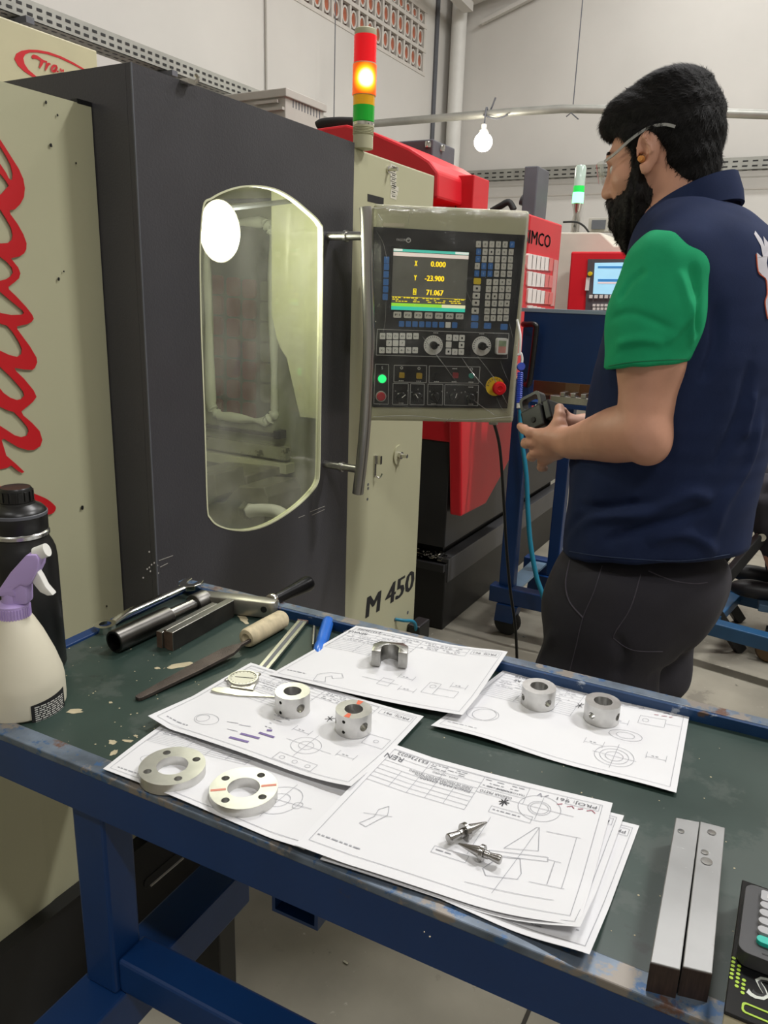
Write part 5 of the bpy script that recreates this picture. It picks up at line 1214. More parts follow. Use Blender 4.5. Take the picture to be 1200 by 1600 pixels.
o = MB().tube([q0, q0+(q1-q0)*.6, q1], [.003, .003, .0016], 12).build('steel_scriber', M_sat, smooth=40); tag(o, 'short steel scriber lying beside the blue tool', 'scriber')
# --- slotted clamp block on its drawing
bz = C_.P(.47, .52).z+.001
bc = PZ(609, 1036, bz); 
ex = (PZ(636, 1040, bz)-PZ(583, 1036, bz)).normalized(); Mu = frame(bc, ex, (0, 0, 1)); W = .0255
pts = [(-W, -.013), (-.0125, -.013), (-.0125, .0)]+[(.0125*math.cos(math.radians(q)), .0125*math.sin(math.radians(q))) for q in range(180, -1, -15)]+[(.0125, -.013), (W, -.013), (W, .009), (W-.009, .02), (-W+.009, .02), (-W, .009)]
o = MB().prism(pts, [], lambda u, v, d: Mu @ Vector((u, v, d)), 0, .024).build('slotted_block', mat('milled_steel', 'a9a8a4', .34, 1, var=.1, vscale=30, stretch=(1, 8, 1)), bev=.0007)
shade(o, 30); tag(o, 'milled steel half-clamp block with round notch, standing on a drawing', 'machined part')
# --- rings and collars
M_turn = mat('turned_steel', 'cfcecb', .36, 1, var=.06, vscale=60, rvar=.05)
def ring_part(name, px_, py_, sheet, suv, ro, ri, h, flat, holes, label, cat, ang0=0, paint=None, group='machined rings on the drawings'):
    z = sheet.P(*suv).z+.0008; c = PZ(px_, py_, z)
    out = []
    n = 64
    for i in range(n):
        a = 2*math.pi*i/n; x, y = ro*math.cos(a), ro*math.sin(a)
        if flat: x = max(x, -flat) if True else x
        out.append((x, y))
    th = th0+math.radians(ang0)
    M = T3(*c) @ R3('Z', math.degrees(th))
    t_ = thing(name, c, label, cat, group)
    b_ = MB().prism(out, [circ(0, 0, ri, 40)], lambda u, v, d: M @ Vector((u, v, d)), 0, h); o_ = b_.build('ring_body', M_turn, t_)
    cuts = []
    for a, zz, r in holes:
        d_ = Vector((math.cos(math.radians(a)), math.sin(math.radians(a)), 0)); cuts.append(MB().tube([M @ (d_*(ri+.0015 if r < .003 else ri-.002)+Vector((0, 0, zz))), M @ (d_*(ro+.01)+Vector((0, 0, zz)))], r, 16))
    # keep the cut in the part's own coordinates
    for q in cuts: q.v = [tuple(Vector(v)-Vector(o_['_w'])) for v in q.v]
    me_loc = o_.location.copy(); par = o_.parent; o_.parent = None; o_.location = (0, 0, 0)
    bool_cut(o_, cuts); o_.parent = par; o_.location = me_loc
    if paint:
        for a in paint:
            q = MB(); w_ = .18
            vs = [M @ Vector((r*math.cos(math.radians(a)+s), r*math.sin(math.radians(a)+s), h+.0002)) for r in (ri+.0008, ro-.0008) for s in (-w_, w_)]
            q.add(vs, [(0, 1, 3, 2)]).build('paint_mark', mat('orange_paint_mark', 'e06a48', .6), t_, recalc=False)
    return t_
R_ = .0225
ring_part('drilled_collar', 457, 1110, D_, (.58, .62), R_, .0115, .028, None, [(35, .014, .0058), (-35, .007, .0022), (-35, .021, .0022), (-80, .014, .004)], 'drilled steel collar touching the caliper jaw', 'machined part')
ring_part('drilled_collar', 552, 1139, D_, (.82, .55), R_, .0115, .028, None, [(38, .014, .0058), (-30, .007, .0022), (-30, .021, .0022), (-78, .014, .004)], 'drilled steel collar with orange paint marks on its face', 'machined part', paint=(-22, 158))
ring_part('steel_ring', 840, 1099, E_, (.3, .72), .0225, .0118, .026, None, [(25, .012, .0052), (-75, .012, .0045)], 'plain steel ring with one hole in view, nearer the slotted block', 'machined part')
ring_part('steel_ring', 939, 1123, E_, (.58, .74), .0225, .0118, .026, None, [(48, .012, .0052), (-50, .012, .0048)], 'plain steel ring with two side holes, beside a pen star', 'machined part')
def flange(px_, py_, sheet, suv, rot, label, stripe):
    z = sheet.P(*suv).z+.0012; c = PZ(px_, py_, z); M = T3(*c) @ R3('Z', rot); ro = .036
    t_ = thing('flange', c, label, 'machined part', 'turned flanges on a drawing')
    o_ = MB().prism(circ(0, 0, ro, 72), [circ(0, 0, .0172, 48)]+[circ(.0268*math.cos(math.radians(a)), .0268*math.sin(math.radians(a)), .0044, 18) for a in (45, 135, 225, 315)], lambda u, v, d: M @ Vector((u, v, d)), 0, .0125).build('flange_body', mat('faced_steel', 'd4d3cf', .38, 1, var=.05, vscale=60), t_, smooth=35)
    if stripe:
        for s in (1, -1): MB().box((s*.0185 if s > 0 else -.0345, -.0022, .0125), (.0345 if s > 0 else -.0185, .0012, .0127), M).build('paint_mark', mat('pink_paint_mark', 'd98a78', .6), t_)
flange(270, 1211, A_, (.3, .6), 12, 'turned steel flange with four bolt holes, near the bench corner', False)
flange(381, 1246, A_, (.6, .5), 40, 'turned steel flange with four bolt holes and a pink paint stripe', True)
# --- turned pins
M_pin = mat('turned_pin_steel', 'a8a6a3', .24, 1, var=.06, vscale=60)
def pin_(a, b_, label, zr):
    A = PZ(a[0], a[1], zr[0]); B = PZ(b_[0], b_[1], zr[1]); d = (B-A).normalized(); M = frame(A, (0, 0, 1), d); L = (B-A).length; k = L/.058
    t_ = thing('turned_pin', (A+B)/2-Vector((0, 0, .008)), label, 'machined part', 'turned pins on a drawing')
    MB().lathe([(0, 0), (.005*k, 0), (.0058*k, .001*k), (.0058*k, .004*k), (.0042*k, .0145*k), (.0042*k, .016*k), (.0052*k, .0165*k), (.0052*k, .022*k), (.0048*k, .0225*k)], 32, M, False).build('shank', M_pin, t_, smooth=30)
    MB().lathe([(0, .0225*k), (.0098*k, .0225*k), (.0103*k, .023*k), (.0103*k, .0275*k), (.0098*k, .028*k), (0, .028*k)], 36, M, False).build('flange', M_pin, t_, smooth=30)
    MB().lathe([(.0066*k, .028*k), (.0066*k, .031*k), (.0012*k, .057*k), (0, .058*k)], 32, M, False).build('cone_tip', M_pin, t_, smooth=30)
pz_ = B_.P(.47, .5).z
pin_((700, 1311), (761, 1286), 'turned steel pin with its sharp cone tip pointing away from the other pin', (pz_+.008, pz_+.007))
pin_((783, 1344), (716, 1316), 'turned steel pin lying with its cone tip against the other pin', (pz_+.0085, pz_+.010))
# --- aluminium bars
M_alu = mat('scuffed_aluminium', '949493', .42, 1, var=.08, vscale=9, rvar=.12, bump=.08, bscale=30, wear=[('8f8e8b', 40, .6, (1, .35, 1)), ('d6d6d4', 90, .66, (.3, 1, 1))]); M_end = mat('dark_sawn_end', '3a2c26', .6, .2, var=.2, vscale=40, stretch=(12, 1, 1))
def alu(bl, br, tl_, tr_, label, marks):
    P0 = [PZ(*bl, TZ), PZ(*br, TZ)]
    z_ = TZ+.032
    q = [PZ(*tl_[0], z_), PZ(*tr_[0], z_), PZ(*tr_[1], z_), PZ(*tl_[1], z_)]
    t_ = thing('aluminium_bar', (q[0]+q[2])/2-Vector((0, 0, .032)), label, 'metal bar', 'aluminium bars at the bench end')
    bot = [Vector((p.x, p.y, TZ)) for p in q]
    MB().hexa(bot, q).build('bar', M_alu, t_, bev=.0008)
    d = (q[0]-q[3]).normalized()*.0004
    MB().hexa([bot[0], bot[1], bot[1]+d, bot[0]+d], [q[0]-Vector((0, 0, .001)), q[1]-Vector((0, 0, .001)), q[1]+d-Vector((0, 0, .001)), q[0]+d-Vector((0, 0, .001))]).build('sawn_end', M_end, t_)
    for mx, my, r in marks:
        c = PZ(mx, my, z_); MB().lathe([(0, .0001), (r, .0001), (r*1.15, .0006), (0, .0008)], 14, T3(*c), False).build('dent', M_steel, t_, smooth=50)
    return t_
alu(None or (1012, 1548), (1060, 1570), [(1016, 1503), (1056, 1277)], [(1063, 1515), (1093, 1284)], 'scuffed aluminium bar nearer the drawings, with a rough patch', [(1064, 1299, .0028)])
alu((1064, 1570), (1110, 1580), [(1066.5, 1510), (1094, 1283)], [(1113, 1521), (1133, 1293)], 'scuffed aluminium bar with two dents, nearer the calculator', [(1112, 1301, .0035), (1101, 1332, .003), (1104, 1346, .0045)])
# --- black printed box and the calculator on it
BZt = TZ+.03
bl = PZ(1131, 1580, BZt); tl2 = PZ(1158, 1385, BZt)
dy_ = (tl2-bl); dx_ = Vector((dy_.y, -dy_.x, 0)).normalized(); Lb = dy_.length+.01; dy_.normalize()
Mx = frame(bl, dx_, (0, 0, 1)); Wb = .16
t = thing('printed_box', Mx @ Vector((Wb/2, Lb/2, -.03)), 'black printed box with pale edges under the calculator', 'box')
MB().box((.001, .001, -.03), (Wb-.001, Lb-.001, -.003), Mx).build('pages', mat('cream_card_edge', 'd8d0b4', .7, var=.06, vscale=40), t)
MB().box((0, 0, -.003), (Wb, Lb, 0), Mx).build('cover', mat('glossy_black_card', '101112', .22, var=.1), t, bev=.0008)
b = MB()
for s, x, y, h, w_ in (('S', .013, .0235, .025, .02), ('L', .037, .0205, .025, .015)):
    add_text(b, s, lambda u, v: Mx @ Vector((u, v, .0003)), x, y, h, w_, .3)
b.build('silver_lettering', mat('silver_print', 'b9bdb4', .4, .3), t, recalc=False)
b = MB(); add_text(b, 'S', lambda u, v: Mx @ Vector((u, v, .0005)), .0165, .0268, .0185, .013, .3); b.build('black_lettering', M_ink, t, recalc=False)
M_lime = mat('lime_print', '9fc02a', .5)
b = MB()
for cx_, y0, n in ((.0018, .034, 6), (.0062, .028, 6), (.0106, .024, 4)):
    for k in range(n): b.prism(circ(cx_, y0+k*.0042, .0016, 6, .0015), [], lambda u, v, d: Mx @ Vector((u, v, d)), .0001, .0004)
b.build('lime_dots', M_lime, t)['kind'] = 'stuff'
MB().prism(rrect(.011, .006, .054, .016, .003), [rrect(.0125, .0075, .0525, .0145, .0025)], lambda u, v, d: Mx @ Vector((u, v, d)), .0001, .0005).build('lime_frame', M_lime, t)
cz0 = BZt+.0005
k0 = PZ(1150, 1484, cz0+.012); Mk3 = frame(Vector((k0.x, k0.y, cz0)), dx_, (0, 0, 1))
dl = (PZ(1158, 1377, cz0+.012)-k0).length
t = thing('calculator', Mk3 @ Vector((.05, dl/2, 0)), 'dark grey calculator with pale keys and one turquoise key', 'calculator')
MB().prism(rrect(.001, 0, .085, dl, .008, 5), [], lambda u, v, d: Mk3 @ Vector((u, v, d)), 0, .013).build('case', mat('dark_grey_case', '3c3c3e', .4, var=.05), t, bev=.0015)
M_kg = mat('pale_grey_key', 'a9a9ab', .4); M_kt = mat('turquoise_key', '25b5a3', .4)
kp = [(1181, 1398, .0125, 'sq', '-'), (1183, 1414, .0055, '', 'MU'), (1182, 1426, .0055, '', '%'), (1181, 1440, .0055, '', '>'), (1180, 1453, .0055, '', 'OFF'), (1181, 1469, .006, 'T', 'ON')]
kv = [.84, .70, .585, .465, .34, .205]
for (a, c_, hh, kd, tx), v in zip(kp, kv):
    y = dl*v; hh = dl*(.075 if kd == 'sq' else .047)
    for col_ in range(3):
        x = .0245+col_*.026; 
        o_ = MB().prism(rrect(x-.0115, y-hh, x+.0115, y+hh, hh*(.35 if kd == 'sq' else .98), 5), [], lambda u, v_, d: Mk3 @ Vector((u, v_, d)), .012, .0165).build('key', M_kt if (kd == 'T' and col_ == 0) else M_kg, t, bev=.0008)
        if col_: continue
        b = MB(); add_text(b, tx, lambda u, v_: Mk3 @ Vector((x-u, y-v_, .0167)), 0, 0, hh*.8, None, center=True); b.build('key_print', M_white, o_, recalc=False)
# flat label slot
MB().box((.018, dl*.06, .0128), (.07, dl*.075, .0133), Mk3).build('slot', M_black, t)
# ------------------------------------------------------------------ red lathe behind the column
LX, LY0, LY1 = -1.187, 2.73, 4.4
LYD = PX(872, 420, LX+.05).y
t = thing('lathe', ((LX-.6), 3.5, 0), 'red and black lathe with white louvre grid and chip tray behind the column', 'machine')
zt0 = PX(712, 862, LX).z
MB().box((LX-1.1, LY0, 0), (LX, LY1, zt0-.03)).build('base', M_black, t, bev=.004)
MB().box((LX-.05, LY0+.02, zt0-.115), (LX+.004, LY1, zt0-.012)).build('tray_lip', mat('dark_grey_lip', '4a4a4c', .4, var=.1), t, bev=.002)
MB().box((LX-1.05, LY0+.1, zt0-.03), (LX-.06, LY1-.05, zt0+.04)).build('tray_gap', M_black, t)
M_body = mat('graphite_machine_paint', '2b2b2d', .42, var=.12, vscale=5)
zr = PY(712, 692, LY0).z
b = MB(); b.box((LX-1.1, LY0+.0, zt0+.04), (LX-.01, LY1, zr)); b.build('body', M_body, t, bev=.003)
# bright chips in the tray
b = MB(); random.seed(21)
for k in range(90):
    c = Vector((random.uniform(LX-.22, LX-.01), random.uniform(LY0-.0, LY0+.06), zt0-.02+random.uniform(0, .02))); M = T3(*c) @ R3('Z', random.uniform(0, 360)) @ R3('X', random.uniform(0, 180))
    b.box((-.008, -.002, -.001), (.008, .002, .001), M)
b.build('metal_chips', M_chrome, t)['kind'] = 'stuff'
MB().box((LX-.3, LY0-.02, zt0-.06), (LX-.002, LY0+.08, zt0-.03)).build('chip_tray', M_body, t)
# red covers: end cover and sloping door
RX = LX+.03
topR = PX(832, 338, RX).z
zc = 1.78
MB().box((LX-1.0, LY0-.01, zr), (LX-.0, LYD, 1.56)).build('end_cover', M_red, t, bev=.006)
dpx = [(712, 640), (713, 806), (752, 786), (779, 738), (806, 684), (822, 660), (850, 640), (900, 620)]
dq = [(PX(x, y, RX).y, PX(x, y, RX).z) for x, y in dpx]
yq = PX(816, 400, RX).y
dq = [(min(u, LYD), v) for u, v in dq]+[(LYD, dq[-1][1]), (LYD, topR), (yq, topR), (yq, 1.5), (dq[0][0], 1.5)]
q2 = []
for p in dq:
    if not q2 or abs(p[0]-q2[-1][0])+abs(p[1]-q2[-1][1]) > 1e-3: q2.append(p)
door2 = MB().prism(q2, [], lambda u, v, d: (RX+d, u, v), -.03, .022).build('sliding_door', M_red, t, bev=.008)
# strip of graphite panel with round hole under the door
MB().box((LX-.01, 3.05, zr-.02), (LX+.012, LY1, zr+.05)).build('slide_channel', M_black, t)
c = PX(783, 703, LX+.013); MB().tube([(LX+.012, c.y, c.z), (LX+.016, c.y, c.z)], .028, 20).build('channel_hole', M_white, t, smooth=40)
# white louvres on the door
M_louv = mat('white_louvre', 'efe6e0', .35, var=.02); M_louvr = mat('salmon_louvre', 'e2706a', .35, var=.04)
FX = RX+.022
for r, (ya, yb) in enumerate(((396, 421), (423.5, 447), (450, 473), (477, 500))):
    for k, (xa, xb) in enumerate(((823, 828.5), (829.5, 835), (836, 841.5), (842.5, 848), (849, 854.5), (855.5, 860.5))):
        sl = .2
        a0 = PX(xa, ya+(xa-823)*sl, FX); a1 = PX(xb, yb+(xb-823)*sl*.35, FX)
        MB().prism(rrect(a0.y, a1.z, a1.y, a0.z, .008, 3), [], lambda u, v, d: (FX+d, u, v), -.004, .008).build('louvre', M_louvr if (k == 5 or (k == 4 and r > 0)) else M_louv, door2)
b = MB(); A = PX(826, 378, FX+.001); B = PX(859, 388, FX+.001); Ht = PX(842, 361, FX+.001).z-PX(842, 382, FX+.001).z
for k in range(3): add_text(b, 'SIMCO', lambda u, v: (FX+.0012, A.y-.06+u+k*.003, A.z-.005+v), 0, 0, Ht, (B.y-A.y)+.06)
b.build('lettering', mat('dark_lettering', '4c3a3c', .4), door2, recalc=False)
MB().box((FX, PX(862, 440, FX).y, PX(862, 478, FX).z), (FX+.004, PX(868, 440, FX).y, PX(862, 405, FX).z)).build('label', mat('pink_label', 'd79a94', .5), door2)
# red top hood and boxes over the machine
hp2 = [(PY(x, y, LY0).x, PY(x, y, LY0).z) for x, y in ((490, 201), (540, 194), (584, 206), (640, 231), (671, 251), (684, 268), (684, 310), (490, 330))]
MB().prism(hp2, [], lambda u, v, d: (u, LY0+d, v), 0, .5).build('top_hood', M_red, t, bev=.01)
a0, a1 = PY(622, 217, 3.3), PY(677, 217, 3.3)
MB().box((a0.x, 3.3, 1.7), (a1.x, PX(711, 235, a1.x).y, a0.z-.01)).build('motor_box', M_greydk, t, bev=.006)
for px_, py_ in ((669, 226), (690, 232)):
    c = PY(px_, py_, 3.298) if px_ < 677 else PX(px_, py_, a1.x+.002); MB().lathe([(0, -.012), (.014, -.012), (.016, 0), (.014, .012), (0, .012)], 16, T3(*c), False).build('bolt', M_chrome, t, smooth=50)
a0, a1 = PY(672, 276, 2.95), PY(741, 277, 2.95)
rb = MB().box((a0.x, 2.95, 1.5), (a1.x, PX(765, 283, a1.x).y, a0.z)).build('red_box', M_red, t, bev=.004)
q = [PY(x, y, 2.948) for x, y in ((684, 326), (712, 326), (712, 311), (684, 311))]
b = MB()
for i in range(4): b.bar(q[i], q[(i+1) % 4], .004, .003, (0, 1, 0))
for k in range(5): p = PY(686+k*4.4, 318, 2.947); b.box((p.x-.004, p.y-.001, p.z-.008), (p.x+.004, p.y, p.z+.006))
b.build('label_print', M_ink, rb)['kind'] = 'stuff'
o = MB().tube(smoothpath([PY(497, 197, 2.9), PY(505, 193, 2.9), PY(530, 191, 2.9), PY(560, 192, 2.9)], 5), .02, 12).build('hose', M_rubber, t, smooth=50)
# grey column with hose behind the panel
gx0, gx1 = PY(774, 276, 3.9), PY(797, 276, 3.9)
t = thing('machine_column', (gx0.x, 3.95, 1.7), 'dark grey square column with hose rising behind the control panel', 'column')
o = MB().box((gx0.x, 4.32, 0), (gx1.x, PX(818, 285, gx1.x).y+.42, gx0.z+.11)).build('post', M_greydk, t, bev=.006)
t.location = (gx0.x, 4.32, 0); t['_w'] = list(t.location); o.location = Vector(o['_w'])-t.location
MB().tube(smoothpath([PY(768, 330, 4.28), PY(782, 322, 4.25), PY(795, 316, 4.25), PY(803, 328, 4.25)], 5), .018, 10).build('cable', M_rubber, t, smooth=50)
MB().tube(smoothpath([PY(815, 312, 4.4), PY(827, 318, 4.4), PY(832, 332, 4.4), PY(834, 350, 4.4)], 5), .03, 12).build('hose', M_greydk, t, smooth=50)
# ------------------------------------------------------------------ white machine with green tower
WY = 4.75
def wq(l, y=WY): return [(PY(a, b_, y).x, PY(a, b_, y).z) for a, b_ in l]
t = thing('white_machine', (PY(930, 450, WY).x, WY+.3, 0), 'white machine cabinet with red operator panel beyond the red lathe', 'machine')
MB().prism([(PY(850, 376, WY).x, 0), (PY(1120, 380, WY).x, 0)]+wq([(1120, 380), (960, 384), (938, 363), (866, 363), (850, 363)]), [], lambda u, v, d: (u, WY+d, v), 0, .9).build('cabinet', mat('off_white_paint', 'cfcabb', .5, var=.03), t, bev=.008)
MB().prism(wq([(930, 362), (968, 384), (1010, 384), (1010, 360)]), [], lambda u, v, d: (u, WY+d, v), .3, .35).build('rear_hood', M_grey, t)
MB().box((PY(855, 350, WY).x, WY+.92, PY(855, 358, WY+.9).z-.02), (PY(918, 350, WY).x, WY+1.0, PY(855, 341, WY+.9).z)).build('cable_box', M_grey, t, bev=.004)
MB().box((PY(862, 350, WY).x, WY+.905, PY(855, 354, WY+.9).z-.02), (PY(886, 350, WY).x, WY+.92, PY(855, 345, WY+.9).z)).build('cable_box_label', M_greydk, t)
PY4 = WY-.25
rp = MB().prism(wq([(884, 500), (1000, 500), (1000, 393), (892, 393)], PY4), [], lambda u, v, d: (u, PY4+d, v), 0, .2).build('operator_panel', M_red, t, bev=.01)
MB().prism(wq([(914, 500), (1000, 500), (1000, 405), (919, 405)], PY4), [], lambda u, v, d: (u, PY4+d, v), -.006, 0).build('panel_fascia', mat('grey_fascia', '55565a', .4, var=.05), rp)
def scrmat():
    return mat('lit_blue_screen', '9fd4ec', .4, emit=.75, var=.04, vscale=14)
MB().prism(wq([(927, 459), (990, 461), (990, 410), (930, 411)], PY4), [], lambda u, v, d: (u, PY4+d, v), -.009, -.005).build('screen', scrmat(), rp)
for y0, y1, M in ((416, 419, mat('screen_blue_bar', '3c86c4', .4, emit=.5)), (436, 440, mat('screen_blue_bar', '3c86c4', .4, emit=.5)), (441, 443, mat('screen_pink_bar', 'e2c8c4', .4, emit=.7))):
    MB().prism(wq([(935, y1), (990, y1+.5), (990, y0), (935, y0)], PY4), [], lambda u, v, d: (u, PY4+d, v), -.0105, -.009).build('screen_bar', M, rp)
for k in range(5): c = PY(924+k*8, 463.5, PY4); MB().box((c.x-.009, PY4-.014, c.z-.009), (c.x+.009, PY4-.006, c.z+.009)).build('key', M_white, rp)
for r in range(3):
    for k in range(6): c = PY(929+k*6.2, 477+r*5.5, PY4); MB().box((c.x-.008, PY4-.012, c.z-.007), (c.x+.008, PY4-.006, c.z+.007)).build('key', M_white, rp)
c = PY(923, 428, PY4); MB().lathe([(0, 0), (.012, 0), (.012, .014), (0, .016)], 14, T3(c.x, PY4-.006, c.z) @ R3('X', 90), False).build('yellow_knob', M_keyy, rp, smooth=40)
MB().box((c.x-.02, PY4-.012, c.z-.09), (c.x+.0, PY4-.006, c.z-.02)).build('usb_port', M_white, rp)
tb_ = PY(898, 364, WY+.3)
t = thing('signal_tower', tb_, 'slim silver signal tower with clear lens glowing green', 'signal light')
zz = lambda y: PY(900, y, WY+.3).z
Mtt = T3(tb_.x, tb_.y, 0); r8 = .034
MB().lathe([(.026, zz(368)), (.026, zz(345)), (.018, zz(335)), (.022, zz(330)), (.034, zz(318))], 20, Mtt).build('stem', M_chrome, t, smooth=50)
MB().lathe([(r8, zz(318)), (r8, zz(301)), (0, zz(301))], 20, Mtt).build('green_lens', mat('lit_green_lens', '6dffa0', .3, emit=5), t, smooth=40)
MB().lathe([(r8, zz(301)), (r8, zz(291)), (0, zz(291))], 20, Mtt).build('green_band', mat('green_glow_band', '1fbf4a', .3, emit=.9), t, smooth=40)
MB().lathe([(r8, zz(291)), (r8, zz(263)), (r8*.8, zz(259)), (0, zz(258))], 20, Mtt).build('clear_lens', mat('clear_grey_lens', 'b9cfc2', .15, var=.1, spec=.8), t, smooth=40)
MB().tube(smoothpath([PY(880, 347, WY+.2), PY(900, 347, WY+.2), PY(912, 353, WY+.2), PY(920, 363, WY+.2)], 5), .006, 8).build('cable', M_rubber, t, smooth=50)
# ------------------------------------------------------------------ blue cart
KY = 2.85
t = thing('blue_cart', (PY(870, 700, KY).x, KY+.2, 0), 'tall blue steel cart with solid top panel between lathe and man', 'cart')
kx0, kx1 = PY(815, 540, KY).x, PY(1010, 540, KY).x
z0, z1 = PY(880, 598, KY).z, PY(880, 487, KY).z
MB().box((kx0, KY, z0), (kx1, KY+.025, z1)).build('top_panel', M_blue, t, bev=.003)
MB().box((kx0-.02, KY-.004, z1-.005), (kx1, KY+.05, z1+.008)).build('panel_highlight_lip', mat('edge_highlight', '9fb4c8', .4, .3), t)  # pale strip: the highlight on the panel's top edge, put into its colour
MB().box((kx0-.03, KY+.03, z0-.1), (kx1, KY+.4, z0-.085)).build('shelf', M_blue, t)
pz0 = .2
for px_, y_, w_ in ((811, KY, .062), (885, KY+.25, .05), (1010, KY, .06), (1010, KY+.4, .06)):
    c = PY(px_, 660, y_); MB().box((c.x-w_/2, y_, pz0), (c.x+w_/2, y_+.05, z0)).build('post', M_blue, t, bev=.004)
pxL = PY(811, 660, KY).x
MB().box((pxL-.06, KY-.03, pz0-.06), (kx1+.04, KY+.03, pz0+.01)).build('base_rail', M_blue, t, bev=.004)
MB().box((pxL-.02, KY+.03, pz0-.01), (pxL+.05, KY+.42, pz0+.0)).build('base_plate', mat('pale_blue_plate', '7f9db5', .35, .4, var=.12), t)
MB().box((pxL-.06, KY+.4, pz0-.06), (kx1+.04, KY+.46, pz0+.01)).build('base_rail', M_blue, t, bev=.004)
for cx_, cy_ in ((pxL+.02, KY), (kx1-.02, KY), (pxL+.02, KY+.42), (kx1-.02, KY+.42)):
    MB().hexa([(cx_-.05, cy_-.03, .06), (cx_+.03, cy_-.03, .06), (cx_+.03, cy_+.03, .06), (cx_-.05, cy_+.03, .06)], [(cx_-.04, cy_-.04, pz0-.06), (cx_+.05, cy_-.04, pz0-.06), (cx_+.05, cy_+.04, pz0-.06), (cx_-.04, cy_+.04, pz0-.06)]).build('castor_fork', M_blue, t)
    MB().lathe([(0, -.02), (.05, -.02), (.055, -.012), (.055, .012), (.05, .02), (0, .02)], 24, T3(cx_-.0, cy_, .055) @ R3('X', 90) @ R3('Y', 0), False).build('castor_wheel', M_rubber, t, smooth=40)
# black bow handle on the panel
h0, h1 = PY(822, 507, KY-.03), PY(826, 600, KY-.03)
hw = PY(834, 540, KY-.06).x
MB().tube(smoothpath([(h0.x-.02, KY, h0.z), (h0.x, KY-.03, h0.z), (hw-.005, KY-.05, h0.z), (hw, KY-.05, h0.z-.03), (hw-.006, KY-.05, h1.z+.03), (hw-.012, KY-.05, h1.z), (h1.x-.01, KY-.03, h1.z-.002), (h1.x-.02, KY, h1.z)], 5), .011, 12).build('handle', M_blackpl, t, smooth=50)
# boxes on the cart shelf
shz = z0-.085
c0, c1 = PY(818, 610, KY+.05), PY(905, 610, KY+.05)
t = thing('cardboard_box', ((c0.x+c1.x)/2, KY+.2, shz), 'brown taped cardboard box on the cart shelf under the blue panel', 'box')
M_card = mat('brown_cardboard', '8a5f35', .8, var=.08)
MB().box((c0.x-.1, KY+.12, shz), (c1.x+.15, KY+.38, shz+.075)).build('carton', M_card, t, bev=.002)
q = PY(893, 607, KY+.118); MB().box((q.x-.025, KY+.1185, shz+.03), (q.x+.03, KY+.12, shz+.074)).build('tape', mat('clear_tape', '9a7a4e', .3), t)
MB().box((c0.x-.1, KY+.115, shz+.018), (c1.x+.15, KY+.12, shz+.024)).build('flap_edge', mat('cardboard_edge', 'b08a58', .8), t)
q0, q1 = PY(868, 637, KY+.03), PY(905, 637, KY+.03)
t = thing('measuring_fixture', (q0.x, KY+.06, shz), 'small silver measuring fixture on the cart shelf beside the carton', 'fixture')
MB().box((q0.x-.03, KY+.04, shz), (q1.x+.05, KY+.1, shz+.03)).build('rail', M_steel, t, bev=.003)
for k in range(3): MB().box((q0.x+.01+k*.04, KY+.035, shz+.03), (q0.x+.03+k*.04, KY+.09, shz+.045)).build('clamp', M_steel, t, bev=.002)
# teal hose and blue lanyard
o = MB().tube(smoothpath([PY(812, 640, KY-.04), PY(814, 680, KY-.05), PY(822, 740, KY-.06), PY(825, 800, KY-.07), PY(829, 850, KY-.08), PY(838, 900, KY-.09), PY(848, 930, KY-.1), PY(856, 965, KY-.1), PY(870, 1030, KY-.1)], 8), .0095, 12).build('air_hose', mat('teal_hose', '147a98', .4), smooth=60)
tag(o, 'teal air hose hanging down in front of the blue cart', 'hose')
LD = 1.78
t = thing('lanyard', PD(812, 628, LD), 'blue ribbed lanyard strap hanging beside the control panel', 'lanyard')
M_lan = mat('royal_blue_webbing', '2746b8', .45, var=.08)
MB().tube(smoothpath([PD(808, 500, LD+.02), PD(813, 525, LD), PD(812, 555, LD)], 5), .003, 8).build('cord', M_white, t, smooth=50)
c = PD(814, 573, LD); MB().lathe([(0, -.006), (.009, -.006), (.0095, 0), (.009, .006), (0, .006)], 20, frame(c, crt, -fwd), False).build('clip_disc', M_lan, t, smooth=40)
MB().tube(smoothpath([PD(809, 555, LD), PD(814, 552, LD), PD(816, 562, LD), PD(814, 572, LD)], 5), .0028, 8).build('clip_ring', M_white, t, smooth=50)
a, b_ = PD(813, 582, LD), PD(811, 630, LD); n = 30
MB().tube([a+(b_-a)*(i/n) for i in range(n+1)], [.0062+.0012*(i % 2) for i in range(n+1)], 12).build('strap', M_lan, t, smooth=30)
MB().tube([b_, b_+(b_-a)*.16], .0055, 12).build('strap_end', M_white, t, smooth=40)
# grey louvred box behind the machine
GX = -2.6
ga, gb = PX(447, 160, GX), PX(507, 166, GX)
t = thing('louvred_box', (GX-.3, (ga.y+gb.y)/2, 1.7), 'grey sheet metal box with ventilation slots behind the machine', 'box')
yf = PX(446, 136, GX).y; zt3 = PX(446, 138, GX).z
ye = PX(506, 166, GX).y
lx = PY(330, 150, yf).x
t.location = ((GX+lx)/2, (yf+ye)/2, 0); t['_w'] = list(t.location)
MB().box((lx-.5, yf, 0), (GX, ye, zt3-.03)).build('case', M_grey, t, bev=.004)
MB().box((lx-.52, yf-.015, zt3-.04), (GX+.015, ye+.01, zt3+.0)).build('lid', M_grey, t, bev=.004)
for k in range(10):
    c = PX(458+k*4.6, 161+k*2.0, GX); MB().box((GX-.002, c.y-.004, c.z-.022), (GX+.001, c.y+.004, c.z+.022)).build('slot', M_greydk, t)
for p in ((422, 160), (430, 171)):
    c = PY(p[0], p[1], yf); MB().box((c.x-.09, yf-.02, c.z-.008), (c.x+.06, yf, c.z+.006)).build('louvre', M_grey, t)
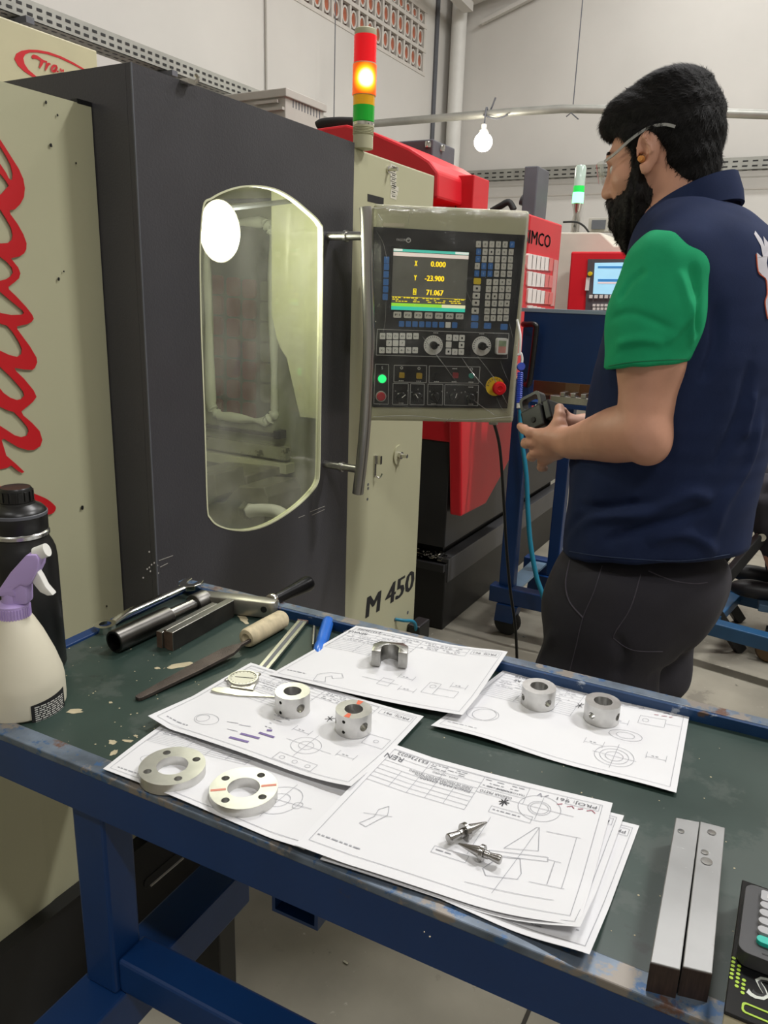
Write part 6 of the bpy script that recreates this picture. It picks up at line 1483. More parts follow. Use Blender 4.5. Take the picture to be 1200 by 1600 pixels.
# cable tray bits, small extra pipes seen by the white machine
# ------------------------------------------------------------------ people, grown from smooth unions of shapes
class Field:
    def __init__(s, lo, hi, h):
        s.lo = np.array(lo, np.float32); s.h = h; s.n = np.ceil((np.array(hi)-np.array(lo))/h).astype(int)+1
        s.d = np.full(s.n, .5, np.float32)
    def _sl(s, lo, hi):
        a = np.maximum(np.floor((np.array(lo)-s.lo)/s.h).astype(int), 0); b = np.minimum(np.ceil((np.array(hi)-s.lo)/s.h).astype(int)+1, s.n)
        if (b <= a).any(): return None
        g = np.meshgrid(*[(np.arange(a[i], b[i])*s.h+s.lo[i]).astype(np.float32) for i in range(3)], indexing='ij', sparse=True)
        return (slice(a[0], b[0]), slice(a[1], b[1]), slice(a[2], b[2])), g
    def _mix(s, sl, v, k, sub=False, cap=False):
        D = s.d[sl]
        if sub: v = -v; a, b = -D, -v; hh = np.clip(k-np.abs(a-b), 0, None)/k; s.d[sl] = -(np.minimum(a, b)-hh*hh*k/4)
        else: hh = np.clip(k-np.abs(D-v), 0, None)/k; s.d[sl] = np.minimum(D, v)-hh*hh*k/4
    def cone(s, a, b, ra, rb, k=.015, sub=False, sq=(1, 1, 1)):
        a = np.array(a, np.float32); b = np.array(b, np.float32); m = max(ra, rb)+k+4*s.h
        r = s._sl(np.minimum(a, b)-m, np.maximum(a, b)+m)
        if r is None: return
        sl, (X, Y, Z_) = r; e = b-a; L2 = float(e @ e)+1e-9
        t = np.clip(((X-a[0])*e[0]+(Y-a[1])*e[1]+(Z_-a[2])*e[2])/L2, 0, 1)
        v = np.sqrt(((X-a[0]-t*e[0])/sq[0])**2+((Y-a[1]-t*e[1])/sq[1])**2+((Z_-a[2]-t*e[2])/sq[2])**2)-(ra+(rb-ra)*t)
        s._mix(sl, v, k, sub)
    def ell(s, c, r, k=.015, rot=None, sub=False):
        c = np.array(c, np.float32); r = np.array(r, np.float32); m = float(r.max())+k+4*s.h
        q = s._sl(c-m, c+m)
        if q is None: return
        sl, (X, Y, Z_) = q; X = X-c[0]; Y = Y-c[1]; Z_ = Z_-c[2]
        if rot is not None: R = np.array(rot, np.float32); X, Y, Z_ = (R[0, 0]*X+R[1, 0]*Y+R[2, 0]*Z_, R[0, 1]*X+R[1, 1]*Y+R[2, 1]*Z_, R[0, 2]*X+R[1, 2]*Y+R[2, 2]*Z_)
        k0 = np.sqrt((X/r[0])**2+(Y/r[1])**2+(Z_/r[2])**2); k1 = np.sqrt((X/r[0]**2)**2+(Y/r[1]**2)**2+(Z_/r[2]**2)**2)+1e-6
        s._mix(sl, k0*(k0-1)/k1, k, sub)
    def cut(s, p, n, k=.008):                  # keep the side the normal n points away from
        r = s._sl(s.lo, s.lo+s.n*s.h); sl, (X, Y, Z_) = r
        v = (X-p[0])*n[0]+(Y-p[1])*n[1]+(Z_-p[2])*n[2]
        hh = np.clip(k-np.abs(s.d-v), 0, None)/k; s.d = np.maximum(s.d, v)+hh*hh*k/4
    def noise(s, amp, f, seed=0):
        r = s._sl(s.lo, s.lo+s.n*s.h); sl, (X, Y, Z_) = r; g = np.random.RandomState(seed)
        for k in range(5):
            w = g.normal(size=3)*np.array(f)*(1+.5*k); ph = g.uniform(0, 6.28); s.d = s.d+amp/(1+.4*k)*np.sin(X*w[0]+Y*w[1]+Z_*w[2]+ph).astype(np.float32)
    def mesh(s):
        D = s.d; S = D < 0; n = D.shape
        c = np.zeros((n[0]-1, n[1]-1, n[2]-1), np.int8)
        for i in (0, 1):
            for j in (0, 1):
                for k in (0, 1): c += S[i:n[0]-1+i, j:n[1]-1+j, k:n[2]-1+k]
        act = (c > 0) & (c < 8); idx = np.argwhere(act); m = len(idx)
        ids = np.full(act.shape, -1, np.int32); ids[act] = np.arange(m)
        acc = np.zeros((m, 3), np.float32); cnt = np.zeros(m, np.float32)
        cor = [(i, j, k) for i in (0, 1) for j in (0, 1) for k in (0, 1)]
        val = {q: D[idx[:, 0]+q[0], idx[:, 1]+q[1], idx[:, 2]+q[2]] for q in cor}
        for q in cor:
            for ax in range(3):
                if q[ax]: continue
                p = list(q); p[ax] = 1; p = tuple(p); a, b = val[q], val[p]; x = (a < 0) != (b < 0)
                t = np.where(x, a/np.where(np.abs(a-b) < 1e-9, 1e-9, a-b), 0)
                e = np.tile(np.array(q, np.float32), (m, 1)); e[:, ax] = t; acc[x] += e[x]; cnt[x] += 1
        V = (idx+acc/cnt[:, None])*s.h+s.lo
        F = []
        for ax in range(3):
            u, v = (ax+1) % 3, (ax+2) % 3
            a = [slice(None)]*3; b = [slice(None)]*3; a[ax] = slice(0, n[ax]-1); b[ax] = slice(1, n[ax])
            x = S[tuple(a)] != S[tuple(b)]; e = np.argwhere(x); e = e[(e[:, u] > 0) & (e[:, v] > 0) & (e[:, u] < n[u]-1) & (e[:, v] < n[v]-1)]
            sg = S[tuple(a)][e[:, 0], e[:, 1], e[:, 2]]
            q = []
            for du, dv in ((-1, -1), (0, -1), (0, 0), (-1, 0)):
                w_ = e.copy(); w_[:, u] += du; w_[:, v] += dv; q.append(ids[w_[:, 0], w_[:, 1], w_[:, 2]])
            q = np.stack(q, 1); q[~sg] = q[~sg][:, ::-1]; F.append(q)
        return V, np.concatenate(F)
def field_object(name, V, F, M, mat_, parent):
    W = np.array([list(r) for r in M], np.float64); P = V @ W[:3, :3].T+W[:3, 3]
    org = np.array([P[:, 0].mean(), P[:, 1].mean(), P[:, 2].min()])
    me = bpy.data.meshes.new(name); P = P-org
    me.vertices.add(len(P)); me.vertices.foreach_set('co', P.astype(np.float32).ravel())
    me.loops.add(F.size); me.loops.foreach_set('vertex_index', F.astype(np.int32).ravel())
    me.polygons.add(len(F)); me.polygons.foreach_set('loop_start', np.arange(0, F.size, 4, dtype=np.int32)); me.polygons.foreach_set('loop_total', np.full(len(F), 4, np.int32))
    me.polygons.foreach_set('use_smooth', np.ones(len(F), bool)); me.update(calc_edges=True); me.validate()
    me.materials.append(mat_)
    o = bpy.data.objects.new(name, me); COL.objects.link(o)
    o.parent = parent; o.location = Vector(org)-Vector(parent['_w']); o['_w'] = list(org)
    return o
from mathutils.bvhtree import BVHTree
def tree_of(o):
    w_ = Vector(o['_w']); return BVHTree.FromPolygons([v.co+w_ for v in o.data.vertices], [tuple(p.vertices) for p in o.data.polygons])
def cast(tr, x, y): d = _ray(x, y); return tr.ray_cast(CAMP, d.normalized())[:2]
def folds(o, tr, lines):                        # push soft ridges (amp > 0) or creases along lines drawn on the cloth
    me = o.data; n = len(me.vertices); co = np.empty(n*3, np.float32); me.vertices.foreach_get('co', co); co = co.reshape(-1, 3)
    nr = np.empty(n*3, np.float32); me.vertices.foreach_get('normal', nr); nr = nr.reshape(-1, 3); wv = np.array(o['_w'])
    disp = np.zeros(n)
    for pts, amp, wd in lines:
        q = smoothpath([Vector((p[0], p[1], 0)) for p in pts], 6); H = [cast(tr, p.x, p.y)[0] for p in q]; H = [h for h in H if h is not None]
        if len(H) < 2: continue
        best = np.full(n, 1e9); tt = np.zeros(n)
        for i in range(len(H)-1):
            a = np.array(H[i])-wv; e = np.array(H[i+1])-np.array(H[i]); t = np.clip(((co-a) @ e)/(e @ e+1e-12), 0, 1); d = np.linalg.norm(co-a-t[:, None]*e, axis=1)
            u = d < best; best[u] = d[u]; tt[u] = (i+t[u])/(len(H)-1)
        disp += 1.5*amp*np.exp(-(best/wd)**2)*np.clip(np.sin(np.pi*np.clip(tt, .02, .98))*1.6, 0, 1)
    co = co+nr*disp[:, None]; me.vertices.foreach_set('co', co.astype(np.float32).ravel()); me.update()
def seam(tr, pts, r, name, M, parent, k=5, off=.0004):
    q = smoothpath([Vector((p[0], p[1], 0)) for p in pts], k); H = []
    for p in q:
        h, nn = cast(tr, p.x, p.y)
        if h is not None: H.append(h+nn*off)
    if len(H) > 1: MB().tube(H, r, 6).build(name, M, parent, smooth=60)
def decal(tr, poly, name, M, parent, off=.0012):
    pts = []
    tri = tessellate_polygon([[Vector((p[0], p[1], 0)) for p in poly]])
    for p in poly:
        h, nn = cast(tr, *p); pts.append((h+nn*off) if h is not None else None)
    fs = [t for t in tri if all(pts[i] is not None for i in t)]
    use = sorted({i for t in fs for i in t}); rm = {k: i for i, k in enumerate(use)}
    if fs: MB().add([pts[i] for i in use], [tuple(rm[i] for i in t) for t in fs]).build(name, M, parent, recalc=False)
def rotm(ax, deg): m = Matrix.Rotation(math.radians(deg), 3, ax); return [list(r) for r in m]
# ---- the standing man
ALF = math.radians(41)
HD = 1.53
gx = _ray(1012, 900); gk = HD/gx.dot(f0h)
MO = Vector((CAMP.x+gx.x*gk, CAMP.y+gx.y*gk, 0))
mF = -r0h*math.cos(ALF)+f0h*math.sin(ALF); mL = Vector((0, 0, 1)).cross(mF)
MM = Matrix(((mF.x, mL.x, 0, MO.x), (mF.y, mL.y, 0, MO.y), (0, 0, 1, 0), (0, 0, 0, 1)))
def LP(x, y, yl):
    d = _ray(x, y); t = (MO+mL*yl-CAMP).dot(mL)/d.dot(mL); q = CAMP+d*t-MO
    return np.array([q.dot(mF), yl, q.z], np.float32)
man = thing('person', MO, 'man in navy polo with green sleeves and clear safety glasses, standing at the bench', 'person')
M_skin = mat('skin', 'd09a80', .5, var=.07, vscale=14, bump=.06, bscale=300)
M_navy = mat('navy_polo_cotton', '212c4b', .9, var=.05, vscale=20, bump=.1, bscale=500, spec=.2)
M_grn = mat('green_sleeve_cotton', '22a06c', .9, var=.04, vscale=20, bump=.1, bscale=500, spec=.2)
M_trs = mat('charcoal_work_trousers', '2c2a31', .9, var=.1, vscale=12, bump=.15, bscale=400)
M_hair = mat('black_hair', '0b0908', .7, spec=.25, var=.25, vscale=30, bump=.5, bscale=220, stretch=(1, 1, 1))
M_beard = mat('dark_beard_hair', '15100c', .65, spec=.3, var=.35, vscale=60, bump=.6, bscale=300)
M_shoe = mat('black_leather', '17161a', .45, var=.1)
# joints
sho = LP(1040, 425, .165); elb = LP(1004, 672, .205); wri = LP(893, 692, .115)
rsho = np.array([sho[0]-.015, -.165, sho[2]-.01]); 
nb = LP(1072, 330, 0.0)                       # base of the neck
Rh = Matrix.Rotation(math.radians(6), 3, 'Z') @ Matrix.Rotation(math.radians(15), 3, 'Y') # turn and nod
_e = LP(1012, 233, .079); _o = Rh @ Vector((-.006, .079, .004))
hc = np.array([_e[0]-_o.x, 0, _e[2]-_o.z], np.float32)          # head centre, between the ears
def HP(x, y, z): v = Rh @ Vector((x, y, z)); return np.array([hc[0]+v.x, hc[1]+v.y, hc[2]+v.z], np.float32)
rh = [list(r) for r in Rh]
hz = lambda x, y: (780+x/6.667, 580+y/6.667)
def H(x, y, yl): p = hz(x, y); return LP(p[0], p[1], yl)
B = Field((-.28, -.34, .92), (.46, .34, 1.82), .0036)
K = .02
# head
B.ell(HP(-.018, 0, .035), (.096, .074, .086), K, rh); B.ell(HP(.03, 0, -.028), (.062, .06, .082), .03, rh); B.ell(HP(.045, 0, -.085), (.042, .042, .036), .03, rh)
B.cone(HP(.076, -.028, .022), HP(.076, .028, .022), .011, .011, .018); B.cone(HP(.086, 0, .012), HP(.103, 0, -.03), .0075, .0125, .012); B.cone(HP(.094, -.012, -.033), HP(.094, .012, -.033), .008, .008, .008)
B.ell(HP(.088, .031, .0), (.014, .017, .012), .012, rh, True); B.ell(HP(.088, -.031, .0), (.014, .017, .012), .012, rh, True)
B.cone(HP(.08, -.018, -.06), HP(.088, 0, -.059), .006, .007, .008); B.cone(HP(.088, 0, -.059), HP(.08, .018, -.06), .007, .006, .008); B.cone(HP(.08, -.015, -.071), HP(.08, .015, -.071), .007, .007, .008)
B.ell(HP(.05, .048, -.02), (.025, .018, .022), .02, rh); B.ell(HP(.05, -.048, -.02), (.025, .018, .022), .02, rh)
for sg in (1, -1):
    er = [list(r) for r in (Rh @ Matrix.Rotation(math.radians(-12), 3, 'Y') @ Matrix.Rotation(math.radians(16*sg), 3, 'Z'))]
    B.ell(HP(-.006, sg*.079, .004), (.021, .0085, .035), .006, er)
    B.ell(HP(.0, sg*.089, .008), (.0125, .0075, .0235), .004, er, True); B.ell(HP(.004, sg*.086, -.008), (.009, .012, .011), .004, er, True)
    B.cone(HP(-.004, sg*.087, .026), HP(-.014, sg*.087, -.004), .0026, .0026, .004)
    B.ell(HP(.002, sg*.08, -.028), (.0095, .006, .011), .006, er)
B.cone(HP(-.03, 0, -.04), nb+np.array([-.0, 0, -.03]), .058, .066, .03); B.cone(HP(-.05, 0, -.03), nb+np.array([-.03, 0, -.03]), .042, .042, .03)
# trunk inside the clothes, arms
B.ell(nb+np.array([.0, 0, -.2]), (.095, .15, .2), .05); B.ell((nb[0]+.03, 0, 1.08), (.1, .14, .15), .06)
B.cone(nb+np.array([0, .05, -.06]), sho, .05, .05, .04); B.cone(nb+np.array([0, -.05, -.06]), rsho, .05, .05, .04)
e1 = sho+(elb-sho)*.55
B.cone(sho, e1, .053, .0545, .03); B.cone(e1, elb, .0545, .046, .03); B.ell(LP(1014, 698, .21), (.03, .032, .03), .04)
f1 = elb+(wri-elb)*.32+np.array([0, .004, -.004]); f2 = elb+(wri-elb)*.7
for i in range(8):
    t0, t1 = i/8, (i+1)/8; rr0, rr1 = [(.0465+.004*math.sin(math.pi*min(1, t_*2.2)) if t_ < .45 else .0465-.0175*((t_-.45)/.55)**.9) for t_ in (t0, t1)]
    B.cone(elb+(wri-elb)*t0, elb+(wri-elb)*t1, rr0, rr1, .012)
# left hand round the pendant
palm = H(500, 730, .105)
B.cone(wri, H(560, 700, .11), .027, .025, .02); B.cone(H(600, 760, .1), H(450, 690, .105), .024, .019, .015); B.cone(H(600, 800, .095), H(450, 820, .095), .022, .018, .015); B.cone(H(600, 800, .09), H(500, 890, .08), .02, .017, .015)
def finger(pts, r0_, r1_, k=.006):
    n = len(pts)-1
    for i in range(n): B.cone(pts[i], pts[i+1], r0_+(r1_-r0_)*i/n, r0_+(r1_-r0_)*(i+1)/n, k)
finger([H(450, 660, .108), H(320, 640, .108), H(262, 606, .095), H(222, 575, .078)], .0115, .0088)
finger([H(450, 740, .105), H(325, 745, .105), H(275, 755, .088), H(268, 735, .068)], .0115, .009)
finger([H(450, 820, .098), H(370, 850, .098), H(335, 890, .08), H(345, 905, .06)], .0115, .009)
finger([H(500, 890, .085), H(450, 950, .083), H(440, 1000, .068), H(470, 1010, .052)], .0105, .0082)
finger([H(610, 680, .1), H(620, 560, .1), H(630, 470, .088), H(628, 385, .072)], .0145, .0105)
B.ell(H(612, 640, .1), (.02, .018, .024), .015)
# right arm and hand
relb = np.array([rsho[0]+.03, -.235, elb[2]+.02]); rwri = LP(915, 668, -.055); rk = LP(880, 655, .0)
B.cone(rsho, relb, .052, .046, .03); B.cone(relb, rwri, .046, .029, .03); B.cone(rwri, LP(884, 662, -.01), .026, .022, .015)
for dz, ll in ((0, 0), (-.018, .002), (-.034, .004), (-.048, .01)):
    a = LP(880, 655, -.005)+np.array([0, 0, dz]); finger([a, a+np.array([.03-ll, .012, -.002]), a+np.array([.045-ll, .03, -.004])], .0095, .0078)
finger([LP(890, 655, -.02), LP(886, 646, -.005)+np.array([.01, 0, .0]), LP(880, 642, .02)], .0115, .009)
V, F = B.mesh(); body = field_object('body', V, F, MM, M_skin, man)
# nails on the thumb and index finger
for p, d in ((H(630, 385, .083), (0, .6, .5)),):
    pass
# beard
Fb = Field(hc+np.array([-.09, -.12, -.2]), hc+np.array([.16, .12, .06]), .0028)
Fb.ell(HP(.045, 0, -.088), (.052, .05, .05), .02, rh); Fb.cone(HP(.06, 0, -.11), HP(.066, 0, -.134), .043, .026, .03)
Fb.ell(HP(.03, .03, -.07), (.045, .034, .05), .02, rh); Fb.ell(HP(.03, -.03, -.07), (.045, .034, .05), .02, rh)
for sg in (1, -1):
    Fb.cone(HP(.018, sg*.062, -.005), HP(.03, sg*.058, -.06), .009, .016, .02); Fb.cone(HP(.022, sg*.062, .03), HP(.018, sg*.062, -.005), .0075, .009, .01)
    Fb.cone(HP(.099, sg*.003, -.05), HP(.082, sg*.028, -.066), .0085, .008, .01); Fb.cone(HP(.08, sg*.03, -.066), HP(.065, sg*.04, -.09), .012, .014, .015)
Fb.ell(HP(.085, 0, -.066), (.016, .016, .006), .006, rh, True)
Fb.noise(.0012, (160, 160, 90), 3)
V, F = Fb.mesh(); beard = field_object('beard', V, F, MM, M_beard, man)
# hair
Fh = Field(hc+np.array([-.16, -.12, -.11]), hc+np.array([.14, .12, .19]), .0028)
Fh.ell(HP(-.022, 0, .046), (.106, .083, .099), .02, rh); Fh.ell(HP(.03, 0, .088), (.066, .06, .043), .03, rh); Fh.ell(HP(-.045, 0, .085), (.06, .06, .06), .03, rh); Fh.ell(HP(-.06, 0, -.02), (.048, .066, .092), .03, rh)
Fh.cone(HP(.058, -.03, .09), HP(.06, .03, .088), .02, .02, .02)
Fh.cone(HP(.024, .064, .045), HP(.022, .065, .012), .012, .007, .015); Fh.cone(HP(.024, -.064, .045), HP(.022, -.065, .012), .012, .007, .015)
for sg in (1, -1): Fh.ell(HP(.078, sg*.055, .0), (.052, .05, .06), .01, rh, True); Fh.ell(HP(-.008, sg*.087, -.014), (.026, .036, .043), .012, rh, True); Fh.ell(HP(.01, sg*.08, -.08), (.05, .06, .05), .012, rh, True)
Fh.ell(HP(.108, 0, .0), (.05, .08, .07), .01, rh, True); Fh.ell(HP(.0, 0, -.13), (.12, .1, .045), .02, rh, True)
Fh.noise(.0012, (60, 40, 50), 5)
V, F = Fh.mesh(); hair = field_object('hair', V, F, MM, M_hair, man)
def strands(o, name, M, n, ln, wd, flow, seed, lift=.35):
    rs = np.random.RandomState(seed); me = o.data; nv = len(me.vertices); co = np.empty(nv*3, np.float32); me.vertices.foreach_get('co', co); co = co.reshape(-1, 3); nr = np.empty(nv*3, np.float32); me.vertices.foreach_get('normal', nr); nr = nr.reshape(-1, 3)
    pick = rs.randint(0, nv, n); b = MB(); wv = np.array(o['_w']); vs = []; fs = []
    for i in pick:
        p = co[i]+wv; q = nr[i]; f = np.array(flow(p, q))+rs.normal(size=3)*.35; f = f-q*(f @ q); f /= np.linalg.norm(f)+1e-6; s_ = np.cross(q, f)
        l = ln*rs.uniform(.5, 1.2); k = len(vs); w_ = wd*rs.uniform(.6, 1.2); li = lift*rs.uniform(.3, 1.4)
        m = p+f*l*.5+q*l*li*.55; e = p+f*l+q*l*li*.7
        vs += [tuple(p-s_*w_-q*.001), tuple(p+s_*w_-q*.001), tuple(m+s_*w_*.8), tuple(m-s_*w_*.8), tuple(e)]; fs += [(k, k+1, k+2, k+3), (k+3, k+2, k+4)]
    b.v = vs; b.f = fs; so = b.build(name, M, o, recalc=False, smooth=180); so['kind'] = 'stuff'
up_ = Vector((0, 0, 1))
strands(hair, 'hair_strands', M_hair, 16000, .016, .0005, lambda p, q: (mF*.35-up_*.8)[:] if p[2] < hc[2]+.075 else (mF*.9-up_*.1)[:], 4, .22)
strands(beard, 'beard_strands', M_beard, 9000, .012, .0006, lambda p, q: (up_*-1+mF*.25)[:], 5, .16)
# eyes, brows
for sg in (1, -1):
    c = MM @ Vector(HP(.071, sg*.031, .0)); MB().lathe([(.0115*math.sin(math.radians(a)), -.0115*math.cos(math.radians(a))) for a in range(0, 181, 15)], 16, T3(*c), False).build('eye', mat('eye_white', 'd8d4cc', .2), man, smooth=180)
    a, b_ = MM @ Vector(HP(.089, sg*.014, .026)), MM @ Vector(HP(.074, sg*.048, .03)); MB().tube([a, (a+b_)/2+up_*.005, b_], [.003, .0045, .002], 8).build('eyebrow', M_hair, man, smooth=60)
# safety glasses
gl = thing('safety_glasses', MM @ Vector(HP(.1, 0, 0)), 'clear plastic safety glasses worn by the standing man', 'glasses')
M_clr = clear('clear_lens_plastic', 'eef2f2', .14, .05, haze=.14)
for sg in (1, -1):
    vs = []; fs = []; n = 10
    for i in range(n+1):
        t = i/n; a = math.radians(4+62*t); x, y = .052+.062*math.cos(a), .074*math.sin(a)*sg
        hh = .02*(1-.35*abs(2*t-1)**3)
        for zz_ in (-hh, -hh*.4, hh*.3, hh*.75): vs.append(MM @ Vector(HP(x, y, zz_+.004)))
    for i in range(n):
        for k in range(3): fs.append((i*4+k, i*4+4+k, i*4+5+k, i*4+1+k))
    MB().add(vs, fs).build('lens', M_clr, gl, smooth=180, recalc=False)
    p = [HP(.078, sg*.069, .012), HP(.05, sg*.079, .018), HP(.02, sg*.083, .03), HP(-.012, sg*.083, .038), HP(-.04, sg*.084, .034), HP(-.058, sg*.083, .024)]
    q = smoothpath([MM @ Vector(v) for v in p], 5)
    b = MB()
    for i in range(len(q)-1): b.bar(q[i], q[i+1], .0018, .005)
    b.build('temple', mat('frosted_clear_plastic', 'd4d4d0', .25, var=.03, trans=.5), gl)
MB().tube(smoothpath([MM @ Vector(HP(.109, -.012, .006)), MM @ Vector(HP(.118, 0, .01)), MM @ Vector(HP(.109, .012, .006))], 4), .0025, 8).build('bridge', M_clr, gl, smooth=60)
c = MM @ Vector(HP(.006, .085, -.01)); MB().lathe([(0, -.007), (.005, -.006), (.0062, 0), (.005, .006), (0, .007)], 14, frame(c, mF, mL), False).build('earplug', mat('orange_foam', 'd8924a', .7), man, smooth=60)
# polo shirt
S = Field((-.36, -.36, .8), (.4, .36, 1.62), .0055)
hemz = .0
def tor(px0, px1, py_, yl=0.0): a, b_ = LP(px0, py_, yl), LP(px1, py_, yl); return (a+b_)/2, abs(b_[0]-a[0])/2
def slab_(py_, pa, pb, wd):                    # torso section seen between two pixels of one row, half width wd
    c = LP((pa+pb)/2, py_, 0.0); q = MM @ Vector(c); d = _ray((pa+pb)/2, py_); dh = Vector((d.x, d.y, 0)).normalized()
    th_ = math.acos(max(-1, min(1, dh.dot(f0h)))); e = (pb-pa)/2/FPX*(q-CAMP).dot(fwd)*math.cos(th_)
    side_ = Vector((dh.y, -dh.x, 0)); ca, sa = abs(side_.dot(mF)), abs(side_.dot(mL))
    return np.array([c[0], 0, c[2]]), math.sqrt(max(.05**2, e*e-(wd*sa)**2))/ca
prev = None
secs = [(378, 1016, 1196, .15), (408, 998, 1212, .165), (470, 966, 1226, .185), (560, 938, 1224, .19), (650, 912, 1208, .185), (740, 890, 1184, .18), (815, 884, 1166, .18), (880, 880, 1150, .178)]
SS = []
for py_, pa, pb, wd in secs: c, r = slab_(py_, pa, pb, wd); SS.append((c, r, wd))
for i in range(len(SS)-1):
    for t in (0, .33, .66):
        c = SS[i][0]*(1-t)+SS[i+1][0]*t; r = SS[i][1]*(1-t)+SS[i+1][1]*t; wd = SS[i][2]*(1-t)+SS[i+1][2]*t
        S.ell(c, (r-.006, wd, .055), .045)
c, r, wd = SS[-1]; S.ell(c, (r, wd, .05), .045)
S.cone(nb+np.array([-.005, .04, -.045]), sho+np.array([-.01, .0, .015]), .064, .06, .05); S.cone(nb+np.array([-.005, -.04, -.045]), rsho+np.array([-.01, 0, .015]), .064, .06, .05)
S.ell(nb+np.array([-.02, 0, -.075]), (.085, .12, .07), .05); S.ell(nb+np.array([-.035, 0, -.035]), (.075, .085, .035), .04)
S.cone(rsho, rsho+(relb-rsho)*.55, .074, .066, .03)
hem0 = LP(871, 862, .04); hem1 = LP(1140, 872, .04); hem2 = LP(1000, 884, .178)
hn = np.cross(hem1-hem0, hem2-hem0); hn = hn/np.linalg.norm(hn); hn = hn if hn[2] < 0 else -hn
S.cut(hem0, hn, .012)
S.noise(.0016, (16, 16, 10), 9)
V, F = S.mesh(); shirt = field_object('polo_shirt', V, F, MM, M_navy, man)
tr = tree_of(shirt)
folds(shirt, tr, [([(868, 838), (930, 806), (1010, 800), (1080, 772), (1112, 786)], .009, .013), ([(870, 868), (900, 815), (960, 792), (1040, 790)], -.006, .011), ([(940, 850), (1000, 826), (1060, 812), (1110, 790)], -.007, .010), ([(1010, 850), (1050, 834), (1090, 840), (1120, 868)], .007, .012),
    ([(900, 790), (960, 795), (1000, 782)], -.005, .009), ([(1190, 640), (1170, 720), (1130, 790), (1110, 850)], .006, .013), ([(1175, 560), (1150, 660), (1110, 740)], -.005, .013), ([(1120, 470), (1118, 540), (1095, 600)], -.006, .011), ([(1180, 610), (1160, 690)], .005, .008), ([(905, 690), (885, 760), (880, 820)], .005, .014)])
tr = tree_of(shirt)
seam(tr, [(872, 858), (930, 868), (1000, 874), (1070, 876), (1140, 866)], .0009, 'hem_stitching', mat('navy_thread', '2b3a58', .8), shirt)
M_wlogo = mat('white_shirt_print', 'c9c6cc', .75)
Lz = lambda l: [(1100+x/5.93, 330+y/5.926) for x, y in l]
decal(tr, Lz([(470, 185), (530, 265), (556, 330), (545, 235), (570, 270), (620, 330), (620, 440), (585, 420), (575, 480), (590, 560), (600, 640), (600, 740), (600, 1000), (585, 985), (565, 880), (560, 820), (578, 770), (570, 640), (540, 600), (500, 555), (480, 440), (485, 385), (530, 425), (540, 420), (520, 320), (460, 215)]), 'back_print', M_wlogo, shirt)
seam(tr, Lz([(480, 400), (497, 560), (540, 605), (572, 645), (580, 770), (562, 830), (566, 900), (585, 995)]), .0012, 'print_outline', mat('orange_shirt_print', 'd8674a', .7), shirt, 3, .001)
# collar band
n = 40; vs = []; fs = []
cc = nb+np.array([-.008, 0, -.004])
for i in range(n+1):
    a = math.radians(-165+330*i/n)+math.pi
    ux, uy = math.cos(a), math.sin(a); back = max(0, -ux)
    fr = max(0, ux)
    for rr_, zz_ in ((.068, .03), (.073, .034), (.085, .006), (.09, -.016), (.084, -.018), (.072, .0)):
        vs.append(MM @ Vector((cc[0]+ux*rr_*1.02, cc[1]+uy*rr_, cc[2]+zz_-ux*.036)))
for i in range(n):
    for k in range(6): fs.append((i*6+k, i*6+(k+1) % 6, i*6+6+(k+1) % 6, i*6+6+k))
fs += [(0, 1, 2, 3, 4, 5), tuple(n*6+k for k in range(5, -1, -1))]
MB().add(vs, fs).build('collar', M_navy, man, smooth=70)
# green sleeve
G = Field(np.minimum(sho, elb)-.16, np.maximum(sho, elb)+.14, .0042)
h1 = LP(1012, 568, .19)
G.cone(sho+np.array([-.004, .0, -.0]), sho+(h1-sho)*.5+np.array([0, .004, 0]), .077, .0775, .03); G.cone(sho+(h1-sho)*.5+np.array([0, .004, 0]), h1+(h1-sho)*.1, .0775, .074, .03)
ax = (h1-sho)/np.linalg.norm(h1-sho)
ha_, hb_ = LP(948, 584, .19), LP(1082, 572, .19)
hn = np.cross(hb_-ha_, np.array([0, 1, 0])); hn /= np.linalg.norm(hn); hn = hn if hn[2] < 0 else -hn
G.cut(h1+np.array([0, 0, -.006]), hn, .008)
G.ell(elb+(sho-elb)*.1, (.06, .06, .12), .006, None, True) if False else None
G.noise(.0012, (20, 20, 14), 12)
V, F = G.mesh(); slv = field_object('sleeve', V, F, MM, M_grn, man)
tr2 = tree_of(slv)
folds(slv, tr2, [([(1080, 410), (1092, 470), (1088, 530)], -.005, .008), ([(1060, 420), (1075, 480), (1082, 540)], .005, .008), ([(1040, 540), (1070, 500), (1090, 460)], .004, .008), ([(965, 470), (985, 440), (1010, 420)], -.004, .008), ([(960, 540), (1000, 530), (1040, 536)], .004, .008), ([(950, 500), (990, 490), (1060, 520)], -.003, .007)])
tr2 = tree_of(slv)
seam(tr2, [(951, 572), (985, 566), (1030, 563), (1072, 561)], .0008, 'sleeve_stitching', mat('green_thread', '157a50', .8), slv)
# right sleeve (far side)
G = Field(np.minimum(rsho, relb)-.12, np.maximum(rsho, relb)+.12, .007)
G.cone(rsho, rsho+(relb-rsho)*.6, .077, .072, .03); rn = (relb-rsho)/np.linalg.norm(relb-rsho); G.cut(rsho+(relb-rsho)*.62, rn, .008)
V, F = G.mesh(); field_object('sleeve', V, F, MM, M_grn, man)
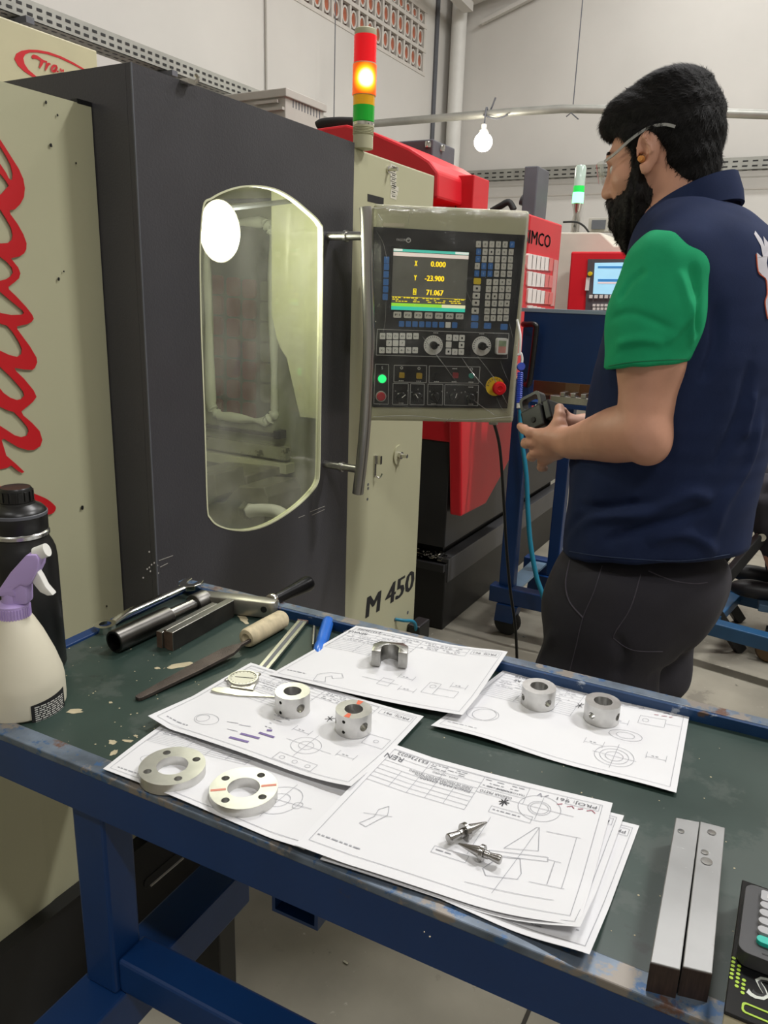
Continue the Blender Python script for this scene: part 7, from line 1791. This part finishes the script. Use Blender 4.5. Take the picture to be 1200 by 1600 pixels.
# trousers
Tt = Field((-.32, -.26, .05), (.3, .26, 1.0), .0065)
def leg_sec(py_, pa, pb, wd): return slab_(py_, pa, pb, wd)
p1, r1 = leg_sec(885, 874, 1142, .17); p2, r2 = leg_sec(960, 856, 1096, .17); p3, r3 = leg_sec(1060, 832, 1080, .17)
r3 = max(r3, .1)
for t in np.linspace(0, 1, 5): Tt.ell(p1*(1-t)+p2*t, (r1*(1-t)+r2*t-.016, .168, .07), .07)
top_cut = p1[2]+.03
for sg in (1, -1):
    kx = p3[0]+.0; hipj = np.array([p2[0], sg*.085, p2[2]]); th = np.array([p3[0], sg*.09, p3[2]]); kn = np.array([p3[0]+.005, sg*.095, .48]); an = np.array([p3[0]-.03, sg*.1, .1])
    Tt.cone(hipj, th, .098, .096, .04, sq=(r3*.78/.1, 1, 1)); Tt.cone(th, kn, .096, .074, .04, sq=(r3*.78/.1, 1, 1)); Tt.cone(kn, an, .074, .066, .04); Tt.cut((0, 0, .07), (0, 0, -1), .01)
Tt.noise(.002, (14, 14, 9), 15)
V, F = Tt.mesh(); trs = field_object('trousers', V, F, MM, M_trs, man)
tr3 = tree_of(trs)
folds(trs, tr3, [([(960, 990), (975, 1030), (960, 1062)], -.006, .012), ([(1080, 1010), (1050, 1040), (1010, 1060)], -.003, .012), ([(870, 980), (850, 1020), (838, 1060)], .004, .012)])
tr3 = tree_of(trs)
M_thr = mat('trouser_thread', '4d4852', .8)
seam(tr3, [(891, 876), (884, 910), (890, 940), (911, 965)], .0018, 'pocket_edge', M_thr, trs)
seam(tr3, [(941, 884), (928, 925), (911, 965), (900, 1010), (890, 1050)], .0009, 'side_seam', M_thr, trs)
seam(tr3, [(1013, 892), (1050, 907), (1085, 912), (1105, 910)], .0012, 'pocket_flap', M_thr, trs)
seam(tr3, [(1001, 898), (985, 950), (960, 990), (962, 1000), (990, 1016), (1035, 1018)], .001, 'pocket_stitching', M_thr, trs)
for sg in (1, -1):
    Sh = Field((p3[0]-.16, sg*.1-.09, -.02), (p3[0]+.24, sg*.1+.09, .2), .006)
    Sh.cone((p3[0]-.03, sg*.1, .12), (p3[0]-.035, sg*.1, .05), .05, .05, .02); Sh.ell((p3[0]+.08, sg*.105, .035), (.1, .046, .042), .03); Sh.ell((p3[0]-.05, sg*.1, .04), (.055, .042, .04), .03); Sh.cut((0, 0, 0), (0, 0, -1), .004)
    V, F = Sh.mesh(); field_object('shoe', V, F, MM, M_shoe, man)
# ---- hand-held pendant
pd0 = MM @ Vector(H(380, 500, .075)); e1_ = (MM @ Vector(H(440, 350, .075))-MM @ Vector(H(205, 468, .075))).normalized(); e3 = (-f0h*.8-r0h*.2+up_*.5); Mp = frame(pd0, e1_, e3)
t = thing('handheld_pendant', pd0-Vector((0, 0, .03)), 'black hand-held pulse pendant with loop handle held by the standing man', 'remote control')
M_pd = mat('matte_black_pendant', '0c0c0d', .4, var=.1)
Mp = Mp @ T3(-.002, .004, 0) @ Matrix.Diagonal((1.32, 1.32, 1.32, 1))
MB().box((-.021, -.022, -.03), (.021, .017, .008), Mp).build('case', M_pd, t, bev=.004)
MB().box((.0215, -.014, -.03), (.034, .019, .004), Mp).build('side_block', M_pd, t, bev=.003)
MB().prism(rrect(-.021, .012, .021, .042, .008, 4), [rrect(-.0155, .018, .0155, .037, .005, 4)], lambda u, v, d: Mp @ Vector((u, v, d)), -.012, .004).build('loop_handle', M_pd, t, bev=.0012)
MB().tube([Mp @ Vector((.002, -.006, .008)), Mp @ Vector((.002, -.006, .0095))], .006, 16).build('button', M_rubber, t, smooth=40)
MB().tube([Mp @ Vector((.008, .018, -.006)), Mp @ Vector((.008, .018, -.0)), Mp @ Vector((.008, .018, .002))], .003, 8).build('screw', M_steel, t, smooth=40)
# ---- the seated person behind, mostly hidden
SD = 3.1
pO = PD(1250, 900, SD)
sF = (-r0h*.92+f0h*.4).normalized(); sL = Vector((0, 0, 1)).cross(sF)
SO = Vector((pO.x, pO.y, 0))
SM = Matrix(((sF.x, sL.x, 0, SO.x), (sF.y, sL.y, 0, SO.y), (0, 0, 1, 0), (0, 0, 0, 1)))
def LS(x, y, yl): d = _ray(x, y); t = (SO+sL*yl-CAMP).dot(sL)/d.dot(sL); q = CAMP+d*t-SO; return np.array([q.dot(sF), yl, q.z], np.float32)
sp_ = thing('person', SO, 'seated person in dark trousers and black shoes behind the standing man', 'person')
kn = LS(1186, 775, .1); ft = LS(1200, 925, .1)
hipc = np.array([kn[0]-.46, 0, kn[2]-.03])
Q = Field((hipc[0]-.3, -.42, .0), (kn[0]+.25, .42, hipc[2]+1.0), .009)
tz = hipc[2]
chest = np.array([hipc[0]-.02, 0, tz+.36]); nk = np.array([hipc[0]+.0, 0, tz+.56]); hd_ = np.array([hipc[0]+.04, 0, tz+.7])
Q.ell(hd_, (.1, .077, .12), .02); Q.ell(hd_+np.array([.08, 0, -.02]), (.025, .018, .025), .02)
for sg in (1, -1): Q.ell(hd_+np.array([-.005, sg*.078, -.005]), (.018, .01, .03), .008)
Q.cone(nk, hd_-np.array([.01, 0, .05]), .06, .056, .02); Q.ell(chest, (.11, .17, .22), .05); Q.ell(hipc+np.array([0, 0, .08]), (.12, .165, .15), .05)
for sg in (1, -1):
    sh_ = np.array([chest[0], sg*.19, tz+.5]); el_ = np.array([chest[0]+.06, sg*.25, tz+.22]); wr_ = np.array([chest[0]+.3, sg*.15, tz+.16])
    Q.cone(sh_, el_, .05, .042, .03); Q.cone(el_, wr_, .042, .028, .02); Q.cone(wr_, wr_+np.array([.08, -sg*.01, -.01]), .03, .022, .015)
    for k in range(4): a = wr_+np.array([.08, (k-1.5)*.017, -.005]); Q.cone(a, a+np.array([.06, 0, -.025]), .0095, .008, .004)
    Q.cone(wr_+np.array([.02, -sg*.03, .0]), wr_+np.array([.07, -sg*.05, -.01]), .012, .009, .008)
    Q.cone(hipc+np.array([0, sg*.09, 0]), np.array([kn[0], sg*.1, kn[2]]), .085, .062, .03); Q.cone(np.array([kn[0], sg*.1, kn[2]]), np.array([ft[0]-.04, sg*.1, ft[2]+.08]), .06, .045, .02)
V, F = Q.mesh(); field_object('body', V, F, SM, M_skin, sp_)
Q = Field((hipc[0]-.3, -.42, .0), (kn[0]+.25, .42, hipc[2]+.65), .009)
Q.ell(chest, (.125, .185, .24), .05); Q.ell(hipc+np.array([0, 0, .1]), (.135, .18, .15), .05)
for sg in (1, -1): sh_ = np.array([chest[0], sg*.19, tz+.5]); el_ = np.array([chest[0]+.06, sg*.25, tz+.22]); Q.cone(sh_, sh_+(el_-sh_)*.6, .07, .063, .03)
V, F = Q.mesh(); field_object('shirt', V, F, SM, mat('blue_work_shirt', '1d3f74', .9, var=.05, spec=.2), sp_)
Q = Field((hipc[0]-.25, -.3, .0), (kn[0]+.2, .3, hipc[2]+.2), .008)
Q.ell(hipc, (.14, .185, .11), .05)
for sg in (1, -1):
    Q.cone(hipc+np.array([0, sg*.09, 0]), np.array([kn[0]-.02, sg*.1, kn[2]]), .1, .082, .03); Q.cone(np.array([kn[0]-.02, sg*.1, kn[2]]), np.array([ft[0]-.06, sg*.1, ft[2]+.09]), .08, .066, .03)
Q.noise(.004, (22, 22, 30), 2)
V, F = Q.mesh(); field_object('trousers', V, F, SM, M_trs, sp_)
for sg in (1, -1):
    Q = Field((ft[0]-.2, sg*.1-.08, ft[2]-.06), (ft[0]+.2, sg*.1+.08, ft[2]+.16), .006)
    Q.ell(np.array([ft[0]+.05, sg*.1, ft[2]]), (.095, .045, .04), .03); Q.ell(np.array([ft[0]-.06, sg*.1, ft[2]+.01]), (.06, .042, .05), .03); Q.cone(np.array([ft[0]-.06, sg*.1, ft[2]+.03]), np.array([ft[0]-.055, sg*.1, ft[2]+.1]), .045, .048, .02); Q.cut((0, 0, ft[2]-.03), (0, 0, -1), .004)
    V, F = Q.mesh(); field_object('shoe', V, F, SM, M_shoe, sp_)
Fq = Field(hd_+np.array([-.16, -.13, -.12]), hd_+np.array([.15, .13, .18]), .006)
Fq.ell(hd_+np.array([-.02, 0, .03]), (.108, .086, .115), .02); Fq.ell(hd_+np.array([.12, 0, -.03]), (.075, .1, .085), .015, None, True); Fq.ell(hd_+np.array([.0, 0, -.12]), (.14, .12, .06), .02, None, True)
V, F = Fq.mesh(); field_object('hair', V, F, SM, M_hair, sp_)
# stool with struts, on the blue trolley frame
t = thing('folding_stool', SM @ Vector((hipc[0], 0, 0)), 'black folding stool with crossed struts under the seated person', 'stool')
SS_ = SM
sz = hipc[2]-.1
MB().box((hipc[0]-.2, -.2, sz-.04), (hipc[0]+.2, .2, sz), SS_).build('seat', M_rubber, t, bev=.012)
a_ = PD(1190, 838, SD-.12); b_ = PD(1062, 990, SD-.12)
fdir = (b_-a_).normalized(); foot_ = a_+fdir*((a_.z-.0)/-fdir.z)
top_ = a_-fdir*((sz-.02-a_.z)/-fdir.z)
for yo in (0, .34):
    o_ = sL*-yo
    MB().bar(top_+o_, foot_+o_+Vector((0, 0, .004)), .03, .045).build('strut', M_black, t, bev=.004)
    q0 = Vector((foot_.x, foot_.y, sz-.02))+o_; q1 = Vector((top_.x, top_.y, .004))+o_
    m_ = MB().bar(q0, q1, .03, .045).build('strut', M_black, t, bev=.004)
MB().tube([a_-sL*.02, a_+sL*.02], .016, 12).build('pivot_bolt', M_chrome, t, smooth=40)
t = thing('blue_trolley', PD(1240, 985, SD), 'low blue trolley frame with brown castors behind the standing man', 'trolley')
zr_ = .16
u0, u1 = PZ(1085, 972, zr_), PZ(1200, 1003, zr_)
dd = (u1-u0).normalized(); u2 = u0+dd*1.3
nn_ = Vector((-dd.y, dd.x, 0))
M_tro = mat('dusty_blue_steel', '1b4a70', .45, var=.1)
MB().bar(u0-dd*.3, u2, .06, .055).build('rail', M_tro, t, bev=.004)
MB().bar(u0-dd*.3+nn_*.42, u2+nn_*.42, .06, .055).build('rail', M_tro, t, bev=.004)
for k in (0.05, 1.2): MB().bar(u0+dd*k, u0+dd*k+nn_*.42, .05, .04).build('cross_rail', M_tro, t, bev=.003)
fp_ = SM @ Vector((ft[0], 0, ft[2]-.035))
MB().box((ft[0]-.16, -.18, ft[2]-.06), (ft[0]+.03, .18, ft[2]-.03), SM).build('foot_plate', mat('pale_blue_footplate', '53708c', .4, .2, var=.08), t, bev=.003)
MB().box((ft[0]-.1, -.12, zr_+.02), (ft[0]-.04, .12, ft[2]-.06), SM).build('plate_post', M_black, t)
M_cast = mat('brown_polyurethane', '5b4426', .5, var=.12)
for q in (PZ(1203, 1008, .07), u2-dd*.1, u0-dd*.2, u0-dd*.2+nn_*.42, u2-dd*.1+nn_*.42, PZ(1203, 1008, .07)+nn_*.42):
    c = Vector((q.x, q.y, .05)); MB().lathe([(0, -.02), (.042, -.02), (.05, -.012), (.05, .012), (.042, .02), (0, .02)], 20, frame(c, (0, 0, 1), nn_), False).build('castor_wheel', M_cast, t, smooth=40)
    MB().bar(c+Vector((0, 0, .03)), Vector((c.x, c.y, zr_-.02)), .05, .05).build('castor_fork', M_black, t)
# swarf on the floor
b = MB(); random.seed(33)
for k in range(40):
    c = Vector((random.uniform(-.9, 1.2), random.uniform(.9, 4.5), .002)); b.box((-.006, -.002, -.001), (.006, .002, .001), T3(*c) @ R3('Z', random.uniform(0, 360)))
o = b.build('metal_swarf', M_chrome); tag(o, 'small bright metal chips scattered on the floor', 'swarf', kind='stuff')
# ------------------------------------------------------------------ tidy
for o in bpy.data.objects:
    if '_w' in o: del o['_w']
